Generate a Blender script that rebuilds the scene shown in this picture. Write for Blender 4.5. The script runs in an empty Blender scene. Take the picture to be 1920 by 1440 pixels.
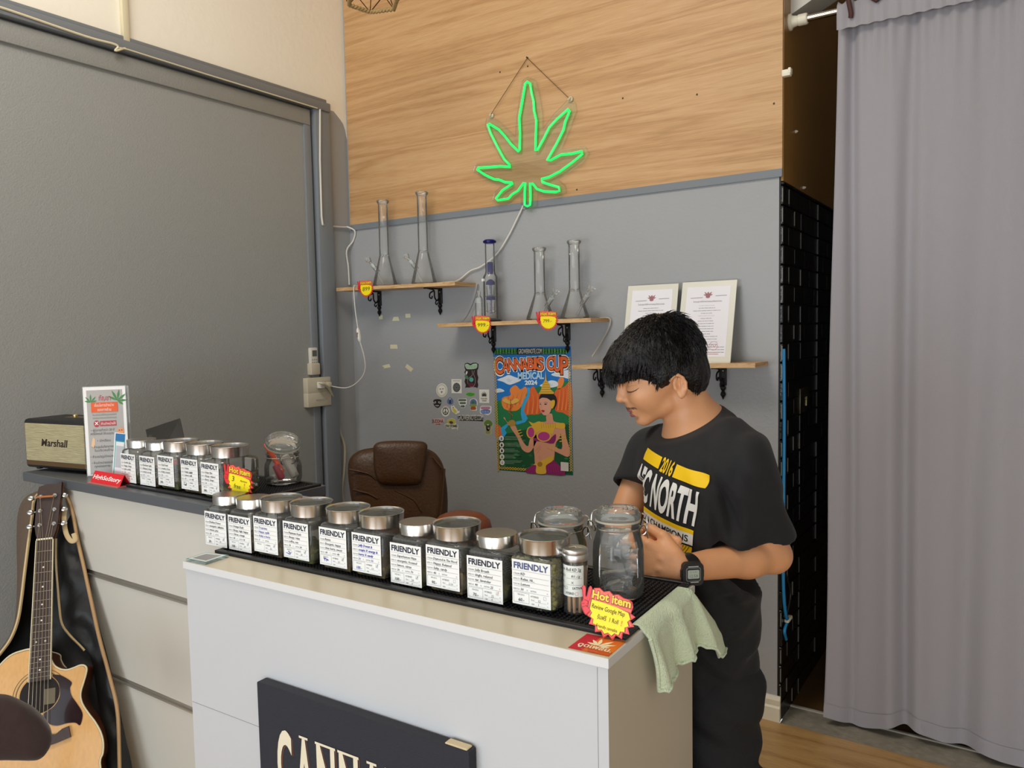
import bpy, bmesh, math, random
import numpy as np
from mathutils import Vector, Matrix, noise
from mathutils.geometry import tessellate_polygon
random.seed(7); np.random.seed(7)
PI = math.pi
sc = bpy.context.scene
COL = sc.collection
# ------------------------------------------------------------------ camera
YAW, PITCH, ROLL, FPX, EYE = 0.593089932, 0.0669172948, -0.0192328611, 1442.98, 1.55
def cam_rows():
    cy, sy = math.cos(YAW), math.sin(YAW); cp, sp = math.cos(PITCH), math.sin(PITCH); cr, sr = math.cos(ROLL), math.sin(ROLL)
    A = np.array([[cy, sy, 0], [-sy, cy, 0], [0, 0, 1]]); B = np.array([[1, 0, 0], [0, 0, -1], [0, 1, 0]])
    return np.array([[cr, -sr, 0], [sr, cr, 0], [0, 0, 1]]) @ np.array([[1, 0, 0], [0, cp, -sp], [0, sp, cp]]) @ B @ A
RC = cam_rows(); CAMP = np.array([0, 0, EYE])
cd = bpy.data.cameras.new('camera'); cam = bpy.data.objects.new('camera', cd); COL.objects.link(cam)
cd.sensor_width = 36; cd.lens = FPX / 1920 * 36; cd.clip_start = .05; cd.clip_end = 100
M = Matrix(((RC[0][0], -RC[1][0], -RC[2][0], 0), (RC[0][1], -RC[1][1], -RC[2][1], 0), (RC[0][2], -RC[1][2], -RC[2][2], EYE), (0, 0, 0, 1)))
cam.matrix_world = M; sc.camera = cam
# ------------------------------------------------------------------ world, daylight, exposure
sc.view_settings.view_transform = 'Standard'; sc.view_settings.look = 'None'; sc.view_settings.gamma = 1
sc.view_settings.use_curve_mapping = False
sc.view_settings.exposure = 0.0
cy_ = sc.cycles
cy_.use_denoising = True; cy_.max_bounces = 10; cy_.transparent_max_bounces = 48; cy_.transmission_bounces = 10
cy_.diffuse_bounces = 4; cy_.glossy_bounces = 5; cy_.caustics_reflective = False; cy_.caustics_refractive = False
cy_.sample_clamp_indirect = 6
w = bpy.data.worlds.new('daylight_sky'); sc.world = w; w.use_nodes = True
w.node_tree.nodes['Background'].inputs[0].default_value = (.80, .90, 1, 1)
w.node_tree.nodes['Background'].inputs[1].default_value = 1.2
def area(name, loc, size, power, col, direction):
    l = bpy.data.lights.new(name, 'AREA'); l.shape = 'RECTANGLE'; l.size, l.size_y = size; l.energy = power; l.color = col
    o = bpy.data.objects.new(name, l); COL.objects.link(o); o.location = loc
    o.rotation_euler = Vector(direction).to_track_quat('-Z', 'Y').to_euler(); return o
# daylight entering the open shop front behind the camera, in two bays
area('daylight_bay_left', (-1.75, -2.9, .8), (2.2, 1.4), 66, (.90, .95, 1), (-.08, 1, .08))
area('daylight_bay_right', (1.2, -2.9, .8), (2.4, 1.4), 52, (.90, .95, 1), (-.1, 1, .08))
# warm ceiling tube over the shop floor
area('ceiling_light_strip', (-1.7, .5, 3.85), (1.6, .6), 46, (1, .93, .83), (-.25, .3, -1))
# ------------------------------------------------------------------ sight helpers: where a sight line of the photo meets a real plane
def ray(x, y): return RC.T @ np.array([x - 960, y - 720, FPX])
def atz(x, y, z): d = ray(x, y); return Vector(CAMP + d * (z - EYE) / d[2])
def aty(x, y, Y): d = ray(x, y); return Vector(CAMP + d * Y / d[1])
def atx(x, y, X): d = ray(x, y); return Vector(CAMP + d * X / d[0])
def atd(x, y, D): d = ray(x, y); return Vector(CAMP + d * D / (RC[2] @ d))
# ------------------------------------------------------------------ materials
def lin(h):
    if isinstance(h, str):
        c = [int(h[i:i + 2], 16) / 255 for i in (0, 2, 4)]
        return tuple(v / 12.92 if v <= .04045 else ((v + .055) / 1.055) ** 2.4 for v in c)
    return h
MATS = {}
def mat(name, col, rough=.5, metal=0., bump=0., bscale=60., var=0., vscale=6., spec=.5, coat=0., emit=None, estr=0., sss=0., alpha=1., stretch=None, sheen=0.):
    if name in MATS: return MATS[name]
    m = bpy.data.materials.new(name); m.use_nodes = True; N = m.node_tree.nodes; L = m.node_tree.links
    b = N['Principled BSDF']; c = lin(col)
    b.inputs['Base Color'].default_value = (*c, 1); b.inputs['Roughness'].default_value = rough; b.inputs['Metallic'].default_value = metal
    b.inputs['Specular IOR Level'].default_value = spec; b.inputs['Coat Weight'].default_value = coat
    if sss: b.inputs['Subsurface Weight'].default_value = sss; b.inputs['Subsurface Scale'].default_value = .006; b.inputs['Subsurface Radius'].default_value = (1, .35, .2)
    if sheen: b.inputs['Sheen Weight'].default_value = sheen
    if emit: b.inputs['Emission Color'].default_value = (*lin(emit), 1); b.inputs['Emission Strength'].default_value = estr
    if alpha < 1: b.inputs['Alpha'].default_value = alpha
    if bump or var:
        tc = N.new('ShaderNodeTexCoord'); mp = N.new('ShaderNodeMapping'); L.new(tc.outputs['Object'], mp.inputs[0])
        if stretch: mp.inputs['Scale'].default_value = stretch
    if var:
        n = N.new('ShaderNodeTexNoise'); n.inputs['Scale'].default_value = vscale; n.inputs['Detail'].default_value = 5; L.new(mp.outputs[0], n.inputs['Vector'])
        r = N.new('ShaderNodeMix'); r.data_type = 'RGBA'; L.new(n.outputs['Fac'], r.inputs[0])
        r.inputs[6].default_value = (*[v * (1 - var) for v in c], 1); r.inputs[7].default_value = (*[min(1, v * (1 + var)) for v in c], 1)
        L.new(r.outputs[2], b.inputs['Base Color'])
    if bump:
        n = N.new('ShaderNodeTexNoise'); n.inputs['Scale'].default_value = bscale; n.inputs['Detail'].default_value = 4; L.new(mp.outputs[0], n.inputs['Vector'])
        u = N.new('ShaderNodeBump'); u.inputs['Strength'].default_value = bump; u.inputs['Distance'].default_value = .004
        L.new(n.outputs['Fac'], u.inputs['Height']); L.new(u.outputs[0], b.inputs['Normal'])
    MATS[name] = m; return m
def glass(name, tint=(.96, .98, .97), edge=.55, rough=.02, body=0., bodycol=(.8, .85, .85)):
    """thin clear sheet: mostly lets light through, mirrors at grazing angles, a longer way through the wall near the outline"""
    if name in MATS: return MATS[name]
    m = bpy.data.materials.new(name); m.use_nodes = True; N = m.node_tree.nodes; L = m.node_tree.links; N.remove(N['Principled BSDF'])
    out = N['Material Output']; tr = N.new('ShaderNodeBsdfTransparent'); gl = N.new('ShaderNodeBsdfGlossy'); gl.inputs['Roughness'].default_value = rough
    lw = N.new('ShaderNodeLayerWeight'); lw.inputs[0].default_value = .35
    pw = N.new('ShaderNodeMath'); pw.operation = 'POWER'; pw.inputs[1].default_value = 3.; L.new(lw.outputs['Facing'], pw.inputs[0])
    mx = N.new('ShaderNodeMix'); mx.data_type = 'RGBA'; L.new(pw.outputs[0], mx.inputs[0])
    mx.inputs[6].default_value = (*tint, 1); mx.inputs[7].default_value = (*[t * edge for t in tint], 1); L.new(mx.outputs[2], tr.inputs[0])
    fr = N.new('ShaderNodeFresnel'); fr.inputs[0].default_value = 1.36
    ms = N.new('ShaderNodeMixShader'); L.new(fr.outputs[0], ms.inputs[0]); L.new(tr.outputs[0], ms.inputs[1]); L.new(gl.outputs[0], ms.inputs[2])
    last = ms
    if body:
        df = N.new('ShaderNodeBsdfDiffuse'); df.inputs[0].default_value = (*bodycol, 1); m2 = N.new('ShaderNodeMixShader'); m2.inputs[0].default_value = body
        L.new(ms.outputs[0], m2.inputs[1]); L.new(df.outputs[0], m2.inputs[2]); last = m2
    L.new(last.outputs[0], out.inputs[0]); MATS[name] = m; return m
def ink(h, rough=.55): return mat('print_' + h, h, rough)
# ------------------------------------------------------------------ mesh builder
class Sheet:
    """a flat frame: origin, right, up; layers of print lie a hair apart along the normal"""
    def __init__(s, o, ex, ey, eps=.00035):
        s.o = Vector(o); s.x = Vector(ex).normalized(); s.y = Vector(ey).normalized(); s.n = s.x.cross(s.y).normalized(); s.e = eps
    def p(s, x, y, k=0): return s.o + s.x * x + s.y * y + s.n * (k * s.e)
TXT = {}
def text_geo(t, bold=0., res=3):
    key = (t, bold, res)
    if key in TXT: return TXT[key]
    c = bpy.data.curves.new('t', 'FONT'); c.body = t; c.size = 1; c.offset = bold; c.resolution_u = res; c.fill_mode = 'FRONT'
    o = bpy.data.objects.new('t', c); me = bpy.data.meshes.new_from_object(o)
    V = [(v.co.x, v.co.y) for v in me.vertices]; F = [tuple(p.vertices) for p in me.polygons]
    bpy.data.objects.remove(o); bpy.data.curves.remove(c); bpy.data.meshes.remove(me)
    if not V: V = [(0, 0)]
    x0 = min(v[0] for v in V); x1 = max(v[0] for v in V); y0 = min(v[1] for v in V); y1 = max(v[1] for v in V)
    TXT[key] = (V, F, (x0, y0, max(x1 - x0, 1e-4), max(y1 - y0, 1e-4))); return TXT[key]
def frame(z, up=(0, 0, 1)):
    z = Vector(z).normalized(); up = Vector(up)
    if abs(z.dot(up)) > .98: up = Vector((1, 0, 0))
    x = up.cross(z).normalized(); y = z.cross(x); return Matrix((x, y, z)).transposed()
def TM(loc=(0, 0, 0), rz=0, rx=0, ry=0): return Matrix.Translation(loc) @ Matrix.Rotation(rz, 4, 'Z') @ Matrix.Rotation(ry, 4, 'Y') @ Matrix.Rotation(rx, 4, 'X')
def ell(cx, cy, rx, ry, n=24, a0=0, a1=2 * PI): return [(cx + rx * math.cos(a0 + (a1 - a0) * i / n), cy + ry * math.sin(a0 + (a1 - a0) * i / n)) for i in range(n if abs(a1 - a0 - 2 * PI) < 1e-6 else n + 1)]
def rrect(x0, y0, x1, y1, r, n=4):
    P = []
    for cx, cy, a in ((x1 - r, y1 - r, 0), (x0 + r, y1 - r, PI / 2), (x0 + r, y0 + r, PI), (x1 - r, y0 + r, 1.5 * PI)):
        P += [(cx + r * math.cos(a + PI / 2 * i / n), cy + r * math.sin(a + PI / 2 * i / n)) for i in range(n + 1)]
    return P
def spline(P, n=8, closed=False):
    P = [Vector(p) for p in P]; out = []; m = len(P)
    for i in range(m if closed else m - 1):
        g = (lambda k: P[k % m]) if closed else (lambda k: P[max(0, min(m - 1, k))])
        a, b, c, d = g(i - 1), g(i), g(i + 1), g(i + 2)
        for j in range(n):
            t = j / n; out.append(.5 * ((2 * b) + (c - a) * t + (2 * a - 5 * b + 4 * c - d) * t * t + (3 * b - a - 3 * c + d) * t ** 3))
    if not closed: out.append(P[-1])
    return out
def spl2(P, n=6, closed=True): return [(v.x, v.y) for v in spline([(p[0], p[1], 0) for p in P], n, closed)]
class MB:
    def __init__(s, m=None): s.V = []; s.F = []; s.I = []; s.M = []; s.cur = 0; s.T = None; s.m(m) if m else None
    def m(s, m):
        if m not in s.M: s.M.append(m)
        s.cur = s.M.index(m); return s
    def add(s, V, F):
        k = len(s.V)
        s.V += [tuple(s.T @ Vector(v)) for v in V] if s.T is not None else [tuple(v) for v in V]
        s.F += [tuple(i + k for i in f) for f in F]; s.I += [s.cur] * len(F); return s
    def box(s, c, size, R=None, bev=0, seg=2):
        hx, hy, hz = size[0] / 2, size[1] / 2, size[2] / 2; c = Vector(c)
        if bev:
            bm = bmesh.new(); bmesh.ops.create_cube(bm, size=1)
            for v in bm.verts: v.co = Vector((v.co.x * size[0], v.co.y * size[1], v.co.z * size[2]))
            bmesh.ops.bevel(bm, geom=bm.edges[:], offset=min(bev, min(size) * .49), segments=seg, profile=.5, affect='EDGES')
            bm.verts.index_update(); V = [v.co.copy() for v in bm.verts]; F = [tuple(v.index for v in f.verts) for f in bm.faces]; bm.free()
        else:
            V = [Vector((x * hx, y * hy, z * hz)) for x in (-1, 1) for y in (-1, 1) for z in (-1, 1)]
            F = [(0, 1, 3, 2), (4, 6, 7, 5), (0, 4, 5, 1), (2, 3, 7, 6), (0, 2, 6, 4), (1, 5, 7, 3)]
        if R is not None: V = [R @ v for v in V]
        return s.add([c + v for v in V], F)
    def bb(s, lo, hi, bev=0, seg=2): return s.box([(a + b) / 2 for a, b in zip(lo, hi)], [abs(b - a) for a, b in zip(lo, hi)], None, bev, seg)
    def lathe(s, prof, n=32, o=(0, 0, 0), R=None, cap0=True, cap1=True, sx=1, sy=1):
        V = []; F = []; o = Vector(o)
        for r, z in prof:
            for i in range(n):
                a = 2 * PI * i / n; v = Vector((r * math.cos(a) * sx, r * math.sin(a) * sy, z)); V.append(o + (R @ v if R is not None else v))
        for j in range(len(prof) - 1):
            for i in range(n): F.append((j * n + i, j * n + (i + 1) % n, (j + 1) * n + (i + 1) % n, (j + 1) * n + i))
        if cap0: F.append(tuple(reversed(range(n))))
        if cap1: F.append(tuple((len(prof) - 1) * n + i for i in range(n)))
        return s.add(V, F)
    def rings(s, R, cap=True, closed=False):
        """skin a list of rings of equal length"""
        n = len(R[0]); V = [v for r in R for v in r]; F = []
        for j in range(len(R) - (0 if closed else 1)):
            a = j * n; b = ((j + 1) % len(R)) * n
            for i in range(n): F.append((a + i, a + (i + 1) % n, b + (i + 1) % n, b + i))
        if cap and not closed: F.append(tuple(reversed(range(n)))); F.append(tuple(range((len(R) - 1) * n, len(R) * n)))
        return s.add(V, F)
    def tube(s, P, r, n=8, cap=True, closed=False, flat=1.):
        P = [Vector(p) for p in P]; m = len(P); rs = r if isinstance(r, (list, tuple)) else [r] * m; R = []; x = None
        for i, p in enumerate(P):
            d = (P[(i + 1) % m] - P[i - 1]) if closed else (P[min(i + 1, m - 1)] - P[max(i - 1, 0)])
            if d.length < 1e-9: d = Vector((0, 0, 1))
            d.normalize()
            if x is None: x = frame(d).col[0].copy()
            x = (x - d * x.dot(d))
            if x.length < 1e-6: x = frame(d).col[0].copy()
            x.normalize(); y = d.cross(x)
            R.append([p + (x * math.cos(2 * PI * k / n) + y * math.sin(2 * PI * k / n) * flat) * rs[i] for k in range(n)])
        return s.rings(R, cap, closed)
    def tess(s, P):
        return tessellate_polygon([[Vector((p[0], p[1], 0)) for p in P]])
    def poly(s, sh, P, k=0, m=None):
        if m: s.m(m)
        V = [sh.p(x, y, k) for x, y in P]; T = s.tess(P); F = []
        for t in T:
            a, b, c = [P[i] for i in t]; ar = (b[0] - a[0]) * (c[1] - a[1]) - (b[1] - a[1]) * (c[0] - a[0])
            F.append(tuple(t) if ar > 0 else tuple(reversed(t)))
        return s.add(V, F)
    def rect(s, sh, x0, y0, x1, y1, k=0, m=None): return s.poly(sh, [(x0, y0), (x1, y0), (x1, y1), (x0, y1)], k, m)
    def line(s, sh, P, wd, k=0, m=None, taper=False):
        if m: s.m(m)
        V = []; F = []; n = len(P)
        for i, p in enumerate(P):
            a = P[max(0, i - 1)]; b = P[min(n - 1, i + 1)]; dx, dy = b[0] - a[0], b[1] - a[1]; l = math.hypot(dx, dy) or 1; ww = wd / 2 * ((1 - .8 * i / (n - 1)) if taper else 1)
            V += [sh.p(p[0] - dy / l * ww, p[1] + dx / l * ww, k), sh.p(p[0] + dy / l * ww, p[1] - dx / l * ww, k)]
        for i in range(n - 1): F.append((2 * i, 2 * i + 1, 2 * i + 3, 2 * i + 2))
        return s.add(V, F)
    def prism(s, sh, P, k0, k1, m=None):
        """outline extruded from height k0 to k1 (metres) along the sheet normal"""
        if m: s.m(m)
        ar = sum(P[i - 1][0] * P[i][1] - P[i][0] * P[i - 1][1] for i in range(len(P)))
        if ar < 0: P = list(reversed(P))
        n = len(P); V = [sh.p(x, y) + sh.n * k0 for x, y in P] + [sh.p(x, y) + sh.n * k1 for x, y in P]; F = []
        for t in s.tess(P):
            a, b, c = [P[i] for i in t]
            if (b[0] - a[0]) * (c[1] - a[1]) - (b[1] - a[1]) * (c[0] - a[0]) < 0: t = tuple(reversed(t))
            F += [tuple(i + n for i in t), tuple(reversed(t))]
        F += [(i, (i + 1) % n, n + (i + 1) % n, n + i) for i in range(n)]
        return s.add(V, F)
    def text(s, sh, t, x, y, h, m=None, k=1, w=None, bold=0., al='l', shear=0., wmax=None, fn=None, res=3, rot=0.):
        """h: height of a capital. fn bends the finished 2-D points"""
        if m: s.m(m)
        V, F, (x0, y0, W, H) = text_geo(t, bold, res); sy = h / .72; sx = sy if w is None else w / W
        if wmax and W * sx > wmax: sx = wmax / W
        off = {'l': 0, 'c': -W * sx / 2, 'r': -W * sx}[al]; P = []
        cr, sr = math.cos(rot), math.sin(rot)
        for a, b in V:
            px, py = off + (a - x0) * sx + shear * b * sy, b * sy
            px, py = x + px * cr - py * sr, y + px * sr + py * cr
            if fn: px, py = fn(px, py)
            P.append(sh.p(px, py, k))
        return s.add(P, F)
    def build(s, name, parent=None, smooth=35, local=False, mod=None):
        me = bpy.data.meshes.new(name)
        V = s.V
        if parent is not None and not local and parent.name in WINV: Wi = WINV[parent.name]; V = [tuple(Wi @ Vector(v)) for v in V]
        me.from_pydata(V, [], s.F); me.polygons.foreach_set('material_index', s.I)
        for m in s.M: me.materials.append(m)
        if smooth: me.polygons.foreach_set('use_smooth', [True] * len(s.F)); me.set_sharp_from_angle(angle=math.radians(smooth))
        me.update(); o = bpy.data.objects.new(name, me); COL.objects.link(o)
        if parent is not None: o.parent = parent; WINV[o.name] = WINV.get(parent.name, Matrix())
        return o
WINV = {}
def thing(name, label, cat, loc=(0, 0, 0), rz=0., group=None, mtx=None):
    o = bpy.data.objects.new(name, None); COL.objects.link(o); o.empty_display_size = .05
    o.matrix_world = mtx if mtx is not None else TM(loc, rz)
    WINV[o.name] = (mtx if mtx is not None else TM(loc, rz)).inverted()
    o['label'] = label; o['category'] = cat
    if group: o['group'] = group
    return o
def tag(o, label, cat, group=None):
    o['label'] = label; o['category'] = cat
    if group: o['group'] = group
    return o
def struct(o): o['kind'] = 'structure'; return o
def copy_tree(o, parent=None):
    c = o.copy(); COL.objects.link(c); c.parent = parent
    WINV[c.name] = WINV.get(o.name, Matrix())
    for ch in [x for x in o.children]: copy_tree(ch, c)
    return c
# ------------------------------------------------------------------ the setting
XL, YB, XR, ZW = -3.072, 3.015, -.787, 2.145
GREY = mat('grey_wall_paint', '9fa1a3', .42, bump=.25, bscale=70, var=.05, vscale=1.2)
GREYD = mat('grey_partition_paint', '969896', .5, bump=.35, bscale=160, var=.05, vscale=.9)
TRIMG = mat('grey_trim_paint', '7c8288', .3, bump=.15, bscale=40)
CREAM = mat('cream_wall_paint', 'f4eedf', .7, bump=.3, bscale=30, var=.05, vscale=2)
WHITE = mat('white_plaster', 'e4e2dc', .8)
def wood(name, c0, c1, c2, scale=(1, 1, 14), rough=.45, ds=1.6, bump=.1, ang=0.):
    m = bpy.data.materials.new(name); m.use_nodes = True; N = m.node_tree.nodes; L = m.node_tree.links; b = N['Principled BSDF']
    tc = N.new('ShaderNodeTexCoord'); mp = N.new('ShaderNodeMapping'); mp.inputs['Scale'].default_value = scale; mp.inputs['Rotation'].default_value = (0, ang, 0)
    L.new(tc.outputs['Object'], mp.inputs[0])
    n1 = N.new('ShaderNodeTexNoise'); n1.inputs['Scale'].default_value = ds; n1.inputs['Detail'].default_value = 3; n1.inputs['Distortion'].default_value = .6; L.new(mp.outputs[0], n1.inputs['Vector'])
    ma = N.new('ShaderNodeMath'); ma.operation = 'MULTIPLY'; ma.inputs[1].default_value = 9; L.new(n1.outputs['Fac'], ma.inputs[0])
    fr = N.new('ShaderNodeMath'); fr.operation = 'PINGPONG'; fr.inputs[1].default_value = 1; L.new(ma.outputs[0], fr.inputs[0])
    n2 = N.new('ShaderNodeTexNoise'); n2.inputs['Scale'].default_value = ds * 22; n2.inputs['Detail'].default_value = 6; L.new(mp.outputs[0], n2.inputs['Vector'])
    mm = N.new('ShaderNodeMix'); mm.data_type = 'FLOAT'; mm.inputs[0].default_value = .66; L.new(fr.outputs[0], mm.inputs[2]); L.new(n2.outputs['Fac'], mm.inputs[3])
    cr = N.new('ShaderNodeValToRGB'); e = cr.color_ramp.elements; e[0].color = (*lin(c0), 1); e[0].position = .26; e[1].color = (*lin(c2), 1); e[1].position = .76
    q = e.new(.48); q.color = (*lin(c1), 1); L.new(mm.outputs[0], cr.inputs[0]); L.new(cr.outputs[0], b.inputs['Base Color']); b.inputs['Roughness'].default_value = rough
    u = N.new('ShaderNodeBump'); u.inputs['Strength'].default_value = bump; u.inputs['Distance'].default_value = .002; L.new(mm.outputs[0], u.inputs['Height']); L.new(u.outputs[0], b.inputs['Normal'])
    MATS[name] = m; return m
CLAD = wood('oak_laminate_cladding', 'b08658', 'c29868', 'cda679', (.42, 1, 11), .5, 1.15, .12, ang=.13)
FLOORW = wood('floor_laminate', '96703f', 'b08a56', 'bd9864', (.5, 5, 1), .35, 1.6, .1)
b = MB(FLOORW); b.bb((XL - .2, -3.6, -.05), (2.6, 3.0, 0)); struct(b.build('floor', smooth=0))
CONC = mat('bare_concrete', '8e877a', .9, bump=.9, bscale=45, var=.35, vscale=30)
b = MB(CONC); b.bb((XR, 3.0, -.05), (2.6, 3.17, -.006)); struct(b.build('trim_1', smooth=0))
b = MB(mat('threshold_strip', 'b9b2a4', .5)); b.bb((XR, 3.168, -.05), (2.6, 3.18, 0)); struct(b.build('trim_2', smooth=0))
b = MB(mat('passage_floor_boards', '5b4023', .5, var=.3, vscale=8)); b.bb((XR, 3.18, -.05), (2.6, 6.2, -.002)); struct(b.build('floor_passage', smooth=0))
# back wall: grey paint below, oak-look cladding above, its end return to the passage
b = MB(GREY); b.bb((XL - .2, YB, 0), (XR - .012, YB + .12, 3.95)); wb = struct(b.build('wall_back', smooth=0))
b = MB(CLAD); b.bb((XL + .012, YB - .006, ZW), (XR, YB, 3.95)); b.build('oak_cladding', wb, 0)
b = MB(TRIMG); b.bb((XL + .012, YB - .0075, ZW - .028), (XR, YB, ZW)); b.bb((XL + .012, YB - .009, ZW - .03), (XR, YB, ZW - .028)); b.build('painted_edge_strip', wb, 0)
# little nail marks and specks on the cladding and a faint run of dirt below the first shelf
b = MB(ink('3a2a1c'))
sw = Sheet((0, YB - .0065, 0), (1, 0, 0), (0, 0, 1))
for q in ((939, 136), (991, 125), (1169, 185), (1452, 195), (1083, 356), (1308, 178)):
    p = aty(*q, YB); b.poly(sw, ell(p.x, p.z, .004, .0045, 8), 1)
b.build('nail_mark', wb, 0)
b = MB(mat('baseboard_cream', 'ddd6c2', .5)); P = [(0, 0), (-.018, 0), (-.018, .055), (-.012, .062), (-.014, .085), (-.006, .1), (0, .1)]
s_ = Sheet((XL, YB, 0), (0, 1, 0), (0, 0, 1)); b.prism(s_, P, 0, XR + .002 - XL); struct(b.build('baseboard_back', smooth=20))
# passage side wall: black rustic brick below, brown boards above
BLK = mat('black_gloss_brick_paint', '0c0c0c', .27, bump=.8, bscale=55, spec=.6)
b = MB(mat('black_mortar', '060606', .6)); b.bb((XR - .12, YB + .12, -.05), (XR - .004, 6.2, 3.95)); b.bb((XR - .012, YB, 0), (XR - .006, YB + .12, 3.95)); wp = struct(b.build('wall_passage', smooth=0))
b = MB(BLK); random.seed(3); rowh = .0745; z = .0; k = 0
while z < 2.1:
    y = YB + .001 - (.085 if k % 2 else 0); z1 = min(z + rowh - .003, 2.098)
    while y < 3.95:
        ln = .168; a = max(y, YB + .001); e = y + ln - .004
        if e - a > .01:
            t = random.uniform(.0, .0035); b.bb((XR - .011, a, z + .001), (XR + .002 + t, e, z1), .003, 1)
        y += ln
    z += rowh; k += 1
b.build('black_brick_facing', wp, 30)
b = MB(mat('painted_highlight_grey', '777770', .35))
random.seed(5)
for k in range(28):      # pale strips that paint the bevel highlights on the brick edges
    z = rowh * k
    for y in ((YB + .0835,) if k % 2 else (YB + .168,)):
        if random.random() < .85: b.bb((XR + .001, y - .0012, z + .012), (XR + .0048, y + .0003, z + rowh - .008))
    if random.random() < .9: b.bb((XR + .001, YB + .265, z + .004), (XR + .0055, YB + .268, z + rowh - .006))
    if random.random() < .7: b.bb((XR + .001, YB + .56, z + .004), (XR + .0065, YB + .566, z + rowh - .006))
    if random.random() < .75: b.bb((XR - .001, YB - .0008, z + .010), (XR + .0022, YB + .001, z + rowh - .012))
b.build('painted_brick_highlight', wp, 0)
BRN = mat('dark_brown_board', '936c38', .33, bump=.1, bscale=20, var=.15, vscale=3)
b = MB(BRN); b.bb((XR - .012, YB + .001, 2.1), (XR + .003, 3.282, 3.95)); b.bb((XR - .012, 3.285, 2.1), (XR + .002, 6.2, 3.95)); b.build('brown_board', wp, 0)
b = MB(mat('white_plaster_soffit', 'cfccc2', .8))   # sloping white soffit over the passage
b.add([(XR, 3.11, 2.735), (XR, 3.291, 2.755), (-.3, 3.291, 2.985), (-.3, 3.11, 2.965), (XR, 3.11, 3.05), (XR, 3.291, 3.05), (-.3, 3.291, 3.05), (-.3, 3.11, 3.05)], [(0, 1, 2, 3), (7, 6, 5, 4), (0, 3, 7, 4), (1, 5, 6, 2), (0, 4, 5, 1), (3, 2, 6, 7)]); b.bb((-.3, 3.11, 2.98), (2.6, 3.291, 3.05)); struct(b.build('ceiling_passage', smooth=0))
b = MB(mat('passage_dark_wall', '3a3a3a', .7)); b.bb((XR - .12, 6.2, -.05), (2.6, 6.3, 3.95)); struct(b.build('wall_far', smooth=0))
# left wall: grey below, cream above, with a framed grey partition
b = MB(GREY); b.bb((XL - .12, -3.6, 0), (XL, YB + .12, 2.73)); wl = struct(b.build('wall_left', smooth=0))
b = MB(CREAM); b.bb((XL - .12, -3.6, 2.73), (XL, YB + .12, 3.95)); b.build('cream_upper_wall', wl, 0)
b = MB(CREAM); b.poly(Sheet((XL + .0008, 0, 0), (0, -1, 0), (0, 0, 1)), [(-YB, 2.60), (-YB, 2.73), (-YB + .09, 2.73)] + [(-YB + .005 + .055 * (1 - math.cos(t)), 2.60 + .1 * math.sin(t)) for t in (1.3, .9, .5, .2)], 0)
b.build('chipped_cream_edge', wl, 0)
b = MB(GREYD); b.bb((XL, -3.4, .02), (XL + .012, 2.70, 2.62)); b.build('partition_panel', wl, 0)
b = MB(TRIMG); b.bb((XL, -3.4, 2.70), (XL + .05, 2.86, 2.745), .006); b.bb((XL, -3.4, 2.745), (XL + .02, 2.86, 2.77), .003); b.build('top_rail', wl)
b = MB(GREYD); b.bb((XL, -3.4, 2.615), (XL + .026, 2.74, 2.69), .003); b.build('upper_band', wl)
b = MB(TRIMG); b.bb((XL, 2.70, 0), (XL + .022, 2.745, 2.64), .004); b.bb((XL, 2.76, 0), (XL + .04, 2.86, 2.74), .006); b.build('door_post', wl)
b = MB(GREY); b.bb((-3.2, -3.6, 0), (-2.9, -3.5, 3.95)); b.bb((-.55, -3.6, 0), (-.1, -3.5, 3.95)); b.bb((2.45, -3.6, 0), (2.7, -3.5, 3.95)); b.bb((-3.2, -3.6, 3.0), (2.7, -3.5, 3.95)); struct(b.build('wall_front', smooth=0))
b = MB(CREAM); b.bb((2.6, -3.6, 0), (2.7, 6.3, 3.95)); struct(b.build('wall_right', smooth=0))
b = MB(WHITE); b.bb((XL - .12, -3.6, 3.95), (2.7, 6.3, 4.05)); struct(b.build('ceiling', smooth=0))
# ------------------------------------------------------------------ main counter
DC = .03; U = Vector((math.cos(DC), math.sin(DC), 0)); VV = Vector((-math.sin(DC), math.cos(DC), 0)); C0 = Vector((-.556, 1.088, 0))
def uvz(u, v, z): return C0 + U * u + VV * v + Vector((0, 0, z))
ZC = 1.02; LC = 1.112
CM = Matrix((U, VV, Vector((0, 0, 1)))).transposed().to_4x4(); CM.translation = C0
LAM = mat('white_laminate', 'c8cacd', .32, bump=.03, bscale=20, var=.03, vscale=3); LAMT = mat('cream_laminate_top', 'c9c0aa', .33, var=.05, vscale=5)
LAMS = mat('beige_laminate_side', 'c9c2b0', .35); LAMB = mat('white_edge_band', 'dcdcdc', .35)
t = thing('shop_counter', 'white laminate shop counter with cream top carrying the front row of jars', 'counter', mtx=CM)
b = MB(LAM); b.bb((-LC + .004, .003, 0), (-.02, .021, ZC - .0185)); b.build('front_panel', t, 0, True)
b = MB(mat('panel_seam', '8d8d8a', .6)); b.bb((-LC + .006, .0026, .6745), (-.03, .0035, .6757)); b.bb((-.0215, .0024, .0), (-.0205, .0035, ZC - .02)); b.build('panel_seam', t, 0, True)
b = MB(LAMS); b.bb((-.02, .003, 0), (-.002, .41, ZC - .0185)); b.m(LAMB); b.m(LAM); b.bb((-.0204, .0026, 0), (-.0016, .0034, ZC - .0186)); b.build('side_panel', t, 0, True)
b = MB(LAM); b.bb((-LC + .004, .021, 0), (-LC + .022, .41, ZC - .0185)); b.build('side_panel', t, 0, True)
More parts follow.
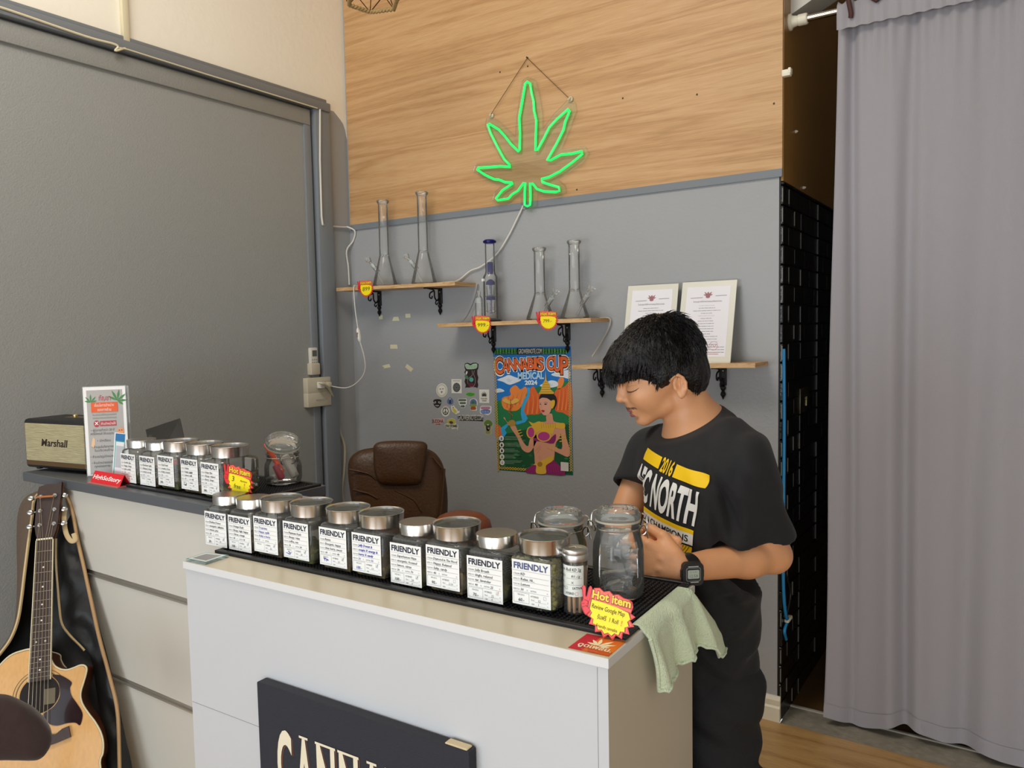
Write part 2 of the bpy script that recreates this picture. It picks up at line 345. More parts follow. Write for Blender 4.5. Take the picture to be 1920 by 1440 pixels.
b = MB(LAMT); b.bb((-LC, 0, ZC - .017), (0, .42, ZC), .001, 1); b.m(LAMB); b.bb((-LC - .0006, -.0006, ZC - .0168), (.0006, .0004, ZC - .0004)); b.bb((-.0002, 0, ZC - .0168), (.0008, .42, ZC - .0004)); b.build('countertop', t, 0, True)
b = MB(LAM); b.bb((-LC + .022, .03, .5), (-.02, .40, .516)); b.build('shelf', t, 0, True)
# ------------------------------------------------------------------ taller side cabinet with the dark ledge
ZL = 1.115; pl = atz(42, 885, ZL); YL = pl.y; XLL = pl.x; XLR = -1.70
LEDG = mat('dark_grey_ledge', '55585c', .38, bump=.1, bscale=30)
t = thing('side_cabinet', 'pale cabinet with a dark grey ledge top, behind the guitar and the counter', 'cabinet', ((XLL + XLR) / 2, YL + .15, 0))
b = MB(LEDG); b.bb((XLL, YL, ZL - .03), (XLR, YL + .34, ZL), .002, 1); b.build('ledge_top', t)
b = MB(LEDG); b.bb((XLR - .02, YL + .02, 0), (XLR - .002, YL + .33, ZL - .03)); b.build('side_panel', t, 0)
xc0 = aty(107, 905, YL + .012).x
CAB = mat('pale_grey_cabinet_front', 'c9c6bc', .4, var=.02, vscale=3); RAIL = mat('brushed_rail', 'a9a49a', .3, metal=.55)
zs = [ZL - .03]
for q in ((250, 1095.5), (281, 1295)): zs.append(aty(q[0], q[1], YL + .012).z)
zs.append(0.02)
for i in range(3):
    b = MB(CAB); b.bb((xc0, YL + .012, zs[i + 1] + (.004 if i < 2 else 0)), (XLR - .02, YL + .03, zs[i] - (0 if i == 0 else .012)), .0015, 1); b.build('front_panel', t)
for i in (1, 2):
    b = MB(RAIL); b.bb((xc0, YL + .016, zs[i] - .012), (XLR - .02, YL + .03, zs[i] + .004)); b.bb((xc0, YL + .009, zs[i] - .0125), (XLR - .02, YL + .02, zs[i] - .008)); b.build('grip_rail', t, 0)
b = MB(CAB); b.bb((xc0, YL + .03, 0), (xc0 + .018, YL + .33, ZL - .03)); b.build('side_panel', t, 0)
# ------------------------------------------------------------------ things on the back wall
def Wp(x, y, dy=0.): p = aty(x, y, YB - dy); return (p.x, p.z)
def zoomer(ox, oy, s, dy=0.): return lambda P: [Wp(ox + a / s, oy + b / s, dy) for a, b in P]
SHW = Sheet((0, YB - .0004, 0), (1, 0, 0), (0, 0, 1), .0004)
OAK = wood('light_oak_shelf', 'b08a5c', 'c9a272', 'd8b487', (3, 1, 20), .5, 1.2, .05)
IRON = mat('black_cast_iron', '121212', .45, metal=.3, bump=.2, bscale=80)
def bracket(parent, x, ztop, depth, drop=.1):
    b = MB(IRON); s = Sheet((x - .009, YB, ztop), (0, -1, 0), (0, 0, 1)); Z = .018
    b.box((x, YB - .004, ztop - drop * .42), (.026, .008, drop * .84), None, .003)
    b.box((x, YB - depth / 2, ztop - .003), (.022, depth, .006), None, .002)
    sc_ = lambda P: [Vector((x, YB - a, ztop - c)) for a, c in P]
    d = depth * .8
    b.tube(spline(sc_([(d, .004), (d * .55, .012), (d * .5, .045), (d * .32, .062), (d * .14, .05), (.006, .075)]), 5), .004, 6)
    b.tube(spline(sc_([(d * .6, .016), (d * .85, .026), (d * .9, .045), (d * .75, .052), (d * .68, .04)]), 5), .0035, 6)
    b.tube(spline(sc_([(d * .36, .06), (d * .44, .074), (d * .34, .082), (d * .28, .072)]), 5), .003, 6)
    b.lathe([(.002, 0), (.011, .008), (.013, .016), (.006, .024), (.01, .03), (.012, .036), (.004, .05), (.001, .058)][::-1] and [(.001, -.058), (.004, -.05), (.011, -.038), (.009, -.03), (.005, -.024), (.011, -.014), (.01, -.006), (.003, 0)], 12, (x, YB - .008, ztop - drop * .82), None)
    o = b.build('bracket', parent)
    for dz in (.02, .07):
        c = MB(mat('steel_screw', 'b8b8b4', .3, metal=.9)); c.lathe([(.004, 0), (.003, .002), (.001, .0025)], 8, (x, YB - .008, ztop - dz * drop / .1), frame((0, -1, 0))); c.build('screw', o)
YF = 2.85
def shelf(label, pl_, pr_, brx, pxt):
    a = aty(*pl_, YF); c = aty(*pr_, YF); x0 = max(a.x, XL + .055) if pxt else a.x
    t = thing('wall_shelf', label, 'shelf', ((a.x + c.x) / 2, YB, c.z)); TH = .017
    b = MB(OAK); za, zc = a.z, c.z
    V = [(x, y, z) for x, zz in ((x0, za), (c.x, zc)) for y in (YF, YB - .0005) for z in (zz - TH, zz)]
    b.add(V, [(0, 1, 3, 2), (4, 6, 7, 5), (0, 4, 5, 1), (2, 3, 7, 6), (0, 2, 6, 4), (1, 5, 7, 3)]); b.build('board', t, 0)
    f = lambda x: za + (zc - za) * (x - a.x) / (c.x - a.x)
    for q in brx: x = aty(q[0], q[1], YB).x; bracket(t, x, f(x) - TH, .12, .092)
    return f
z1f = shelf('upper left oak wall shelf holding two tall clear glass pipes', (612, 541), (852.7, 528), ((712, 545), (826, 540)), 1)
z2f = shelf('middle oak wall shelf with the blue glass pipe, above the poster', (820, 607), (1107.8, 596), ((926, 608), (1065, 605)), 0)
a3 = aty(1416, 681, YF)
z3f = shelf('lowest oak wall shelf on the right carrying two certificates', (1072, 684.5), (1416, 681), ((1130, 690), (1357, 690)), 0)
# ---- clear glass pipes
GL = glass('clear_glass', (.992, .994, .992), .9, .02, .07, (.9, .9, .85)); GLT = glass('thick_clear_glass', (.97, .975, .97), .75, .03, .1, (.9, .9, .85)); FROST = glass('frosted_glass_joint', (.85, .87, .86), .6, .25, .35)
BLUEG = glass('cobalt_glass', (.05, .05, .5), .5, .05, .45, (.02, .02, .22))
def beaker(label, x, y, z, h, r_t=.0245, r_b=.063, jd=(-.7, -.7), group=None):
    t = thing('glass_water_pipe', label, 'glass pipe', (x, y, z), group=group); hs = h * .33
    b = MB(GL); b.lathe([(r_b - .006, .0015), (r_b, .004), (r_b - .001, .012), (r_t + .004, hs), (r_t, hs + .015), (r_t, h - .02), (r_t + .005, h - .012), (r_t + .006, h - .004), (r_t + .002, h)], 36, (x, y, z), None, True, False)
    b.m(GLT); b.lathe([(r_b - .006, .002), (r_b - .003, .008), (.02, .009), (.002, .009)], 30, (x, y, z), None, False, False)
    b.build('beaker_body', t)
    b = MB(GLT); b.lathe([(r_t - .002, h - .018), (r_t + .006, h - .012), (r_t + .007, h - .004), (r_t + .001, h), (r_t - .003, h - .004)], 30, (x, y, z), None, False, False); b.build('mouthpiece_rim', t)
    b = MB(GLT)
    for k in range(3):
        a = PI * 2 * k / 3 + .4; b.lathe([(.001, 0), (.007, .002), (.008, .008), (.001, .014)], 10, (x + (r_t - .009) * math.cos(a), y + (r_t - .009) * math.sin(a), z + hs + .005))
    b.build('ice_catcher', t)
    d = Vector((jd[0], jd[1], 1.25)).normalized(); p0 = Vector((x, y, z + h * .17)) + Vector((jd[0], jd[1], 0)).normalized() * r_b * .55
    b = MB(GLT); b.tube([p0, p0 + d * .05], [.010, .0115], 14, False); b.m(FROST); b.tube([p0 + d * .03, p0 + d * .055], [.0095, .0105], 14, False); b.build('joint', t)
    b = MB(GL); e = Vector((x, y, z + .012)) - Vector((jd[0], jd[1], 0)).normalized() * -.01; b.tube([e, p0 + d * .04], .0055, 10, False); b.build('downstem', t)
    q = p0 + d * .06; b = MB(GLT); b.tube([q, q + d * .012, q + d * .02, q + d * .034], [.007, .006, .014, .0165], 14, False)
    sd = d.cross(Vector((0, 0, 1))).normalized()
    for k in (-1, 1): b.lathe([(.0005, -.006), (.0055, -.003), (.006, .002), (.0005, .006)], 10, q + d * .02 + sd * .02 * k)
    b.build('bowl', t)
def onw(px, py, y): p = aty(px, py, y); return p.x
yb_ = 2.935
for lab, q, h, zf, jd in (
        ('shorter tall clear glass pipe, left one on the upper shelf', (722, 530), .437, z1f, (-1, -.35)),
        ('tallest clear glass pipe, beside the right bracket of the upper shelf', (795, 527), .452, z1f, (-1, -.35)),
        ('shorter clear beaker pipe on the middle shelf, next to the blue one', (1013, 598), .322, z2f, (1, -.15)),
        ('taller clear beaker pipe at the right end of the middle shelf', (1078, 598), .338, z2f, (1, -.15))):
    x = onw(q[0], q[1], yb_); beaker(lab, x, yb_, zf(x) + .0005, h, jd=jd)
# percolator pipe with cobalt trim and its ash catcher
x = onw(921, 600, yb_); z = z2f(x); t = thing('blue_glass_water_pipe', 'slim glass pipe with cobalt blue rim and inner percolators', 'glass pipe', (x, yb_, z))
b = MB(mat('black_rubber', '0d0d0d', .6)); b.lathe([(.048, 0), (.05, .004), (.046, .009), (.03, .01)], 28, (x, yb_, z + .0005)); b.build('base', t)
b = MB(GL); b.lathe([(.045, .01), (.036, .018), (.034, .03), (.034, .21), (.025, .225), (.0225, .235), (.0225, .37)], 30, (x, yb_, z), None, False, False); b.build('tube', t)
b = MB(BLUEG); b.lathe([(.019, .362), (.030, .366), (.031, .374), (.022, .38), (.018, .376)], 28, (x, yb_, z), None, False, False); b.build('mouthpiece_rim', t)
for zz in (.222,): b = MB(BLUEG); b.lathe([(.012, zz), (.014, zz + .01), (.014, zz + .05), (.012, zz + .055)], 20, (x, yb_, z)); b.build('splash_guard', t)
for zz in (.125, .055):
    b = MB(BLUEG); b.lathe([(.006, zz - .015), (.0065, zz + .05), (.022, zz + .048), (.02, zz + .062), (.008, zz + .072), (.001, zz + .074)], 20, (x, yb_, z)); b.m(GLT); b.lathe([(.018, zz - .012), (.021, zz + .045)], 16, (x, yb_, z), None, False, False); b.build('percolator', t)
for zz in (.118, .05): b = MB(GLT); b.lathe([(.034, zz), (.036, zz + .002), (.034, zz + .004)], 24, (x, yb_, z), None, False, False); b.build('disc_ring', t)
b = MB(mat('paper_sticker', 'e8e6df', .6)); b.box((x - .022, yb_ - .0262, z + .195), (.018, .001, .012)); b.build('sticker', t, 0)
x2 = onw(901, 604, yb_ - .02); b = MB(GLT); b.lathe([(.014, .004), (.017, .012), (.017, .105), (.012, .118), (.008, .122), (.009, .145)], 20, (x2, yb_ - .03, z + .001), None, True, False)
b.m(FROST); b.lathe([(.0172, .09), (.0172, .112)], 20, (x2, yb_ - .03, z), None, False, False); t = b.build('glass_ash_catcher'); tag(t, 'small clear glass cylinder standing left of the blue pipe', 'ash catcher')
# ---- starburst price tags
RED = ink('e8313a', .4); YEL = ink('ffe812', .45); YEL2 = ink('f3d92c', .45); DRED = ink('a01a22', .4); BLKI = ink('2a2a20', .6); ORG = ink('f09a2a', .5)
def starburst(name, label, sh, w_, lines, spikes=15, rot=0., big=False, flat_thick=.0006, support=None, group=None):
    """sh: origin at the middle of the tag, w_: width in metres"""
    t = thing(name, label, 'price tag', sh.p(0, -w_ * .42, 0), group=group)
    cr, sr = math.cos(rot), math.sin(rot)
    T = lambda P: [((x * cr - y * sr) * w_, (x * sr + y * cr) * w_) for x, y in P]
    def burst(cx, cy, r0, r1, a0, a1, n):
        P = []
        for i in range(2 * n + 1):
            a = a0 + (a1 - a0) * i / (2 * n); r = r1 if i % 2 == 0 else r0; P.append((cx + r * math.cos(a), cy + r * .92 * math.sin(a)))
        return P
    top = [(-.40, .16), (-.37, .33), (-.33, .40), (-.22, .43), (-.13, .38), (-.02, .42), (.06, .37), (.16, .40), (.27, .36), (.36, .36), (.44, .33), (.47, .25), (.44, .12)]
    b = MB(RED); b.prism(sh, T(top + burst(.04, .0, .40, .50, .18, -PI - .12, spikes)), 0, flat_thick)
    b.m(ink('fa6a50', .4)); b.poly(sh, T([(x * .97 + .001, y * .97) for x, y in top] + burst(.04, 0, .385, .455, .18, -PI - .12, spikes)), 2 + flat_thick / sh.e)
    k = flat_thick / sh.e
    b.m(DRED); b.poly(sh, T([(-.365, .2), (.42, .14)] + burst(.04, 0, .37, .425, .1, -PI - .05, spikes)), 3 + k)
    b.m(YEL); b.poly(sh, T([(-.345, .19), (-.1, .185), (.15, .17), (.395, .125)] + burst(.04, 0, .355, .405, .06, -PI - .02, spikes)), 4 + k)
    fnr = lambda px, py: ((px * cr - py * sr), (px * sr + py * cr))
    b.text(sh, 'Hot item', -.36 * w_, .215 * w_, .155 * w_, DRED, 4.5 + k, w=.80 * w_, bold=.075, fn=fnr)
    b.text(sh, 'Hot item', -.345 * w_, .225 * w_, .145 * w_, YEL2, 5.5 + k, w=.77 * w_, bold=.03, fn=fnr)
    b.build('card', t, 0)
    b = MB(RED)   # the victory hand printed at the left edge
    hand = spl2([(-.45, -.12), (-.53, -.02), (-.56, .07), (-.53, .13), (-.55, .25), (-.58, .36), (-.54, .40), (-.50, .36), (-.485, .22), (-.46, .22), (-.44, .36), (-.41, .42), (-.37, .38), (-.385, .24), (-.36, .12), (-.35, .0), (-.38, -.1)], 4)
    b.prism(sh, T(hand), 0, flat_thick); b.m(DRED)
    b.line(sh, T(spl2([(-.50, .14), (-.43, .13), (-.40, .08), (-.42, .03), (-.47, .04)], 5, False)), .012 * w_, 2 + k)
    b.line(sh, T([(-.54, .06), (-.49, .07)]), .012 * w_, 2 + k); b.line(sh, T([(-.53, .0), (-.48, .02)]), .012 * w_, 2 + k)
    b.line(sh, T(hand + hand[:1]), .008 * w_, 2 + k); b.build('hand_cutout', t, 0)
    b = MB(BLKI)
    for s_, x, y, h, sz in lines:
        b.text(sh, s_, x * w_, y * w_, h * w_, ink(sz[1]) if isinstance(sz, tuple) else BLKI, 6 + k, w=(sz[0] if isinstance(sz, tuple) else sz) * w_, shear=.12, fn=fnr)
    b.build('handwriting', t, 0)
    return t
def front_sheet(px, py, y, dx=0): p = aty(px, py, y); return Sheet(p, (1, 0, dx), (-dx, 0, 1), .0003)
starburst('price_tag', 'yellow and red starburst tag reading 899 on the upper shelf edge', front_sheet(686, 541, YF - .002, .03), .1, [('899', -.22, -.12, .2, .5)])
starburst('price_tag', 'yellow and red starburst tag reading 999 below the blue glass pipe', front_sheet(904, 608.5, YF - .002, .0), .1, [('999.-', -.25, -.1, .17, .6)])
starburst('price_tag', 'yellow and red starburst tag reading 799 on the middle shelf edge', front_sheet(1027, 601, YF - .002, .02), .1, [('799.-', -.22, -.08, .14, .42)])
# ---- masking tape bits left on the wall
TAPE = mat('masking_tape', 'd9d6b4', .7); TAPE2 = mat('yellowed_tape', 'd8cfae', .7)
zz4 = zoomer(560, 340, 4.8); zz8 = zoomer(540, 620, 4.8)
for lab, P, m_ in (('small square tape bit below the left shelf bracket', zz4([(724, 1206), (756, 1204), (757, 1240), (724, 1242)]), TAPE), ('trapezoid tape bit between two square bits under the upper shelf', zz4([(856, 1220), (896, 1219), (907, 1255), (842, 1256)]), TAPE),
        ('square tape bit farthest right under the upper shelf', zz4([(962, 1192), (1005, 1190), (1008, 1226), (963, 1228)]), TAPE), ('cream tape rectangle alone in the middle of its group', zz8([(921, 126), (982, 126), (988, 163), (921, 163)]), TAPE2),
        ('torn tape bit low on the wall, left of a tilted one', zz8([(845, 318), (880, 306), (912, 300), (924, 330), (858, 342), (868, 330)]), TAPE), ('tilted tape bit low on the wall, nearer the stickers', zz8([(1072, 300), (1128, 343), (1107, 371), (1055, 328)]), TAPE2)):
    b = MB(m_); b.prism(SHW, P, 0, .0006); tag(b.build('tape_piece', smooth=0), lab, 'tape', 'leftover tape bits on the grey wall')
# ---- neon leaf sign
NE = [(578, 285), (603, 300), (615, 380), (632, 450), (637, 530), (655, 610), (652, 720), (648, 865), (665, 860), (715, 770), (765, 670), (830, 600), (925, 515), (938, 530), (900, 620), (885, 690), (830, 800), (745, 950), (775, 948), (865, 900), (950, 893), (1040, 872), (1045, 895), (960, 965), (850, 1045), (760, 1090), (700, 1105), (705, 1130), (760, 1150), (845, 1175), (852, 1205), (820, 1215), (720, 1210), (660, 1190), (625, 1145), (603, 1140), (607, 1250), (603, 1325), (580, 1335), (557, 1325), (558, 1200), (563, 1140), (548, 1140), (500, 1205), (450, 1235), (420, 1270), (330, 1285), (313, 1272), (370, 1200), (455, 1145), (450, 1135), (390, 1132), (340, 1110), (300, 1108), (220, 1070), (155, 1025), (165, 1010), (260, 1005), (350, 998), (435, 1003), (430, 985), (385, 940), (330, 840), (270, 720), (245, 645), (258, 640), (340, 690), (390, 745), (440, 810), (505, 873), (515, 860), (518, 720), (512, 590), (540, 430), (562, 300)]
zn = zoomer(860, 90, 4.5, .025); NP = [Vector((a, YB - .025, c)) for a, c in zn(NE)]
t = thing('neon_leaf_sign', 'glowing green seven-leaf neon sign on clear acrylic, hung on the wood panel', 'neon sign', (NP[36].x, YB, NP[36].z))
b = MB(mat('green_neon_tube', '20e860', .3, emit='14f060', estr=1.25)); b.tube(NP, .0052, 8, closed=True, cap=False); b.build('neon_tube', t)
BO = [(580, 238), (640, 262), (672, 380), (700, 560), (700, 680), (790, 560), (905, 440), (975, 450), (985, 530), (930, 680), (860, 850), (960, 835), (1060, 825), (1095, 885), (1040, 970), (900, 1065), (830, 1105), (890, 1150), (900, 1210), (850, 1265), (720, 1260), (655, 1240), (655, 1320), (610, 1385), (555, 1375), (520, 1330), (520, 1250), (480, 1255), (430, 1305), (320, 1335), (275, 1280), (290, 1220), (350, 1165), (230, 1120), (110, 1040), (130, 975), (250, 960), (360, 950), (290, 830), (215, 660), (225, 590), (290, 580), (370, 645), (470, 745), (480, 590), (505, 420), (530, 270)]
b = MB(glass('acrylic_sheet', (.97, .98, .95), .85, .02, .02, (.8, .85, .6))); b.prism(Sheet((0, YB - .014, 0), (1, 0, 0), (0, 0, 1)), [(a, c) for a, c in zn(BO)], 0, .004); b.build('acrylic_backing', t, 20)
STD = mat('clear_plastic_hook', 'd8cfae', .15, alpha=.75)
tops = zn([(262, 565), (930, 425)])
for a, c in tops:
    b = MB(STD); b.lathe([(.013, 0), (.013, .004), (.006, .008), (.005, .014), (.001, .015)], 14, (a, YB - .010, c), frame((0, -1, 0))); b.build('hook', t)
na, nc = Wp(989, 109, .01)
b = MB(mat('jute_string', '6b4a2c', .8))
for a, c in tops: b.tube([(na, YB - .012, nc), (a, YB - .02, c)], .0014, 6)
b.build('hanging_string', t)
b = MB(mat('dark_nail', '2a201a', .5, metal=.5)); b.tube([(na, YB - .002, nc), (na, YB - .018, nc + .002)], .0032, 8); b.build('nail', t)
CORD = mat('white_cable', 'dad8cf', .45)
P = [Vector((p[0], YB - .012, p[1])) for p in (Wp(984, 386), Wp(975, 405), Wp(955, 445), Wp(933, 478), Wp(905, 500), Wp(885, 508), Wp(865, 524), Wp(850, 531))]
b = MB(CORD); b.tube(spline(P, 5), .0042, 8)
x1 = aty(665, 545, YF - .004).x; zf = z1f(x1)
P2 = [aty(850, 528, YB - .02), Vector((aty(760, 530, YB - .02).x, YB - .01, z1f(-2.6) + .005)), Vector((x1 + .1, 3.008, zf + .005)), Vector((x1 + .01, 2.99, zf + .005)), Vector((x1, YF + .02, zf + .005)), Vector((x1 - .003, YF - .006, zf - .002)), aty(666, 580, YF - .006), aty(671, 615, YF - .004)]
b.tube(spline(P2, 5), .0028, 8); b.build('power_cord', t)
sw_p = [aty(671, 615, YF - .004), aty(673, 628, YF - .004), aty(675, 641, YF - .004)]
b = MB(mat('white_switch_plastic', 'e6e4dc', .35)); b.tube([sw_p[0], sw_p[0].lerp(sw_p[1], .3), sw_p[1], sw_p[1].lerp(sw_p[2], .7), sw_p[2]], [.005, .011, .013, .011, .005], 12, flat=.7); o_ = b.build('inline_switch', t)
b = MB(mat('red_grey_rocker', '8c6a62', .4)); b.tube([sw_p[1] + Vector((-.002, -.010, .012)), sw_p[1] + Vector((-.002, -.010, -.012))], .006, 8); b.build('rocker', o_)
sock = atx(592, 719, XL)
P3 = [sw_p[2], aty(683, 670, 2.86), aty(684, 695, 2.87), aty(672, 715, 2.86), aty(650, 727, 2.84), aty(620, 724, 2.80), atx(597, 719, XL + .06)]
b = MB(CORD); b.tube(spline(P3, 6), .0028, 8); b.build('lower_cord', t)
# ---- cables
CRC = mat('cream_cable', 'cfc6ae', .5)
P = [atx(598, 718, XL + .078), atx(606, 720, XL + .09), atx(618, 730, XL + .06), atx(628, 757, XL + .015), atx(633, 785, XL + .012), atx(638, 812, XL + .012), atx(646, 838, XL + .012), atx(645, 880, XL + .012), atx(641, 920, XL + .012), atx(645, 950, XL + .012), atx(650, 1000, XL + .012), Vector((XL + .012, 2.95, .02))]
b = MB(CRC); b.tube(spline(P, 6), .0062, 8); tag(b.build('power_cable'), 'thick cream cable dropping from the socket box behind the chair', 'cable')
b = MB(CORD)
P = [atx(600, 205, XL + .045), atx(600, 300, XL + .045), atx(603, 405, XL + .045), atx(605, 421, XL + .045)]
b.tube(P, .005, 8); P = [atx(605, 421, XL + .045), atx(611, 423, XL + .03), atx(630, 425, XL + .015), atx(648, 426, XL + .012), Vector((XL + .018, YB - .03, atx(652, 427, XL).z)), Vector((XL + .05, YB - .012, atx(652, 435, XL).z)), Vector((XL + .03, YB - .008, atx(652, 452, XL).z)), atx(650, 470, XL + .008), atx(653, 500, XL + .008), atx(655, 534, XL + .008)]
b.tube(spline(P, 5), .0045, 8); tag(b.build('wall_wire'), 'thin white wire running down the grey post to the upper shelf', 'wire')
b = MB(mat('cream_conduit', 'd9cfb0', .5)); p0, p1 = atx(234, -40, XL + .02), atx(236, 80, XL + .02); b.box(((XL + .011), (p0.y + p1.y) / 2, (p0.z + p1.z) / 2 + .002), (.022, .028, p0.z - p1.z), None, .004)
P = [atx(237, 80, XL + .03), atx(238, 88, XL + .04), atx(226, 93, XL + .055), atx(216, 95, XL + .056), atx(221, 88, XL + .056), atx(212, 82, XL + .056), atx(160, 68, XL + .053), atx(20, 20, XL + .053), atx(-60, -5, XL + .053)]
b.tube(spline(P, 5), .0045, 8); P = [atx(222, 89, XL + .056), atx(240, 93, XL + .053), atx(380, 137, XL + .053), atx(595, 203, XL + .053)]; b.tube(P, .003, 6)
tag(b.build('cable_conduit'), 'cream conduit down the upper wall with wire along the grey rail', 'conduit')
def wire(nm, lab, P, r=.0022, m_=None): b = MB(m_ or CORD); b.tube(spline(P, 5), r, 6); tag(b.build(nm), lab, 'wire')
wire('hanging_wire', 'dark twisted wire hanging between the upper and middle shelves', [aty(896, 533, YB - .01), aty(890, 560, YB - .02), aty(877, 590, YB - .03), aty(865, 604, YB - .05)], .0026, glass('clear_wire_sleeve', (.6, .6, .6), .5, .1, .5, (.3, .3, .3)))
wire('hanging_wire', 'grey white wire curling from the middle shelf down to the lowest', [aty(1125, 596, YB - .02), aty(1140, 596, YB - .015), aty(1145, 602, YB - .012), aty(1139, 620, YB - .014), aty(1125, 645, YB - .02), aty(1110, 669, YB - .05)], .003, mat('aged_wire', 'b9b4a6', .5))
# ---- socket boxes and remote
BOX = mat('old_ivory_plastic', 'cbc2ad', .5, bump=.1, bscale=60)
def sbox(lab, qa, qb, plugs):
    a = atx(*qa, XL); c = atx(*qb, XL); t = thing('socket_box', lab, 'socket box', ((XL), (a.y + c.y) / 2, c.z))
    b = MB(BOX); b.bb((XL, a.y, c.z), (XL + .045, c.y, a.z), .005, 2); b.build('box', t)
    if plugs:
        m_ = (a.y + c.y) / 2; zc = (a.z + c.z) / 2
        b = MB(mat('socket_face', 'b8b0a0', .5)); b.bb((XL + .045, a.y + .07, zc - .02), (XL + .048, c.y - .01, zc + .02), .002, 1); b.build('faceplate', t)
    else:
        b = MB(mat('socket_face', 'b8b0a0', .5)); b.bb((XL + .045, a.y + .05, a.z - .035), (XL + .0465, c.y - .03, c.z + .03)); b.build('faceplate', t)
    return a, c
a, c = sbox('upper ivory socket box with two plugs, below the remote', (565, 709), (610, 734), 1)
pz = (a.z + c.z) / 2
b = MB(mat('white_plug', 'e9e6dc', .4)); b.bb((XL + .048, c.y - .10, pz - .015), (XL + .078, c.y - .07, pz + .017), .004); tag(b.build('white_adapter'), 'square white adapter plugged into the left socket', 'plug')
b = MB(CRC); b.bb((XL + .048, c.y - .05, pz - .014), (XL + .075, c.y - .02, pz + .014), .006); tag(b.build('cable_plug'), 'round cream plug at the right end of the socket box', 'plug')
a, c = sbox('lower plain ivory box directly under the socket box', (566, 737), (611, 759), 0)
ra, rc = atx(573, 652, XL), atx(590, 702, XL)
t = thing('remote_control', 'white air conditioner remote standing in its wall holder', 'remote control', (XL, (ra.y + rc.y) / 2, rc.z))
ym = (ra.y + rc.y) / 2; b = MB(mat('remote_white', 'd9d5c9', .4)); b.bb((XL + .012, ym - .024, rc.z + .02), (XL + .034, ym + .024, ra.z + .0), .006); bo = b.build('body', t)
b = MB(mat('lcd_dark', '5c625c', .3)); b.bb((XL + .0335, ym - .014, ra.z - .045), (XL + .0348, ym + .016, ra.z - .014)); b.build('display', bo, 0)
for i in range(3):
    for j in range(3):
        b = MB(mat('remote_button', '97988f', .5)); yy = ym - .013 + .013 * j; zz_ = ra.z - .062 - .014 * i; b.bb((XL + .0335, yy - .004, zz_ - .003), (XL + .0352, yy + .004, zz_ + .003), .001, 1); b.build('button', bo)
b = MB(BOX); b.bb((XL, ym - .03, rc.z), (XL + .042, ym + .03, rc.z + .06), .006); b.build('wall_holder', t)
# ------------------------------------------------------------------ stickers
zs5 = zoomer(780, 660, 9, .001)
SS = Sheet((0, YB - .0004, 0), (1, 0, 0), (0, 0, 1), .00028)
def S9(P): return zs5(P)
def blob(P, n=4): return zs5(spl2(P, n))
def sel(cx, cy, rx, ry, n=28): return zs5(ell(cx, cy, rx, ry, n))
def stk(lab, base, bm_, extra):
    b = MB(bm_); b.prism(SS, base, 0, .0004); extra(b); return tag(b.build('wall_sticker', smooth=0), lab, 'sticker', 'stickers beside the poster')
WS = ink('e4e2d8'); BK = ink('1a1a1c'); GRN = ink('4f9a34'); DGR = ink('2b4a3a')
SL = lambda b, P, w, m, k=3: b.line(SS, zs5(P), w, k, m)
def stext(b, s, x0, x1, y, h, m, k=4, bold=.02, shear=0):
    (a, c), (a2, c2) = zs5([(x0, y), (x1, y)]); rot = math.atan2(c2 - c, a2 - a); b.text(SS, s, a, c, h / 9 * .00262, m, k, w=a2 - a, bold=bold, rot=rot, shear=shear)
def e1(b):
    b.poly(SS, sel(435, 645, 86, 105), 3, ink('cfcabb')); b.poly(SS, sel(435, 645, 66, 82), 4, WS); b.poly(SS, sel(412, 625, 16, 10), 5, ink('8f8c80')); b.poly(SS, sel(455, 622, 16, 10), 5, ink('8f8c80')); b.poly(SS, blob([(420, 665), (450, 665), (435, 695)]), 5, ink('77746a'))
    for k in range(16):
        a = k * PI / 8; b.line(SS, zs5([(435 + 70 * math.cos(a), 645 + 88 * math.sin(a)), (435 + 80 * math.cos(a), 645 + 98 * math.sin(a))]), .0016, 5, ink('9a968a'))
stk('off white oval sticker, top left of the sticker cluster', sel(435, 645, 95, 117), WS, e1)
def e2(b):
    b.poly(SS, sel(685, 598, 62, 78), 3, ink('3c3f40'))
    for k in range(12):
        a = k * PI / 6; b.line(SS, zs5([(685 + 12 * math.cos(a), 598 + 15 * math.sin(a)), (685 + 56 * math.cos(a + .25), 598 + 70 * math.sin(a + .25))]), .001, 4, ink('9a9c98'))
    for r in (24, 44): b.line(SS, sel(685, 598, r, r * 1.25) + sel(685, 598, r, r * 1.25)[:1], .0009, 4, ink('9a9c98'))
    for k in range(7): b.line(SS, zs5([(625 + 17 * k, 485), (637 + 17 * k, 487)]), .003, 3, ink('6f7170'))
stk('white rectangular sticker with a dark patterned disc', S9([(597, 458), (768, 460), (770, 697), (600, 695)]), WS, e2)
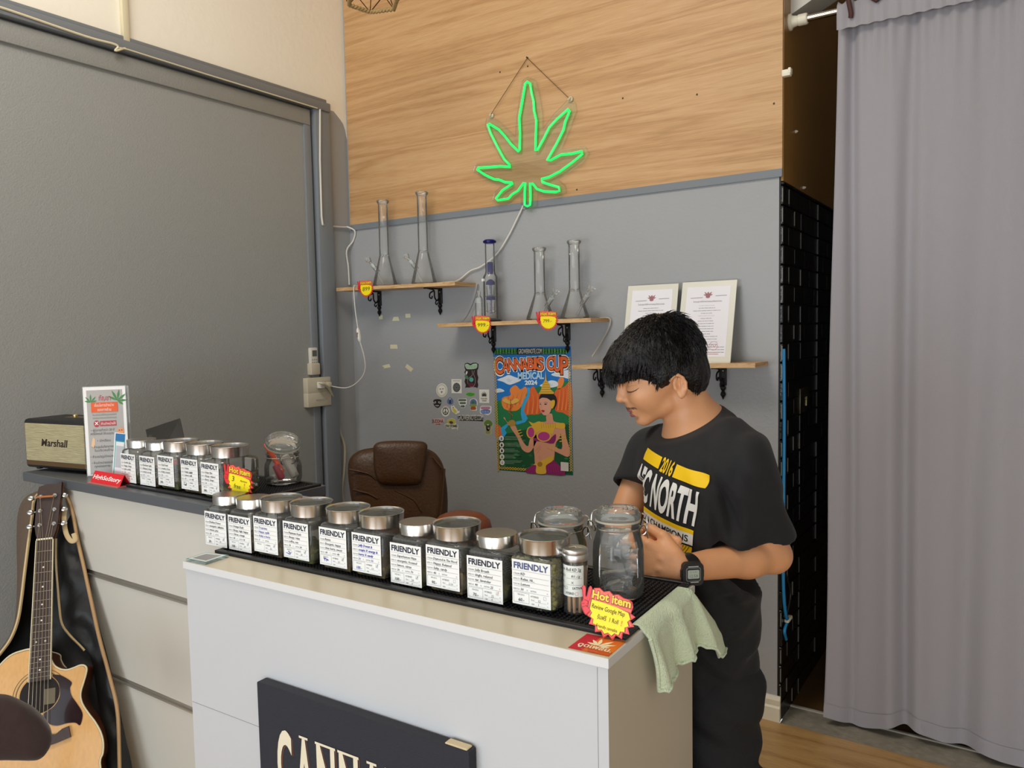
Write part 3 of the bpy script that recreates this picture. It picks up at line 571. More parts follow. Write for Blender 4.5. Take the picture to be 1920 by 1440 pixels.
def e3(b):
    b.poly(SS, S9([(826, 195), (870, 182), (920, 205), (960, 185), (1010, 180), (1050, 205), (1050, 250), (1035, 290), (990, 300), (860, 295), (830, 260)]), 3, BK)
    b.poly(SS, blob([(830, 215), (870, 200), (920, 225), (965, 200), (1030, 200), (1030, 262), (990, 285), (900, 290), (850, 280)]), 4, ink('a9c7a8'))
    for k in range(7): b.line(SS, zs5([(850 + 27 * k, 225), (860 + 25 * k, 280)]), .0016, 5, ink('33503c'))
    SL(b, spl2([(945, 310), (950, 390), (890, 440), (870, 500), (905, 580), (965, 585), (1000, 520), (995, 430), (975, 380), (985, 310)], 4, False), .0016, ink('b5a5a8'))
    b.poly(SS, sel(935, 466, 36, 38), 4, ink('4da594')); b.poly(SS, blob([(880, 540), (930, 520), (985, 540), (950, 585), (900, 580)]), 4, ink('5a1f2a')); b.poly(SS, blob([(820, 395), (870, 400), (880, 450), (840, 450)]), 4, ink('4c7c5c')); b.poly(SS, blob([(855, 320), (872, 340), (850, 385), (838, 360)]), 4, ink('cfd0cc'))
stk('tall dark sticker with green lettering, highest of the stickers', S9([(822, 200), (835, 190), (870, 180), (920, 200), (960, 182), (1015, 180), (1055, 205), (1050, 280), (1032, 310), (1035, 380), (1052, 430), (1038, 500), (1050, 560), (1035, 612), (1020, 600), (990, 592), (900, 600), (850, 598), (828, 608), (840, 560), (818, 500), (840, 400), (815, 340), (835, 310), (818, 260)]), ink('2a1216'), e3)
def e4(b):
    b.poly(SS, blob([(845, 715), (880, 690), (930, 690), (985, 705), (960, 735), (900, 742)]), 3, ink('3f8a2c'))
    for k in range(6): b.line(SS, zs5([(868 + 20 * k, 698), (872 + 18 * k, 735)]), .0012, 4, ink('79bf57'))
stk('small green leaf shaped sticker under the tall dark one', blob([(833, 715), (850, 685), (900, 680), (960, 682), (995, 700), (985, 735), (930, 755), (880, 748)]), ink('87b867'), e4)
def leaf(b, sh, cx, cy, r, m, k, T=lambda P: P, fan=(-100, -65, -32, 0, 32, 65, 100), sc_=(.5, .75, .92, 1, .92, .75, .5), wd=.11):
    for a, s_ in zip(fan, sc_):
        a = math.radians(a); L_ = r * s_; d = (math.sin(a), math.cos(a)); n = (d[1], -d[0])
        P = [(0, 0), (.25, wd * .6), (.55, wd), (.8, wd * .55), (1, 0), (.8, -wd * .55), (.55, -wd), (.25, -wd * .6)]
        b.poly(sh, T([(cx + d[0] * p * L_ + n[0] * q * r, cy + (d[1] * p * L_ + n[1] * q * r)) for p, q in P]), k, m)
def e5(b):
    leaf(b, SS, 1150, -742, 82, BK, 3, lambda P: zs5([(x, -y) for x, y in P]), (-80, -52, -26, 0, 26, 52, 80), (.62, .8, .9, 1, .9, .8, .62), .09); SL(b, [(1110, 752), (1195, 752)], .0014, BK)
    stext(b, 'Friendly', 1098, 1205, 798, 26, ink('7a7a76')); stext(b, 'Cannabis', 1115, 1190, 832, 24, ink('55555a'))
stk('white card sticker with a black seven-point leaf', S9([(1065, 632), (1233, 635), (1235, 862), (1070, 858)]), WS, e5)
def e6(b):
    for sx in (-1, 1):
        P = [(357 + sx * 38 + sx * (30 - 3.1 * i) * math.cos(.7 * i), 845 + (22 - 2.2 * i) * math.sin(.7 * i)) for i in range(9)]; b.line(SS, zs5(P), .0024, 3, WS)
    SL(b, [(328, 903), (388, 903)], .0026, WS); SL(b, [(345, 925), (372, 925)], .0018, ink('77777a'))
stk('black mask shaped sticker with white spiral eyes', blob([(290, 860), (300, 810), (357, 795), (415, 805), (428, 850), (405, 915), (362, 945), (315, 915)]), BK, e6)
stk('small pale blue sticker above the yellow one', blob([(525, 820), (570, 765), (625, 810), (620, 870), (575, 890), (530, 865)]), ink('5f7398'), lambda b: (b.poly(SS, blob([(565, 810), (585, 805), (590, 870), (562, 862)]), 3, ink('1f2f58')), b.poly(SS, sel(574, 792, 10, 14), 4, ink('c9c6c0'))))
def e8(b):
    for x0, x1, y in ((715, 845, 812), (738, 840, 862), (755, 822, 916)): b.poly(SS, zs5(rrect(x0, y - 17, x1, y + 17, 12)), 3, DGR); [b.line(SS, zs5([(x0 + 10 + 14 * k, y - 8), (x0 + 14 + 14 * k, y + 8)]), .0012, 4, ink('c3c9bd')) for k in range(int((x1 - x0 - 14) / 14))]
stk('white badge sticker with three rows of green lettering', S9([(710, 790), (850, 785), (858, 830), (850, 885), (830, 900), (828, 938), (760, 942), (745, 900), (725, 885), (722, 842), (706, 830)]), WS, e8)
def e9(b):
    b.poly(SS, sel(968, 860, 58, 68), 3, ink('5a6f9a')); b.poly(SS, blob([(915, 880), (1020, 880), (1010, 920), (925, 925)]), 4, ink('7c9a4c')); b.poly(SS, sel(965, 850, 24, 20), 5, ink('3f6a3c')); b.poly(SS, blob([(935, 925), (1000, 920), (1010, 968), (930, 972)]), 5, ink('a4482c'))
    SL(b, [(930, 978), (1010, 975)], .0022, ink('d6b25a'), 6)
stk('oval jar sticker with blue sky and red base', blob([(905, 880), (915, 810), (968, 784), (1025, 810), (1040, 875), (1022, 930), (1020, 988), (925, 985), (925, 935)], 4), WS, e9)
def e10(b):
    b.line(SS, sel(498, 1000, 46, 56) + sel(498, 1000, 46, 56)[:1], .0042, 3, BK)
    for P in ([(498, 945), (498, 1055)], [(498, 1000), (465, 1038)], [(498, 1000), (531, 1038)]): SL(b, P, .0034, BK, 4)
    b.line(SS, zs5(ell(498, 985, 62, 62, 10, PI * 1.15, PI * 1.85)), .003, 3, ink('b9918c'))
stk('round white peace sign sticker', sel(498, 1000, 72, 90), WS, e10)
stk('white and yellow cat shaped sticker right of the peace sign', S9([(590, 905), (615, 918), (640, 900), (655, 935), (690, 965), (710, 1000), (728, 990), (738, 1008), (722, 1030), (700, 1035), (672, 1052), (650, 1030), (615, 1010), (595, 965)]), WS, lambda b: (b.poly(SS, blob([(612, 950), (650, 955), (690, 1010), (660, 1030), (625, 995)]), 3, ink('cfc04a')), b.poly(SS, sel(628, 935, 12, 9), 4, ink('8a8040'))))
def e12(b):
    b.poly(SS, blob([(1100, 925), (1180, 920), (1250, 925), (1245, 965), (1170, 972), (1105, 965)]), 3, ink('c08aa6')); b.poly(SS, blob([(1090, 990), (1170, 970), (1250, 985), (1235, 1035), (1170, 1040), (1110, 1035)]), 4, ink('4f6fb0'))
    for k in range(6): b.line(SS, zs5([(1110 + 24 * k, 935), (1118 + 22 * k, 962)]), .0018, 5, ink('7a3560')); b.line(SS, zs5([(1100 + 25 * k, 990), (1108 + 24 * k, 1030)]), .0018, 5, ink('dfe4f2'))
stk('white sticker with pink over blue bubble lettering', blob([(1075, 1000), (1095, 915), (1180, 910), (1262, 915), (1272, 960), (1262, 1030), (1210, 1066), (1150, 1045), (1095, 1045)]), WS, e12)
stk('long black and white web address lettering sticker', S9([(700, 1085), (760, 1068), (850, 1080), (1000, 1085), (1125, 1085), (1140, 1120), (1130, 1172), (1050, 1165), (900, 1160), (730, 1158), (705, 1130)]), BK, lambda b: stext(b, 'GROWERNOTE.COM', 712, 1130, 1148, 92, WS, 4, .0, .1))
def e14(b): stext(b, 'BUDDHA', 275, 462, 1195, 62, ink('4a3034'), 4, .02, .1); stext(b, 'seeds', 330, 412, 1228, 30, ink('6a4044'))
stk('pink outlined lettering sticker, lowest left of the cluster', blob([(265, 1175), (300, 1130), (400, 1120), (475, 1130), (465, 1195), (410, 1215), (380, 1245), (325, 1230), (300, 1200)]), ink('d3aaa2'), e14)
def e15(b):
    b.poly(SS, blob([(525, 1195), (545, 1145), (600, 1125), (655, 1150), (665, 1200), (600, 1215)]), 3, ink('bcb04a')); b.poly(SS, blob([(560, 1180), (600, 1165), (630, 1195), (590, 1215)]), 4, ink('4a3a1c')); stext(b, 'STAY STONED', 500, 700, 1268, 42, BK, 5, .04)
stk('yellow capped sticker with dark lettering beneath', blob([(488, 1225), (520, 1205), (530, 1150), (600, 1118), (665, 1150), (675, 1215), (712, 1235), (700, 1320), (680, 1290), (610, 1305), (590, 1280), (510, 1285)]), ink('cfcfbd'), e15)
def e16(b):
    b.poly(SS, blob([(1150, 1195), (1190, 1150), (1250, 1155), (1290, 1205), (1270, 1250), (1215, 1225), (1165, 1245)]), 3, ink('5f7c3a')); b.poly(SS, blob([(1180, 1235), (1215, 1220), (1255, 1240), (1245, 1310), (1215, 1335), (1185, 1300)]), 4, ink('3a3a30')); b.poly(SS, sel(1215, 1228, 20, 10), 5, ink('c7c9bd')); b.poly(SS, blob([(1190, 1300), (1240, 1295), (1250, 1370), (1180, 1372)]), 4, ink('8f8a5a')); b.poly(SS, sel(1228, 1290, 14, 18), 6, ink('a59888'))
stk('green haired figure sticker nearest the poster edge', blob([(1130, 1200), (1175, 1145), (1240, 1140), (1300, 1200), (1295, 1270), (1275, 1320), (1285, 1385), (1215, 1398), (1160, 1388), (1170, 1320), (1145, 1260)]), ink('aab08a'), e16)
# ------------------------------------------------------------------ poster
zp = zoomer(900, 640, 5.54, .0014); PS = Sheet((0, YB - .0006, 0), (1, 0, 0), (0, 0, 1), .0003)
pk = lambda P, n=5: zp(spl2(P, n))
t = thing('wall_poster', 'bright colourful poster with orange heading and a golden crowned dancer', 'poster', (aty(1000, 770, YB).x, YB, aty(1000, 890, YB).z))
b = MB(ink('1277c9')); BORD = [(135, 65), (943, 50), (952, 500), (968, 1393), (600, 1370), (195, 1338), (160, 900), (140, 300)]
b.prism(PS, zp(BORD), 0, .0006)
b.poly(PS, zp([(150, 620), (300, 600), (600, 470), (940, 400), (966, 1390), (600, 1368), (197, 1336), (160, 900)]), 3, ink('1f7a48'))
b.poly(PS, zp([(170, 980), (560, 900), (930, 860), (962, 1388), (600, 1366), (200, 1332)]), 4, ink('13502c'))
random.seed(11)
for k in range(46): x = random.uniform(230, 900); y = random.uniform(1000, 1330); b.poly(PS, pk([(x, y), (x + 24, y - 10), (x + 40, y + 4), (x + 16, y + 12)], 2), 4.2 + .016 * k, ink(random.choice(('1d6a38', '0d3c20', '2b7d45'))))
OR = [ink('ef8a3c'), ink('e0672c'), ink('c94f24'), ink('f7a24f')]
for P, m in (([(250, 700), (230, 590), (320, 560), (310, 500), (370, 455), (420, 500), (470, 470), (490, 520), (450, 640), (380, 720)], 0), ([(440, 760), (470, 640), (500, 600), (520, 500), (560, 470), (600, 540), (640, 560), (640, 740), (520, 760), (470, 770)], 1), ([(780, 700), (770, 560), (800, 500), (880, 470), (945, 430), (955, 760), (860, 740), (800, 730)], 1), ([(800, 470), (815, 400), (850, 370), (875, 400), (860, 460), (820, 500)], 0), ([(165, 1000), (160, 870), (210, 880), (240, 960), (200, 1010)], 1)):
    b.poly(PS, pk(P, 3), 5, OR[m])
for k in range(9): x = 280 + 22 * k; b.line(PS, zp(spl2([(x, 690 - 6 * k), (x + 8, 620), (x + 30, 520 + (k % 3) * 20)], 4, False)), .0035, 6, OR[3 if k % 2 else 2], True)
for k in range(7): x = 470 + 24 * k; b.line(PS, zp(spl2([(x, 750), (x + 12, 640), (x + 6, 540)], 4, False)), .0035, 6, OR[3 if k % 2 else 2], True)
for k in range(8): x = 790 + 20 * k; b.line(PS, zp(spl2([(x, 715), (x + 14, 600), (x + 18, 490)], 4, False)), .0035, 6, OR[3 if k % 2 else 2], True)
for P in ([(180, 400), (250, 370), (300, 350), (360, 370), (430, 400), (350, 440), (300, 450), (240, 420)], [(165, 500), (210, 490), (255, 515), (210, 530), (170, 530)], [(740, 345), (800, 320), (930, 300), (930, 385), (850, 370), (790, 365)], [(620, 460), (680, 430), (740, 405), (800, 420), (810, 460), (750, 480), (680, 478)]): b.poly(PS, pk(P, 4), 5.5, ink('dfe9f2')); c_ = (sum(p[0] for p in P) / len(P), sum(p[1] for p in P) / len(P)); b.line(PS, zp([(c_[0] + (30 - 3 * i) * math.cos(i), c_[1] + (18 - 1.8 * i) * math.sin(i)) for i in range(10)]), .0016, 6, ink('9db6cc'))
b.poly(PS, zp([(490, 480), (520, 480), (515, 570), (480, 640), (455, 720), (500, 800), (470, 840), (390, 865), (300, 870), (260, 920), (280, 950), (240, 1010), (170, 1030), (160, 1010), (230, 980), (215, 900), (290, 850), (440, 820), (425, 760), (430, 680), (460, 600), (490, 560)]), 7, ink('35a8e0'))
b.poly(PS, zp([(150, 75), (900, 65), (900, 135), (155, 140)]), 8, ink('14505c'))
for k in range(9):
    for x0 in (150, 655):
        x = x0 + 30 * k
        if x < (400 if x0 == 150 else 905): leaf(b, PS, x + 5, -105, 34, GRN if k % 2 else ink('63b54a'), 9, lambda P: zp([(p, -q) for p, q in P]), (-110, -60, 0, 60, 110, 180), (1, 1, 1, 1, 1, .8), .2)
b.poly(PS, zp([(388, 70), (655, 66), (655, 132), (390, 136)]), 9, BK)
def ptext(s, x0, x1, y0, y1, h, m, k, bold=0., fn=None):
    (a, c), (a2, c2) = zp([(x0, y0), (x1, y1)]); b.text(PS, s, a, c, h / 5.54 * .00262, m, k, w=a2 - a, bold=bold, rot=math.atan2(c2 - c, a2 - a), fn=fn)
ptext('GROWERNOTE.COM', 402, 645, 128, 124, 48, ink('f2ede0'), 10)
# curved heading: letters grow towards the outer ends
def head(m, k, bold, dx=0, dz=0):
    letters = [('C', 160, 240, 165, 340), ('A', 238, 300, 185, 318), ('N', 298, 368, 180, 300), ('N', 368, 440, 178, 298), ('A', 436, 500, 180, 300), ('B', 498, 562, 172, 292), ('I', 562, 592, 170, 288), ('S', 592, 662, 165, 300), ('C', 698, 770, 160, 300), ('U', 770, 840, 158, 316), ('P', 840, 918, 160, 345)]
    for c, x0, x1, y0, y1 in letters:
        (a, z0), (a2, z1) = zp([(x0 + dx, y1 + dz), (x1 + dx, y0 + dz)]); V, F, _ = text_geo(c, bold, 4); bx, by, W, H = text_geo(c, .02, 4)[2]
        b.m(m); b.add([PS.p(a + (p - bx) / W * (a2 - a), z0 + (q - by) / H * (z1 - z0), k) for p, q in V], F)
head(ink('fff6e8'), 10, .11, -1, 3); head(BK, 11, .062, 0, 1); head(ink('ee6a30'), 12, .022)
letters2 = [(160, 240, 165, 340)]
ptext('MEDICAL', 398, 668, 392, 388, 66, ink('b7dcf4'), 13, .04); ptext('2024', 470, 600, 450, 448, 42, ink('dff0fa'), 13, .05)
SKI = ink('d99a7c'); SKD = ink('b8704f'); GLD = ink('e0b23a'); GLD2 = ink('a97a1c'); MAG = ink('8c1f62'); MAG2 = ink('b83a86')
b.poly(PS, pk([(300, 850), (250, 800), (262, 790), (290, 850), (360, 860), (400, 940), (450, 1040), (500, 1090), (520, 1020), (560, 960), (600, 1000), (560, 1100), (510, 1155), (440, 1120), (390, 1000), (330, 910)], 3), 12, SKI)
b.poly(PS, pk([(690, 770), (750, 750), (770, 830), (850, 860), (830, 1000), (790, 1060), (770, 1240), (740, 1290), (590, 1290), (570, 1200), (560, 1060), (570, 900), (620, 840), (690, 830)], 3), 12, SKI)
b.poly(PS, pk([(830, 880), (880, 880), (900, 1000), (935, 1120), (920, 1200), (820, 1160), (700, 1110), (620, 1120), (590, 1170), (610, 1100), (640, 1050), (740, 1070), (850, 1120), (850, 1000)], 3), 13, SKI)
for P in ([(600, 1160), (640, 1090)], [(580, 1140), (630, 1080)], [(700, 1110), (780, 1140)], [(620, 1180), (625, 1240)]): b.line(PS, zp(P), .0012, 14, SKD)
b.poly(PS, pk([(620, 580), (650, 545), (740, 540), (790, 570), (800, 640), (770, 700), (750, 640), (700, 600), (640, 620)], 4), 14, ink('141014'))
b.poly(PS, pk([(625, 600), (690, 570), (740, 620), (745, 700), (715, 760), (665, 765), (640, 730), (622, 690), (620, 640)], 4), 15, ink('e2a58a'))
b.poly(PS, pk([(618, 600), (640, 560), (720, 555), (735, 610), (700, 590), (650, 585)], 4), 16, ink('141014'))
b.poly(PS, pk([(640, 716), (662, 712), (678, 722), (660, 738)], 3), 17, ink('b81f2c')); b.line(PS, zp([(668, 636), (688, 630), (708, 640)]), .0014, 17, BK); b.poly(PS, zp(ell(686, 652, 14, 6)), 17, BK); b.poly(PS, zp(ell(632, 652, 8, 5)), 17, BK); b.line(PS, zp([(626, 636), (640, 634)]), .0012, 17, BK); b.line(PS, zp([(645, 650), (635, 690), (650, 696)]), .001, 17, SKD)
b.poly(PS, pk([(740, 620), (780, 610), (780, 660), (755, 700), (735, 670)], 3), 18, GLD)
b.poly(PS, zp([(615, 545), (640, 500), (655, 440), (680, 400), (688, 300), (696, 400), (722, 440), (740, 500), (775, 530), (770, 545)]), 18, GLD)
for y, w_ in ((525, 70), (500, 52), (475, 42), (450, 34), (425, 22)): b.line(PS, zp([(693 - w_, y), (693 + w_, y)]), .0022, 19, GLD2)
b.poly(PS, pk([(510, 830), (560, 850), (620, 830), (700, 860), (800, 850), (880, 850), (885, 900), (840, 910), (780, 900), (760, 960), (700, 940), (620, 930), (590, 960), (560, 900)], 3), 15, GLD)
for x in range(640, 800, 24): b.line(PS, zp([(x, 850), (x + 6, 900)]), .0014, 16, GLD2)
for cx, cy, rx, ry in ((535, 945, 34, 52), (668, 985, 62, 46)): b.poly(PS, zp(ell(cx, cy, rx + 14, ry + 12)), 16, GLD); b.poly(PS, zp(ell(cx, cy, rx, ry)), 17, MAG2)
b.poly(PS, pk([(580, 1000), (700, 1030), (790, 960), (770, 1060), (640, 1040), (560, 1030)], 3), 15, MAG)
for x0, y0, x1, y1 in ((375, 935, 430, 920), (385, 965, 440, 945), (395, 995, 450, 975), (740, 1075, 735, 1130), (770, 1085, 765, 1140), (800, 1095, 795, 1145), (820, 980, 890, 970), (825, 1010, 895, 1000), (830, 1040, 900, 1030)): b.line(PS, zp([(x0, y0), (x1, y1)]), .004, 16, GLD)
b.poly(PS, pk([(480, 1360), (540, 1290), (600, 1260), (700, 1230), (760, 1230), (830, 1290), (890, 1385), (700, 1376)], 3), 16, MAG)
for k in range(14): b.line(PS, zp([(510 + 26 * k, 1358), (560 + 20 * k, 1275)]), .0012, 17, MAG2)
b.poly(PS, pk([(560, 1280), (640, 1240), (750, 1190), (760, 1240), (690, 1290), (690, 1370), (590, 1368), (590, 1290)], 3), 18, GLD); b.poly(PS, zp(ell(628, 1275, 26, 26)), 19, GLD2)
b.poly(PS, pk([(285, 860), (320, 820), (360, 820), (375, 860), (330, 880)], 4), 16, ink('b08a3a'))
b.line(PS, zp([(322, 600), (322, 810)]), .003, 16, ink('9a4a20')); b.poly(PS, pk([(240, 620), (270, 590), (320, 620), (375, 590), (410, 620), (350, 650), (300, 650)], 4), 15, ink('e6b85a')); b.line(PS, zp([(322 + 22 * math.sin(i * .7), 640 + 12 * i) for i in range(12)]), .0024, 16, ink('c9602c'))
for i, y in enumerate((1008, 1075, 1135, 1198, 1258)):
    b.poly(PS, zp(ell(228 + i * 2, y, 24, 28)), 15, ink('e9e6e0')); b.poly(PS, zp(ell(228 + i * 2, y + 2, 10, 16)), 16, ink(('6c7a9a', '3a2a2a', '2a2a2a', '6a8a5a', 'b9b4ae')[i]))
    for j in range(3): b.line(PS, zp([(262, y - 18 + 14 * j), (262 + random.uniform(90, 190), y - 17 + 14 * j)]), .0018, 15, ink('8fae92'))
for seg in range(44):     # braided border
    for s_ in (-1, 1):
        y = 160 + seg * 27
        if 160 + seg * 27 < 1340: xx = 152 + (y - 160) * .038; b.line(PS, zp([(xx + s_ * 14, y), (xx - s_ * 14, y + 27)]), .0032, 13, GLD if s_ > 0 else ink('c9bc8a')); xx = 930 + (y - 160) * .018; b.line(PS, zp([(xx + s_ * 14, y), (xx - s_ * 14, y + 27)]), .0032, 13, GLD if s_ > 0 else ink('c9bc8a'))
for seg in range(10):
    for s_ in (-1, 1): x = 205 + seg * 28; y = 1312 + seg * 2; b.line(PS, zp([(x, y + s_ * 13), (x + 28, y + 2 - s_ * 13)]), .0032, 13, GLD)
b.rect(PS, *zp([(845, 1342)])[0], *zp([(925, 1258)])[0], 20, ink('d9d4cc'))
b.build('printed_sheet', t, 0)
# ------------------------------------------------------------------ certificates on the lowest shelf
def cert(label, ctl, ctr, cbr, cbl, yb, yt, stamp, group=None):
    """a slightly leaning laminated certificate; corners measured on its own plane"""
    p = [aty(*ctl, yt), aty(*ctr, yt), aty(*cbr, yb), aty(*cbl, yb)]
    x0 = p[3].x; x1 = p[2].x; z0 = p[2].z; h = max(p[0].z, p[1].z) - z0
    zsh = z3f(x0) + .001; o = Vector((x0, yb, zsh)); ey = Vector((0, yt - yb, h)).normalized(); sh = Sheet(o, (1, 0, 0), ey, .0004); w = x1 - x0; h = p[1].z - zsh; h /= ey.z
    t = thing('framed_certificate', label, 'certificate', (x0 + w / 2, yb, zsh), group=group)
    b = MB(mat('ivory_mount', 'dcdacd', .35)); b.prism(sh, [(0, 0), (w, 0), (w, h), (0, h)], -.004, 0); b.build('mount', t, 0)
    b = MB(ink('eceaf0')); q = .022; b.prism(sh, [(q, q + .004), (w - q, q + .004), (w - q, h - q), (q, h - q)], .0001, .0008)
    R_ = ink('a06a70'); G_ = ink('8a868e'); cx = w / 2; k = 4
    leaf(b, sh, cx, h - .06, .022, R_, k, fan=(-75, -45, 45, 75), sc_=(.9, 1, 1, .9), wd=.13); b.poly(sh, ell(cx, h - .052, .004, .007), k + 1, R_); b.poly(sh, ell(cx, h - .064, .009, .006), k + 1, R_)
    b.line(sh, [(.04, h - .068), (.09, h - .067)], .002, k, G_); b.line(sh, [(w - .08, h - .062), (w - .035, h - .061)], .002, k, G_)
    b.text(sh, 'ใบอนุญาตให้จำหน่ายสมุนไพรควบคุม', cx, h - .086, .006, ink('77737c'), k, wmax=w * .52, al='c')
    y = h - .1
    random.seed(int(w * 1e5) + 3)
    while y > .04:
        l = random.choice((.2, .5, .68, .75, .3)) * w * .5; m_ = G_ if random.random() < .75 else ink('c9c6cf')
        x = cx - l
        while x < cx + l - .003: e = min(x + random.uniform(.004, .02), cx + l); b.line(sh, [(x, y), (e, y)], .0017, k, m_); x = e + .002
        y -= .0105
    if stamp:
        sx, sy = w * .68, .07; c_ = ell(sx, sy, .017, .017); b.line(sh, c_ + c_[:1], .0012, k + 1, ink('d78a90'))
        b.line(sh, spl2([(sx - .012, sy - .003), (sx - .003, sy + .006), (sx + .002, sy - .005), (sx + .012, sy + .005)], 5, False), .0012, k + 2, ink('c0606a'))
        for dy in (.026, .033): b.line(sh, [(sx - .022, sy - dy), (sx + .022, sy - dy)], .0018, k + 1, ink('cf7f86'))
    b.build('printed_paper', t, 0)
cert('left framed certificate, half hidden behind the person\'s hair', (1160, 541), (1260, 532), (1260, 684), (1165, 684), 2.91, 2.985, False)
cert('right framed certificate with a red stamp on the lowest shelf', (1262.5, 533), (1370, 525), (1369, 682), (1266, 684), 2.90, 2.985, True)
# ------------------------------------------------------------------ chair and stool behind the counter
LEA = mat('brown_leather', '4a2f16', .42, bump=.5, bscale=90, var=.12, vscale=7)
def cushion(b, sh, P, d, edge=.03, puff=.02, n=5):
    """a padded panel: outline, thickness d along the sheet normal, rounded over its edge"""
    cx = sum(p[0] for p in P) / len(P); cy = sum(p[1] for p in P) / len(P); R = []
    for s_, z in ((.0, d + puff), (.35, d + puff * .96), (.65, d + puff * .8), (.85, d + puff * .45), (.95, d), (1, d - edge * .5), (1, edge * .3), (.96, 0), (.0, -.005)): R.append([sh.p(cx + (x - cx) * max(s_, .01), cy + (y - cy) * max(s_, .01)) + sh.n * z for x, y in P])
    b.rings(R)
cp = atd(745, 900, 3.45); fc = Vector((-cp.x, -cp.y, 0)).normalized(); er = fc.cross(Vector((0, 0, 1))) * -1
CH = Sheet((cp.x, cp.y, 0), er, Vector((0, 0, 1)) - fc * .12, .001)
t = thing('office_chair', 'brown leather executive chair standing against the corner', 'chair', (cp.x, cp.y, 0))
def cpx(P, d=3.45): # chair outline from sight lines on its own back plane
    out = []
    for x, y in P: q = atd(x, y, d) - CH.o; out.append((q.dot(CH.x), q.dot(CH.y)))
    return out
b = MB(LEA); back = spl2(cpx([(652, 870), (668, 848), (700, 840), (745, 838), (800, 842), (826, 860), (838, 895), (842, 960), (830, 1040), (760, 1060), (690, 1050), (668, 980), (655, 920)]), 5); cushion(b, CH, back, .06, .04, .03); b.build('backrest', t, 60)
b = MB(LEA); hr = spl2(cpx([(700, 850), (703, 833), (725, 827), (780, 827), (800, 832), (801, 850), (795, 885), (788, 907), (760, 911), (715, 907), (703, 885)]), 5); s2 = Sheet(CH.o + CH.n * .075, CH.x, CH.y, .001); cushion(b, s2, hr, .035, .02, .018); b.build('headrest', t, 60)
for P in ([(655, 880), (690, 888), (705, 900)], [(662, 918), (690, 925), (708, 935)], [(668, 945), (700, 960)], [(812, 858), (830, 880)], [(835, 880), (828, 960), (815, 1000)], [(740, 920), (775, 938), (790, 960)]):
    Q = [CH.p(x, y) + CH.n * .088 for x, y in cpx(P)]; b = MB(LEA); b.tube(spline(Q, 5), .0045, 6); b.build('leather_crease', t, 60)
MET = mat('dark_chair_metal', '1c1c1e', .4, metal=.6)
sc0 = Vector((cp.x, cp.y, 0)) + fc * .24
b = MB(LEA); cushion(b, Sheet(sc0 + Vector((0, 0, .43)), er, fc), ell(0, 0, .26, .25, 28), .07, .04, .02); b.build('seat', t, 60)
for s_ in (-1, 1):
    b = MB(LEA); a0 = sc0 + er * (.29 * s_) + Vector((0, 0, .67)); b.tube([a0 - fc * .2, a0 - fc * .1, a0 + fc * .16], [.03, .036, .028], 12); b.m(MET); b.tube([a0 - fc * .05, a0 - fc * .05 - Vector((0, 0, .2)), a0 - er * .1 * s_ - fc * .05 - Vector((0, 0, .24))], .014, 8); b.build('armrest', t, 60)
b = MB(MET); b.lathe([(.03, .08), (.03, .3), (.05, .43)], 16, sc0)
for k in range(5): a = k * 2 * PI / 5; d = Vector((math.cos(a), math.sin(a), 0)); b.tube([sc0 + Vector((0, 0, .1)), sc0 + d * .28 + Vector((0, 0, .07))], [.025, .016], 8); b.lathe([(.03, -.012), (.03, .012)], 14, sc0 + d * .28 + Vector((0, 0, .031)), frame(Vector((-d.y, d.x, 0))))
b.build('base', t)
RST = mat('rust_leather', '7d3f1c', .42, bump=.4, bscale=60, var=.1, vscale=8)
st = atd(866, 990, 2.75); t = thing('padded_stool', 'rust brown padded stool showing behind the front jars', 'stool', (st.x, st.y, 0)); zt = atd(868, 962, 2.75).z
b = MB(RST); b.lathe([(.05, zt - .085), (.095, zt - .08), (.108, zt - .055), (.102, zt - .03), (.08, zt - .01), (.05, zt), (.004, zt - .001)], 30, (st.x, st.y, 0)); b.build('seat', t, 60)
b = MB(MET)
for k in range(4): a = k * PI / 2 + .3; b.tube([Vector((st.x + .08 * math.cos(a), st.y + .08 * math.sin(a), zt - .08)), Vector((st.x + .19 * math.cos(a), st.y + .19 * math.sin(a), .002))], .012, 8)
b.build('leg_frame', t)
# ------------------------------------------------------------------ curtain across the passage
YC = 3.095; CF = mat('grey_curtain_fabric', 'a09da3', .85, bump=.12, bscale=400, sheen=.2)
zt = atx(1478, 18, XR + .03).z; rod0 = Vector((XR + .003, YC, zt))
t = thing('curtain_rod', 'white end cap and steel tension rod at the top right', 'rod', (XR, YC, zt))
b = MB(mat('polished_steel_rod', 'c9c2b8', .2, metal=1)); b.tube([rod0, rod0 + Vector((3.38, 0, 0))], .0125, 14); b.build('rod', t)
for x_, s_ in ((XR + .003, 1), (2.597, -1)):
    b = MB(mat('white_cap', 'e9e4cf', .4)); b.lathe([(.031, 0), (.031, .006), (.022, .012), (.018, .03), (.021, .034), (.021, .062), (.018, .066)], 24, (x_, YC, zt), frame((s_, 0, 0))); b.build('end_cap', t)
xs0, xs1 = aty(1571, 30, YC).x, 2.3
NX, NZ = 420, 70; V = []; F = []
xv = [aty(q, 1100, YC).x for q in (1590, 1697, 1822)]
random.seed(4); ph = [random.uniform(0, 6.28) for _ in range(6)]
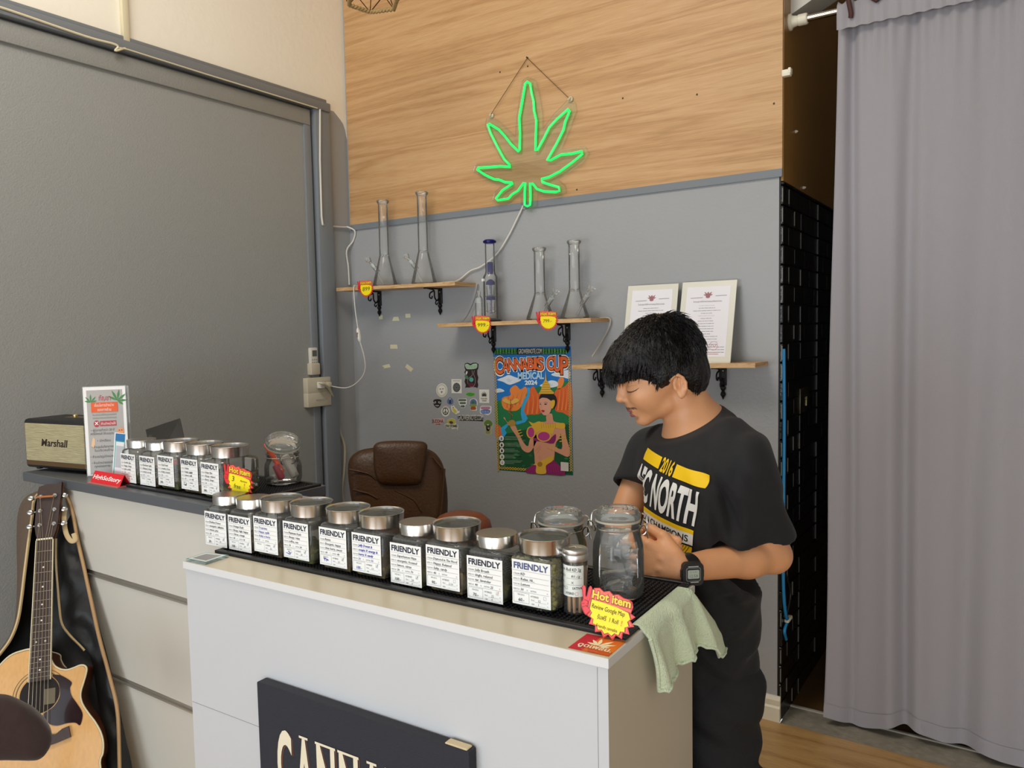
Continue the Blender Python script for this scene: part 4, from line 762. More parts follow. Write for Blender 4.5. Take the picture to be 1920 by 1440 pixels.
def fold(x, v):    # v: 0 bottom, 1 top
    y = 0
    for xc, wd, a, bot in ((xv[0], .018, .03, .5), (xv[1], .03, .055, 1.0), (xv[2], .05, .05, 1.0), (.13, .05, .05, 1), (.42, .06, .05, 1), (.75, .06, .05, 1), (1.1, .05, .05, 1), (1.5, .06, .05, 1), (1.9, .05, .05, 1)):
        s_ = (.35 + .65 * (1 - v)) if bot == 1.0 else (.4 + .6 * v)
        y += a * s_ * math.exp(-((x - xc - .012 * math.sin(3 * v + xc * 9)) / wd) ** 2)
    y += (.003 + .016 * (1 - v) ** 1.3) * math.sin(2 * PI * x / .26 + 1.2 + .8 * v) + .0015 * math.sin(2 * PI * x / .09 + ph[0] + 2 * v)
    y += .012 * v ** 18 * math.sin(2 * PI * x / .05 + 3)
    return y
for j in range(NZ + 1):
    v = j / NZ; z = .028 + (zt + .02 - .028) * v
    for i in range(NX + 1):
        u = i / NX; x = xs0 + (xs1 - xs0) * u; x += (-.035 * (1 - v) ** 1.2 + .012 * math.sin(v * 7 + .6) * (1 - v)) * max(0, 1 - u * 9)
        zz_ = z - (.012 * math.sin(2 * PI * x / .26 + 1) + .014 * math.sin(2 * PI * x / .53 + 2.2)) * (1 - v) ** 6 * 1.0
        V.append((x, YC + .006 + fold(x, v), zz_))
for j in range(NZ):
    for i in range(NX): a = j * (NX + 1) + i; F.append((a, a + 1, a + NX + 2, a + NX + 1))
t = thing('curtain', 'long grey curtain hanging from the rod to the floor', 'curtain', (xs0 + .7, YC, .03))
b = MB(CF); b.add(V, F); o = b.build('fabric', t, 80); md = o.modifiers.new('s', 'SOLIDIFY'); md.thickness = .002
V = []; F = []                                     # the turned hem
for j in range(3):
    for i in range(NX + 1): k = i; p = b.V[j * (NX + 1) + i]; V.append((p[0], p[1] - .0035, p[2] + (0 if j < 2 else -.02)))
for j in range(2):
    for i in range(NX): a = j * (NX + 1) + i; F.append((a, a + 1, a + NX + 2, a + NX + 1))
b2 = MB(CF); b2.add(V, F); b2.build('hem', t, 80)
V = []; F = []
for i in range(NX + 1):                            # gathered heading wrapped over the rod
    p = b.V[NZ * (NX + 1) + i]; x = p[0]; w_ = .006 * math.sin(2 * PI * x / .045)
    for a, dz in ((-.022, -.075), (-.024, -.03), (-.02, .012), (0, .03 + w_), (.02, .012)): V.append((x, YC + a + w_ * .6, zt + dz + w_ * .5))
for i in range(NX):
    for j in range(4): a = i * 5 + j; F.append((a, a + 1, a + 6, a + 5))
b3 = MB(CF); b3.add(V, F); b3.build('gathered_heading', t, 80)
b = MB(mat('chocolate_tie', '4a2a26', .7)); q = aty(1594, 12, YC - .03); b.tube(spline([q + Vector((-.01, 0, .06)), q + Vector((-.004, -.01, .02)), q + Vector((.004, -.006, -.025)), q + Vector((.002, 0, -.04))], 4), .009, 8); q = aty(1643, 0, YC - .03); b.tube([q + Vector((-.02, 0, .02)), q, q + Vector((.03, 0, .02))], .01, 8); b.build('brown_tie', t)
# ------------------------------------------------------------------ small things on the passage wall
p = atx(1466, 138, XR + .003); b = MB(mat('white_cap', 'e9e4cf', .4)); b.bb((XR + .003, p.y - .005, p.z - .012), (XR + .034, p.y + .02, p.z + .012), .003); b.bb((XR + .026, p.y - .006, p.z - .004), (XR + .036, p.y + .022, p.z + .016), .002); tag(b.build('wall_hook'), 'small white plastic hook on the dark brown board', 'hook')
for q, l in (((1491, 247), 'tiny pale screw in the middle of the brown board'), ((1506, 352), 'pale chipped screw where brown board meets black brick')):
    p = atx(*q, XR + .003); b = MB(mat('pale_screw', 'd9d2c0', .4)); b.lathe([(.006, 0), (.006, .006), (.002, .012)], 8, (XR + .002, p.y, p.z), frame((1, 0, 0))); tag(b.build('wall_screw'), l, 'screw')
p, q = atx(1499, 729, XR + .004), atx(1515, 770, XR + .004); t = thing('door_lock_plate', 'worn metal lock plate with a keyhole on the black brick', 'lock', (XR, (p.y + q.y) / 2, q.z))
b = MB(mat('worn_bronze_plate', '4a4437', .35, metal=.7)); b.bb((XR - .002, p.y, q.z), (XR + .009, q.y, p.z), .003); b.build('plate', t)
b = MB(mat('brass_keyhole', 'd8c893', .35, metal=.6)); cy_k, cz_k = (p.y + q.y) / 2 + .02, (p.z + q.z) / 2; b.lathe([(.008, 0), (.008, .003), (.001, .004)], 12, (XR + .009, cy_k, cz_k + .006), frame((1, 0, 0))); b.bb((XR + .008, cy_k - .004, cz_k - .025), (XR + .0115, cy_k + .004, cz_k + .004)); b.build('keyhole', t)
zb = lambda py: atx(1463, py, XR + .008).z
b = MB(mat('bright_blue_cable', '1f7fb8', .45)); yq = YB + .006
b.tube(spline([Vector((XR + .006, yq, zb(655))), Vector((XR + .009, yq, zb(800))), Vector((XR + .008, yq, zb(950))), Vector((XR + .009, yq - .002, zb(1100))), Vector((XR + .014, yq + .02, zb(1165))), Vector((XR + .014, yq + .07, zb(1176))), Vector((XR + .012, yq + .05, zb(1178))), Vector((XR + .012, yq + .006, zb(1190))), Vector((XR + .012, yq + .03, zb(1210)))], 6), .0062, 8)
t = b.build('blue_cable'); tag(t, 'bright blue cable running down the corner beside the black brick', 'cable')
b = MB(mat('white_cap', 'e9e4cf', .4)); b.bb((XR + .004, yq + .03, zb(1176) - .006), (XR + .022, yq + .09, zb(1176) + .008), .003); b.build('white_clip', t)
b = MB(mat('black_cable', '101010', .5)); b.tube(spline([Vector((XR + .008, yq + .02, zb(1080))), Vector((XR + .01, yq + .1, zb(1130))), Vector((XR + .01, yq + .06, zb(1160))), Vector((XR + .012, yq + .03, zb(1170)))], 6), .005, 8); tag(b.build('black_cable'), 'loose black cable hooked behind the person at the brick corner', 'cable')
# ------------------------------------------------------------------ pendant lamp
pc = atd(699, 3, 3.1); t = thing('pendant_lamp', 'jute rope cage pendant lamp at the top edge', 'lamp', (pc.x, pc.y, 3.95))
ROPE = mat('jute_rope', 'b79a68', .85, bump=.8, bscale=300); RW = mat('rusty_wire', '3a1c10', .6, metal=.5)
rg = lambda r, z, n=6, a0=.35: [Vector((pc.x + r * math.cos(a0 + 2 * PI * k / n), pc.y + r * math.sin(a0 + 2 * PI * k / n), z)) for k in range(n)]
r0 = rg(.105, pc.z); r1 = rg(.16, pc.z + .11, 6, .35 + PI / 6); r2 = rg(.06, pc.z + .25)
for R_ in (r0, r1, r2):
    b = MB(ROPE); N_ = 90; n6 = len(R_)
    pts = [R_[int(i / N_ * n6)].lerp(R_[(int(i / N_ * n6) + 1) % n6], i / N_ * n6 % 1) for i in range(N_)]
    for s_ in (0, PI): b.tube([p + Vector((0, 0, .0045 * math.sin(i * 1.4 + s_))) + (p - Vector((pc.x, pc.y, p.z))).normalized() * .0045 * math.cos(i * 1.4 + s_) for i, p in enumerate(pts)], .006, 6, closed=True, cap=False)
    b.build('rope_ring', t, 60)
b = MB(RW)
for k in range(6): b.tube([r0[k], r1[k]], .0022, 6); b.tube([r0[(k + 1) % 6], r1[k]], .0022, 6); b.tube([r1[k], r2[k]], .0022, 6); b.tube([r1[k], r2[(k + 1) % 6]], .0022, 6); b.tube([r0[k], Vector((pc.x, pc.y, pc.z + .09))], .0018, 6)
b.build('wire_cage', t)
b = MB(mat('black_cable', '101010', .5)); b.tube([Vector((pc.x, pc.y, pc.z + .2)), Vector((pc.x, pc.y, 3.95))], .004, 8); b.lathe([(.02, .17), (.02, .22), (.008, .235)], 14, (pc.x, pc.y, pc.z)); b.build('cord', t)
b = MB(mat('frosted_bulb', 'efe6d2', .3, emit='ffd9a0', estr=2.)); b.lathe([(.012, .17), (.016, .15), (.03, .12), (.03, .1), (.02, .083), (.001, .078)], 18, (pc.x, pc.y, pc.z)); b.build('bulb', t)
# ------------------------------------------------------------------ bar mats
RUB = mat('black_rubber_mat', '1c1d20', .5, bump=.1, bscale=200)
def bar_mat(label, Mx, x0, y0, x1, y1, z, p=.0098):
    t = thing('bar_mat', label, 'bar mat', mtx=Mx @ TM(((x0 + x1) / 2, (y0 + y1) / 2, z)))
    T = Mx; b = MB(RUB); b.T = T; b.bb((x0, y0, z), (x1, y1, z + .002), .001, 1); b.build('mat_sheet', t, 0)
    b = MB(RUB); b.T = T
    for q in ((x0, y0, x1, y0 + .014), (x0, y1 - .014, x1, y1), (x0, y0 + .014, x0 + .014, y1 - .014), (x1 - .014, y0 + .014, x1, y1 - .014)): b.bb((q[0], q[1], z + .002), (q[2], q[3], z + .0075), .001, 1)
    b.build('raised_rim', t, 0)
    b = MB(RUB); b.T = T; x = x0 + .02
    while x < x1 - .018:
        y = y0 + .02
        while y < y1 - .018:
            h = .0031; b.add([(x - h, y - h, z + .002), (x + h, y - h, z + .002), (x + h, y + h, z + .002), (x - h, y + h, z + .002), (x - h * .7, y - h * .7, z + .0058), (x + h * .7, y - h * .7, z + .0058), (x + h * .7, y + h * .7, z + .0058), (x - h * .7, y + h * .7, z + .0058)], [(0, 1, 5, 4), (1, 2, 6, 5), (2, 3, 7, 6), (3, 0, 4, 7), (4, 5, 6, 7)]); y += p
        x += p
    b.build('rubber_nubs', t, 0)
bar_mat('long black rubber bar mat under the front row of jars', CM, -1.135 + .03, .082, -.005, .413, ZC)
ml = atz(222, 908, ZL); bar_mat('black rubber bar mat under the jars on the grey ledge', Matrix(), ml.x, YL + .03, XLR - .002, YL + .325, ZL)
# ------------------------------------------------------------------ square storage jars
STEEL = mat('brushed_steel_lid', 'd2d0cc', .22, metal=1, var=.06, vscale=3, stretch=(1, 1, 60)); STEELT = mat('spun_steel_top', 'aaa5a0', .38, metal=1)
JG = glass('jar_glass', (.985, .99, .985), .88, .02, .05, (.8, .82, .78)); JGT = glass('jar_glass_thick', (.95, .96, .95), .8, .03, .1, (.8, .82, .78))
BUD = mat('dried_green_buds', '6a6c38', .9, bump=1, bscale=120, var=.55, vscale=90); BUDL = mat('pale_green_buds', '7f7a48', .9, bump=1, bscale=150, var=.6, vscale=110); BUDB = mat('brown_green_buds', '725f3c', .9, bump=1, bscale=120, var=.5, vscale=90)
NAVY = ink('1c2238'); LINEC = ink('55585e'); HW = ink('26262a'); HWB = ink('2b2aa8'); LAB = mat('white_label_paper', 'f1f1ee', .5)
def sq_ring(hx, hy, z, q, n=44, c=(0, 0)):
    """q 0: round ... 1: rounded square"""
    R = []
    for i in range(n):
        a = 2 * PI * i / n; e = 2 + 5 * q; ca, sa = math.cos(a), math.sin(a); r = (abs(ca) ** e + abs(sa) ** e) ** (-1 / e); R.append((c[0] + hx * ca * r, c[1] + hy * sa * r, z))
    return R
def friendly_label(b, sh, w, h, d):
    b.prism(sh, [(0, 0), (w, 0), (w, h), (0, h)], 0, .0003, LAB); K = 3
    b.text(sh, 'FRIENDLY', .004, h - .0165, .0118, d.get('hc', NAVY), K, w=w - .008, bold=.035, res=2)
    x = .002
    while x < w - .003: b.line(sh, [(x, h - .0205), (x + .002, h - .0205)], .0005, K, NAVY); x += .0031
    rows = [('STRAIN', d['s']), ('EFFECTS', d['e']), ('FLAVORS', d['f'])]; y = h - .0285; hc = d.get('c', HW)
    for a_, v in rows:
        b.text(sh, a_, .003, y, .0031, LINEC, K, res=1, wmax=.014); b.line(sh, [(.003, y - .0022), (w - .003, y - .0022)], .00035, K, LINEC)
        if v: b.text(sh, v, .019, y - .0002, .0052, hc, K + 1, res=1, wmax=w - .024, bold=d.get('b', .012), shear=.15)
        y -= .0098
    b.text(sh, 'INDICA', .003, y, .0031, LINEC, K, res=1, wmax=.013); b.text(sh, 'SATIVA', w * .48, y, .0031, LINEC, K, res=1, wmax=.013); b.text(sh, '%', w - .008, y, .003, LINEC, K, res=1); b.text(sh, '%', w * .38, y, .003, LINEC, K, res=1)
    if d.get('i'): b.text(sh, d['i'], .0185, y - .0004, .0048, hc, K + 1, res=1, wmax=.012, shear=.15, bold=.01)
    if d.get('sv'): b.text(sh, d['sv'], w * .66, y - .0004, .0048, hc, K + 1, res=1, wmax=.012, shear=.15, bold=.01)
    b.line(sh, [(.003, y - .0024), (w - .003, y - .0024)], .00035, K, LINEC); yb = y - .0045
    for P in ([(.003, yb), (w * .44, yb)], [(.003, .004), (w * .44, .004)], [(.003, yb), (.003, .004)], [(w * .44, yb), (w * .44, .004)]): b.line(sh, P, .0004, K, LINEC)
    b.text(sh, 'PRICE/G', w * .23, yb - .0055, .003, LINEC, K, res=1, al='c', wmax=.018)
    if d.get('p'): b.text(sh, d['p'], w * .235, yb - .0155 if yb > .028 else .0065, .0062, d.get('pc', hc), K + 1, res=2, al='c', shear=.15, bold=.012, wmax=w * .36)
    if d.get('x'):
        xs = w * .1
        for k in range(7): b.line(sh, [(xs + random.uniform(0, .018), .008 + random.uniform(0, .009)), (xs + random.uniform(.004, .022), .008 + random.uniform(0, .009))], .0011, K + 2, d['x'])
    b.text(sh, 'HYBRID', w * .49, yb - .0058, .0037, LINEC, K, res=1, wmax=.019)
    bx = w * .82; by = yb - .0065; sq = [(bx, by), (bx + .0055, by), (bx + .0055, by + .0055), (bx, by + .0055), (bx, by)]; b.line(sh, sq, .0004, K, LINEC)
    if d.get('h'): b.line(sh, [(bx + .001, by + .003), (bx + .0025, by + .001), (bx + .006, by + .0075)], .0008, K + 1, ink('d4823a') if d['h'] == 2 else hc)
    for k, (a_, v) in enumerate((('THC', d.get('t', '')), ('CBD', d.get('cb', '')))):
        yy = yb - .0125 - .0072 * k; b.text(sh, a_, w * .49, yy, .003, LINEC, K, res=1, wmax=.008); b.line(sh, [(w * .6, yy - .001), (w - .009, yy - .001)], .0003, K, LINEC); b.text(sh, '%', w - .0075, yy, .0028, LINEC, K, res=1)
        if v: b.text(sh, v, w * .68, yy, .0044, hc, K + 1, res=1, shear=.15, wmax=.014)
def jar(label, Mx, big, d, fill=.016, bud=None, lx=0., depth=1., tall=1., group='jars in the front row on the counter', lw=.083):
    """Mx: frame at the base centre, x right along the row, y away from the customer"""
    t = thing('storage_jar', label, 'jar', mtx=Mx, group=group); W = .0505 if big else .0445; D = W * depth; hb = (.106 if big else .104) * tall; rl = .047 if big else .0395; ln = .0285 if big else .0235
    b = MB(JG); rs = [(.66, .0, .6), (.74, .0015, .75), (1, .016, 1), (1, .03, 1), (1, hb - .014, 1), (.985, hb - .008, .95), (.93, hb - .003, .75)]
    R = [sq_ring(W * a, D * a, z, q) for a, z, q in rs] + [sq_ring(rl * .97, rl * .97, hb, 0), sq_ring(rl * .95, rl * .95, hb + .012, 0)]
    b.rings(R, False); b.F.append(tuple(reversed(range(44)))); b.I.append(0); b.m(JGT); b.rings([sq_ring(W * .9, D * .9, .008, 1), sq_ring(W * .2, D * .2, .0065, .2)], False); b.rings([sq_ring(W * .985, D * .985, hb - .0085, .95), sq_ring(W * .94, D * .94, hb - .0045, .8)], False)
    b.build('glass_body', t, 50, True)
    b = MB(STEEL); z0 = hb + .002; z1 = z0 + ln
    if big:
        b.lathe([(rl, z0), (rl * 1.02, z0 + .001), (rl * 1.06, z1 - .0025), (rl * 1.075, z1), (rl * 1.06, z1 + .001), (rl * .99, z1 - .001), (rl * .985, z1 - .004)], 56, cap0=True, cap1=False)
        lo = b.build('steel_lid', t, 30, True); g = MB(glass('lid_window_glass', (.72, .76, .72), .7, .06, .12, (.5, .52, .46))); g.lathe([(rl * .985, z1 - .0042), (.001, z1 - .0038)], 48, cap0=False, cap1=False); g.build('lid_window', lo, 30, True)
        g = MB(STEELT); g.lathe([(rl * .97, z1 - .012), (.001, z1 - .012)], 40, cap0=False, cap1=False); g.build('lid_liner', lo, 30, True)
    else:
        b.lathe([(rl, z0), (rl * 1.03, z0 + .001), (rl * 1.045, z1 - .003), (rl * 1.03, z1 - .0005)], 56, cap1=False); b.m(STEELT); b.lathe([(rl * 1.03, z1 - .0005), (rl * .97, z1), (rl * .5, z1 - .0003), (.0015, z1)], 56, cap0=False); b.build('steel_lid', t, 30, True)
    h = .0855; sh = Sheet((-lw / 2 + lx, -D - .0006, .0125 if big else .0045), (1, 0, 0), (0, 0, 1), .00022); b = MB(LAB); friendly_label(b, sh, lw, h, d); b.build('paper_label', t, 0, True)
    if fill:
        b = MB(bud or BUD); n = 9; z0 = .0095; sd = random.uniform(0, 9); V = []; F = []
        def hf(x, y): return z0 + fill * (.75 + .6 * noise.noise(Vector((x * 60 + sd, y * 60, sd))))
        N_ = 14
        for j in range(N_ + 1):
            for i in range(N_ + 1):
                x = (i / N_ * 2 - 1); y = (j / N_ * 2 - 1); s_ = .93 - (.16 if (abs(x) > .99 or abs(y) > .99) else 0); zz = hf(x * W, y * D); V.append((x * W * .93, y * D * .93, max(zz, z0 + .004)))
        for j in range(N_):
            for i in range(N_): a = j * (N_ + 1) + i; F.append((a, a + 1, a + N_ + 2, a + N_ + 1))
        k = len(V); edge = [i for i in range(N_ + 1)] + [(j + 1) * (N_ + 1) - 1 for j in range(1, N_ + 1)] + [N_ * (N_ + 1) + i for i in range(N_ - 1, -1, -1)] + [j * (N_ + 1) for j in range(N_ - 1, 0, -1)]
        for e in edge: V.append((V[e][0] * .82, V[e][1] * .82, .0025))
        m_ = len(edge)
        for i in range(m_): F.append((edge[(i + 1) % m_], edge[i], k + i, k + (i + 1) % m_))
        b.add(V, F); o = b.build('dried_buds', t, 60, True); o['kind'] = 'stuff'
    return t
def lumps(W, D, z0, z1, n, r, m_, t):
    b = MB(m_); ico = bmesh.new(); bmesh.ops.create_icosphere(ico, subdivisions=2, radius=1); base = [v.co.copy() for v in ico.verts]; F = [tuple(v.index for v in f.verts) for f in ico.faces]; ico.free()
    for k in range(n):
        c = Vector((random.uniform(-W, W), random.uniform(-D, D), random.uniform(z0, z1)))
        if random.random() < .75:
            if random.random() < .6: c.y = -D * random.uniform(.88, 1)
            else: c.x = W * random.uniform(.88, 1)
        s_ = Vector((r * random.uniform(.7, 1.3), r * random.uniform(.7, 1.2), r * random.uniform(.7, 1.2)))
        b.add([(c.x + v.x * s_.x * (1 + .35 * noise.noise(v * 2.2 + c * 80)), c.y + v.y * s_.y * (1 + .35 * noise.noise(v * 2.2 + c * 70)), c.z + v.z * s_.z * (1 + .35 * noise.noise(v * 2.4 + c * 60))) for v in base], F)
    o = b.build('dried_buds', t, 70, True); o['kind'] = 'stuff'
BJ = ZC + .0062
def slot(u, v): return CM @ TM((u, v, BJ))
random.seed(21)
J = [(-1.165 + .002, 0, dict(s='Durban Poison', e='energetic, talkative', f='sweet, pine', i='20', p='20.-', t='19', h=1), .0, 'front-row square jar at the far left end, nearly empty'),
     (-1.072, 0, dict(s='Orange Kush', e='Sleepy, high, happy', f='Citrus, orange', i='40', sv='60', p='100.-', t='24', h=1), .018, 'front-row square jar second from the left end, small solid lid'),
     (-.978, 1, dict(s='Tropicana', e='Happy, uplift', f='fruity x berry', i='5', p='', t='22', h=1, c=HWB), .016, 'front-row jar with faint blue handwriting and no price'),
     (-.875, 1, dict(s='Platinum Kush', e='Sleepy, relax', f='coffee, nut', i='70', sv='30', p='', x=HWB, t='20', h=1), .02, 'front-row jar labelled coffee flavour, its price scribbled blue'),
     (-.757, 1, dict(s='Runtz', e='Energetic, happy', f='blue berry, sweet', i='60', sv='40', p='', x=HWB, t='21', h=1), .018, 'front-row jar with a blue scribbled price, beside the blue written label'),
     (-.657, 1, dict(s='Jelly Donut &', e='couple X energy &', f='berry X candy', i='50', sv='50', p='100.-', c=HWB, t='16', h=1, b=.03), .018, 'front-row jar with a label written over in bold blue ink'),
     (-.548, 0, dict(s='Superlemon Haze', e='energetic, focused', f='lemon, citrus', i='30', sv='70', p='100.-', t='20', cb='0', h=1), .02, 'front-row jar with solid lid, priced 100, right of the bold blue label'),
     (-.452, 1, dict(s='Diamond in The Hood', e='Happy, Relaxed', f='Salty, candy', i='40', sv='', p='90.-', t='2.16', cb='-'), .026, 'front-row jar labelled Diamond, its price corrected to 90'),
     (-.350, 0, dict(s='Jelly Breath', e='tingle, relaxed', f='tar, lavender', i='40', sv='25', p='70.-', t='22', cb='0', h=2), .02, 'front-row jar with solid lid, labelled Jelly Breath, priced 70'),
     (-.245, 1, dict(s='KD', e='Relax, Hi...', f='Lemon', i='30', sv='', p='60.-', t='12', cb='1', hc=ink('4a527e')), 0, 'front-row jar packed full of pale green buds, labelled KD')]
for k, (u, big, d, fill, lab) in enumerate(J):
    W = .0505 if big else .0445
    v = .1 + W + .001; t = jar(lab, slot(u + .0415, v), big, d, fill * 1.35, (BUD, BUDB, BUDB, BUD, BUDB, BUDB, BUD, BUDB, BUD, BUD)[k])
    if k == 9: lumps(.0435, .0435, .012, .1, 620, .0055, BUDL, t)
LJ = [(226.5, 0, dict(s='Gorilla Glue', e='happy, sleepy', f='pine, earthy', i='50', p='150.-', t='22'), 'ledge jar at the left end, in front of the teal card'),
      (261, 0, dict(s='Northern Light', e='Relaxed, sleepy', f='sweet, woody', i='90', p='', t='20'), 'ledge jar second from the left, with small solid lid'),
      (295, 1, dict(s='Tutti Frutti', e='creative, focus', f='fruity, tropical', i='50', p='200.-', t='18'), 'middle one of the five jars on the grey ledge'),
      (338, 1, dict(s='Gelato', e='happy, giggly', f='sweet, milk', i='55', sv='45', p='', x=HW, t='24'), 'ledge jar with a dark scribble at its price, second from the right'),
      (383, 1, dict(s='Grape Ape', e='Sleepy, relaxed', f='Berry, Grape', i='90', p='200.-', t='21', h=1), 'ledge jar at the right end, carrying the starburst sign')]
YJ = YL + .045
for k, (px, big, d, lab) in enumerate(LJ):
    x = aty(px, 880, YJ).x; W = .0505 if big else .0445; lw = .078
    t = jar(lab, TM((x + .004 + lw / 2, YJ + W, ZL + .0062)), big, d, .017, (BUD, BUDB)[k % 2], lx=0, group='jars on the grey ledge', lw=lw, depth=1.0 if k < 4 else 1.25)
    if k == 4: xj5 = x + .004 + lw / 2
# ------------------------------------------------------------------ clip-top jars
WIRE = mat('bright_wire', 'cfcac2', .2, metal=1); GASK = glass('pale_gasket', (.85, .83, .72), .8, .3, .55, (.72, .69, .58))
def clip_jar(label, P, r, h, lid_tilt=0., hinge=0., inside=None, neck=.82, lidr=None):
    t = thing('clip_top_jar', label, 'jar', P); n = 48; lr = lidr or r * .86; x, y, z = P; hn = h * .79
    b = MB(JG); b.lathe([(r * .72, .0), (r * .92, .004), (r, .018), (r, h * .5), (r * .97, h * .62), (r * .86, h * .73), (lr * .93, hn), (lr * .93, hn + .008), (lr, hn + .01), (lr, hn + .014), (lr * .92, hn + .015)], n, P, None, True, False)
    b.m(JGT); b.lathe([(r * .9, .007), (r * .5, .012), (.002, .01)], n, P, None, False, False); b.lathe([(lr * .955, hn - .004), (lr * .97, hn), (lr * .955, hn + .004)], n, P, None, False, False); b.build('glass_body', t, 50)
    R = Matrix.Rotation(lid_tilt, 3, Vector((math.cos(hinge), math.sin(hinge), 0))) if lid_tilt else None
    d_ = Vector((-math.sin(hinge), math.cos(hinge), 0)); piv = Vector(P) + Vector((0, 0, hn + .016)) - d_ * lr * (1 if lid_tilt else 0); off = (lambda p: piv + R @ (Vector(p) + d_ * lr)) if lid_tilt else (lambda p: piv + Vector(p))
    def lt(mb, prof, cap0=False, cap1=False):
        k = len(mb.V); mb.lathe(prof, n, (0, 0, 0), None, cap0, cap1)
        for i in range(k, len(mb.V)): mb.V[i] = tuple(off(mb.V[i]))
    b = MB(GASK); lt(b, [(lr * .9, -.001), (lr * 1.03, -.001), (lr * 1.03, .003), (lr * .9, .003)]); b.build('rubber_seal', t, 50)
    b = MB(JGT); lt(b, [(lr * .9, .003), (lr * 1.02, .004), (lr * 1.05, .008), (lr * 1.04, .013), (lr * .95, .015), (lr * .93, .021), (lr * .86, .0235), (lr * .5, .022), (.002, .023)], True); b.m(GL)
    for rr in (.7, .45, .25): lt(b, [(lr * rr, .0225), (lr * (rr + .02), .0245), (lr * (rr + .05), .0225)])
    b.build('glass_lid', t, 50)
    b = MB(WIRE); b.tube([Vector(P) + Vector((math.cos(a) * (lr * .96 + .002), math.sin(a) * (lr * .96 + .002), hn + .002)) for a in [2 * PI * i / 40 for i in range(40)]], .0015, 6, closed=True, cap=False); b.build('neck_wire', t)
    c, s_ = math.cos(hinge), math.sin(hinge); H = lambda a, o, zz: Vector((x + c * a - s_ * o, y + s_ * a + c * o, z + zz))
    for sg in (-1, 1):
        b = MB(WIRE)
        if not lid_tilt: b.tube(spline([H(sg * (lr + .002), .012, hn + .03), H(sg * (lr + .012), .008, hn + .024), H(sg * (lr + .013), .004, hn - .002), H(sg * (lr + .004), 0, hn - .01), H(sg * (lr + .003), -.008, hn + .004), H(sg * (lr + .014), -.01, hn + .012), H(sg * (lr + .018), -.004, hn - .014)], 5), .0016, 6)
        else: b.tube(spline([H(sg * (lr * .4), -lr, hn + .004), H(sg * (lr * .4), -lr - .012, hn + .01), H(sg * (lr * .4), -lr - .014, hn - .008), H(sg * (lr * .25), -lr - .003, hn - .014)], 5), .0016, 6)
        b.build('wire_clip', t)
    return t
pj = atz(1160, 1116, BJ); rj = .0505
CJ = clip_jar('big empty-looking clip jar with plastic bags, at the mat\'s right end', (pj.x, pj.y, BJ), rj, .172, hinge=.15)
PLB = glass('clear_zip_bag', (.9, .92, .94), .7, .12, .22, (.75, .78, .82)); random.seed(9)
for k in range(7):   # folded zip bags inside
    a = random.uniform(-.6, .6); c = Vector((pj.x + random.uniform(-.006, .012), pj.y + random.uniform(-.012, .012), BJ + .018 + .017 * k)); ex = Vector((math.cos(a), math.sin(a) * .8, random.uniform(-.5, .6))).normalized(); ey = ex.cross(Vector((random.uniform(-.4, .4), -.9, .5))).normalized()
    sh = Sheet(c, ex, ey); b = MB(PLB); V = []; F = []; n = 8; w_, h_ = .029, .026 * random.uniform(.7, 1)
    for j in range(n + 1):
        for i in range(n + 1): xx = (i / n * 2 - 1) * w_; yy = (j / n * 2 - 1) * h_; V.append(sh.p(xx, yy) + sh.n * (.007 * noise.noise(Vector((xx * 45, yy * 45, k * 3.))) + .010 * (yy / h_) ** 2))
    for j in range(n):
        for i in range(n): q = j * (n + 1) + i; F.append((q, q + 1, q + n + 2, q + n + 1))
    b.add(V, F); b.tube([sh.p((i / n * 2 - 1) * w_, h_ * .8) + sh.n * .007 for i in range(n + 1)], .0009, 5); tag(b.build('zip_bag', smooth=60), 'crumpled clear zip bag inside the big clip jar', 'plastic bag', 'zip bags in the clip jar')
d_ = atd(1052, 990, 1.565); pk_ = (d_.x, d_.y, BJ)
zt_ = atd(1052, 966, 1.565).z
t = clip_jar('clip jar standing behind the KD jar and left of the big one', pk_, .053, zt_ - BJ + .004, hinge=.2)
b = MB(BUD); b.lathe([(.03, .009), (.046, .014), (.048, .05), (.03, .058), (.001, .06)], 30, pk_); o = b.build('dried_buds', t, 60); o['kind'] = 'stuff'
pe = atz(532, 906, ZL + .0062); t = clip_jar('clip jar with its lid tipped open on the ledge mat', (pe.x, pe.y, ZL + .0062), .053, .098, lid_tilt=.42, hinge=1.12, lidr=.048)
o3 = Vector((pe.x, pe.y, ZL + .007)); vr = Vector((.83, .56, 0))   # along the photo's right
def rod(nm, lab, cat, m_, a, c, r, n=10): b = MB(m_); b.tube([a, a.lerp(c, .06), a.lerp(c, .94), c], [r * .5, r, r, r * .5], n); tag(b.build(nm), lab, cat)
rod('orange_lighter', 'orange lighter sticking out of the open ledge jar', 'lighter', mat('orange_plastic', 'f05a28', .35), o3 + Vector((.004, -.004, .03)), o3 - vr * .050 + Vector((0, 0, .118)), .0075)
rod('red_lighter', 'dark red lighter lying in the open ledge jar', 'lighter', mat('crimson_plastic', 'b5203a', .35), o3 + vr * .012 + Vector((0, -.02, .014)), o3 - vr * .006 + Vector((0, -.02, .058)), .0105)
rod('paper_roll', 'pale rolled paper packet in the open ledge jar', 'paper packet', mat('pale_paper', 'b9b6ae', .7), o3 + vr * .036 + Vector((0, 0, .016)), o3 + vr * .002 + Vector((0, .004, .082)), .012)
rod('white_lighter', 'white lighter lying flat in the open ledge jar', 'lighter', mat('white_plastic_gloss', 'e4e2e0', .3), o3 - vr * .036 + Vector((0, -.016, .014)), o3 - vr * .002 + Vector((0, -.026, .024)), .0065)
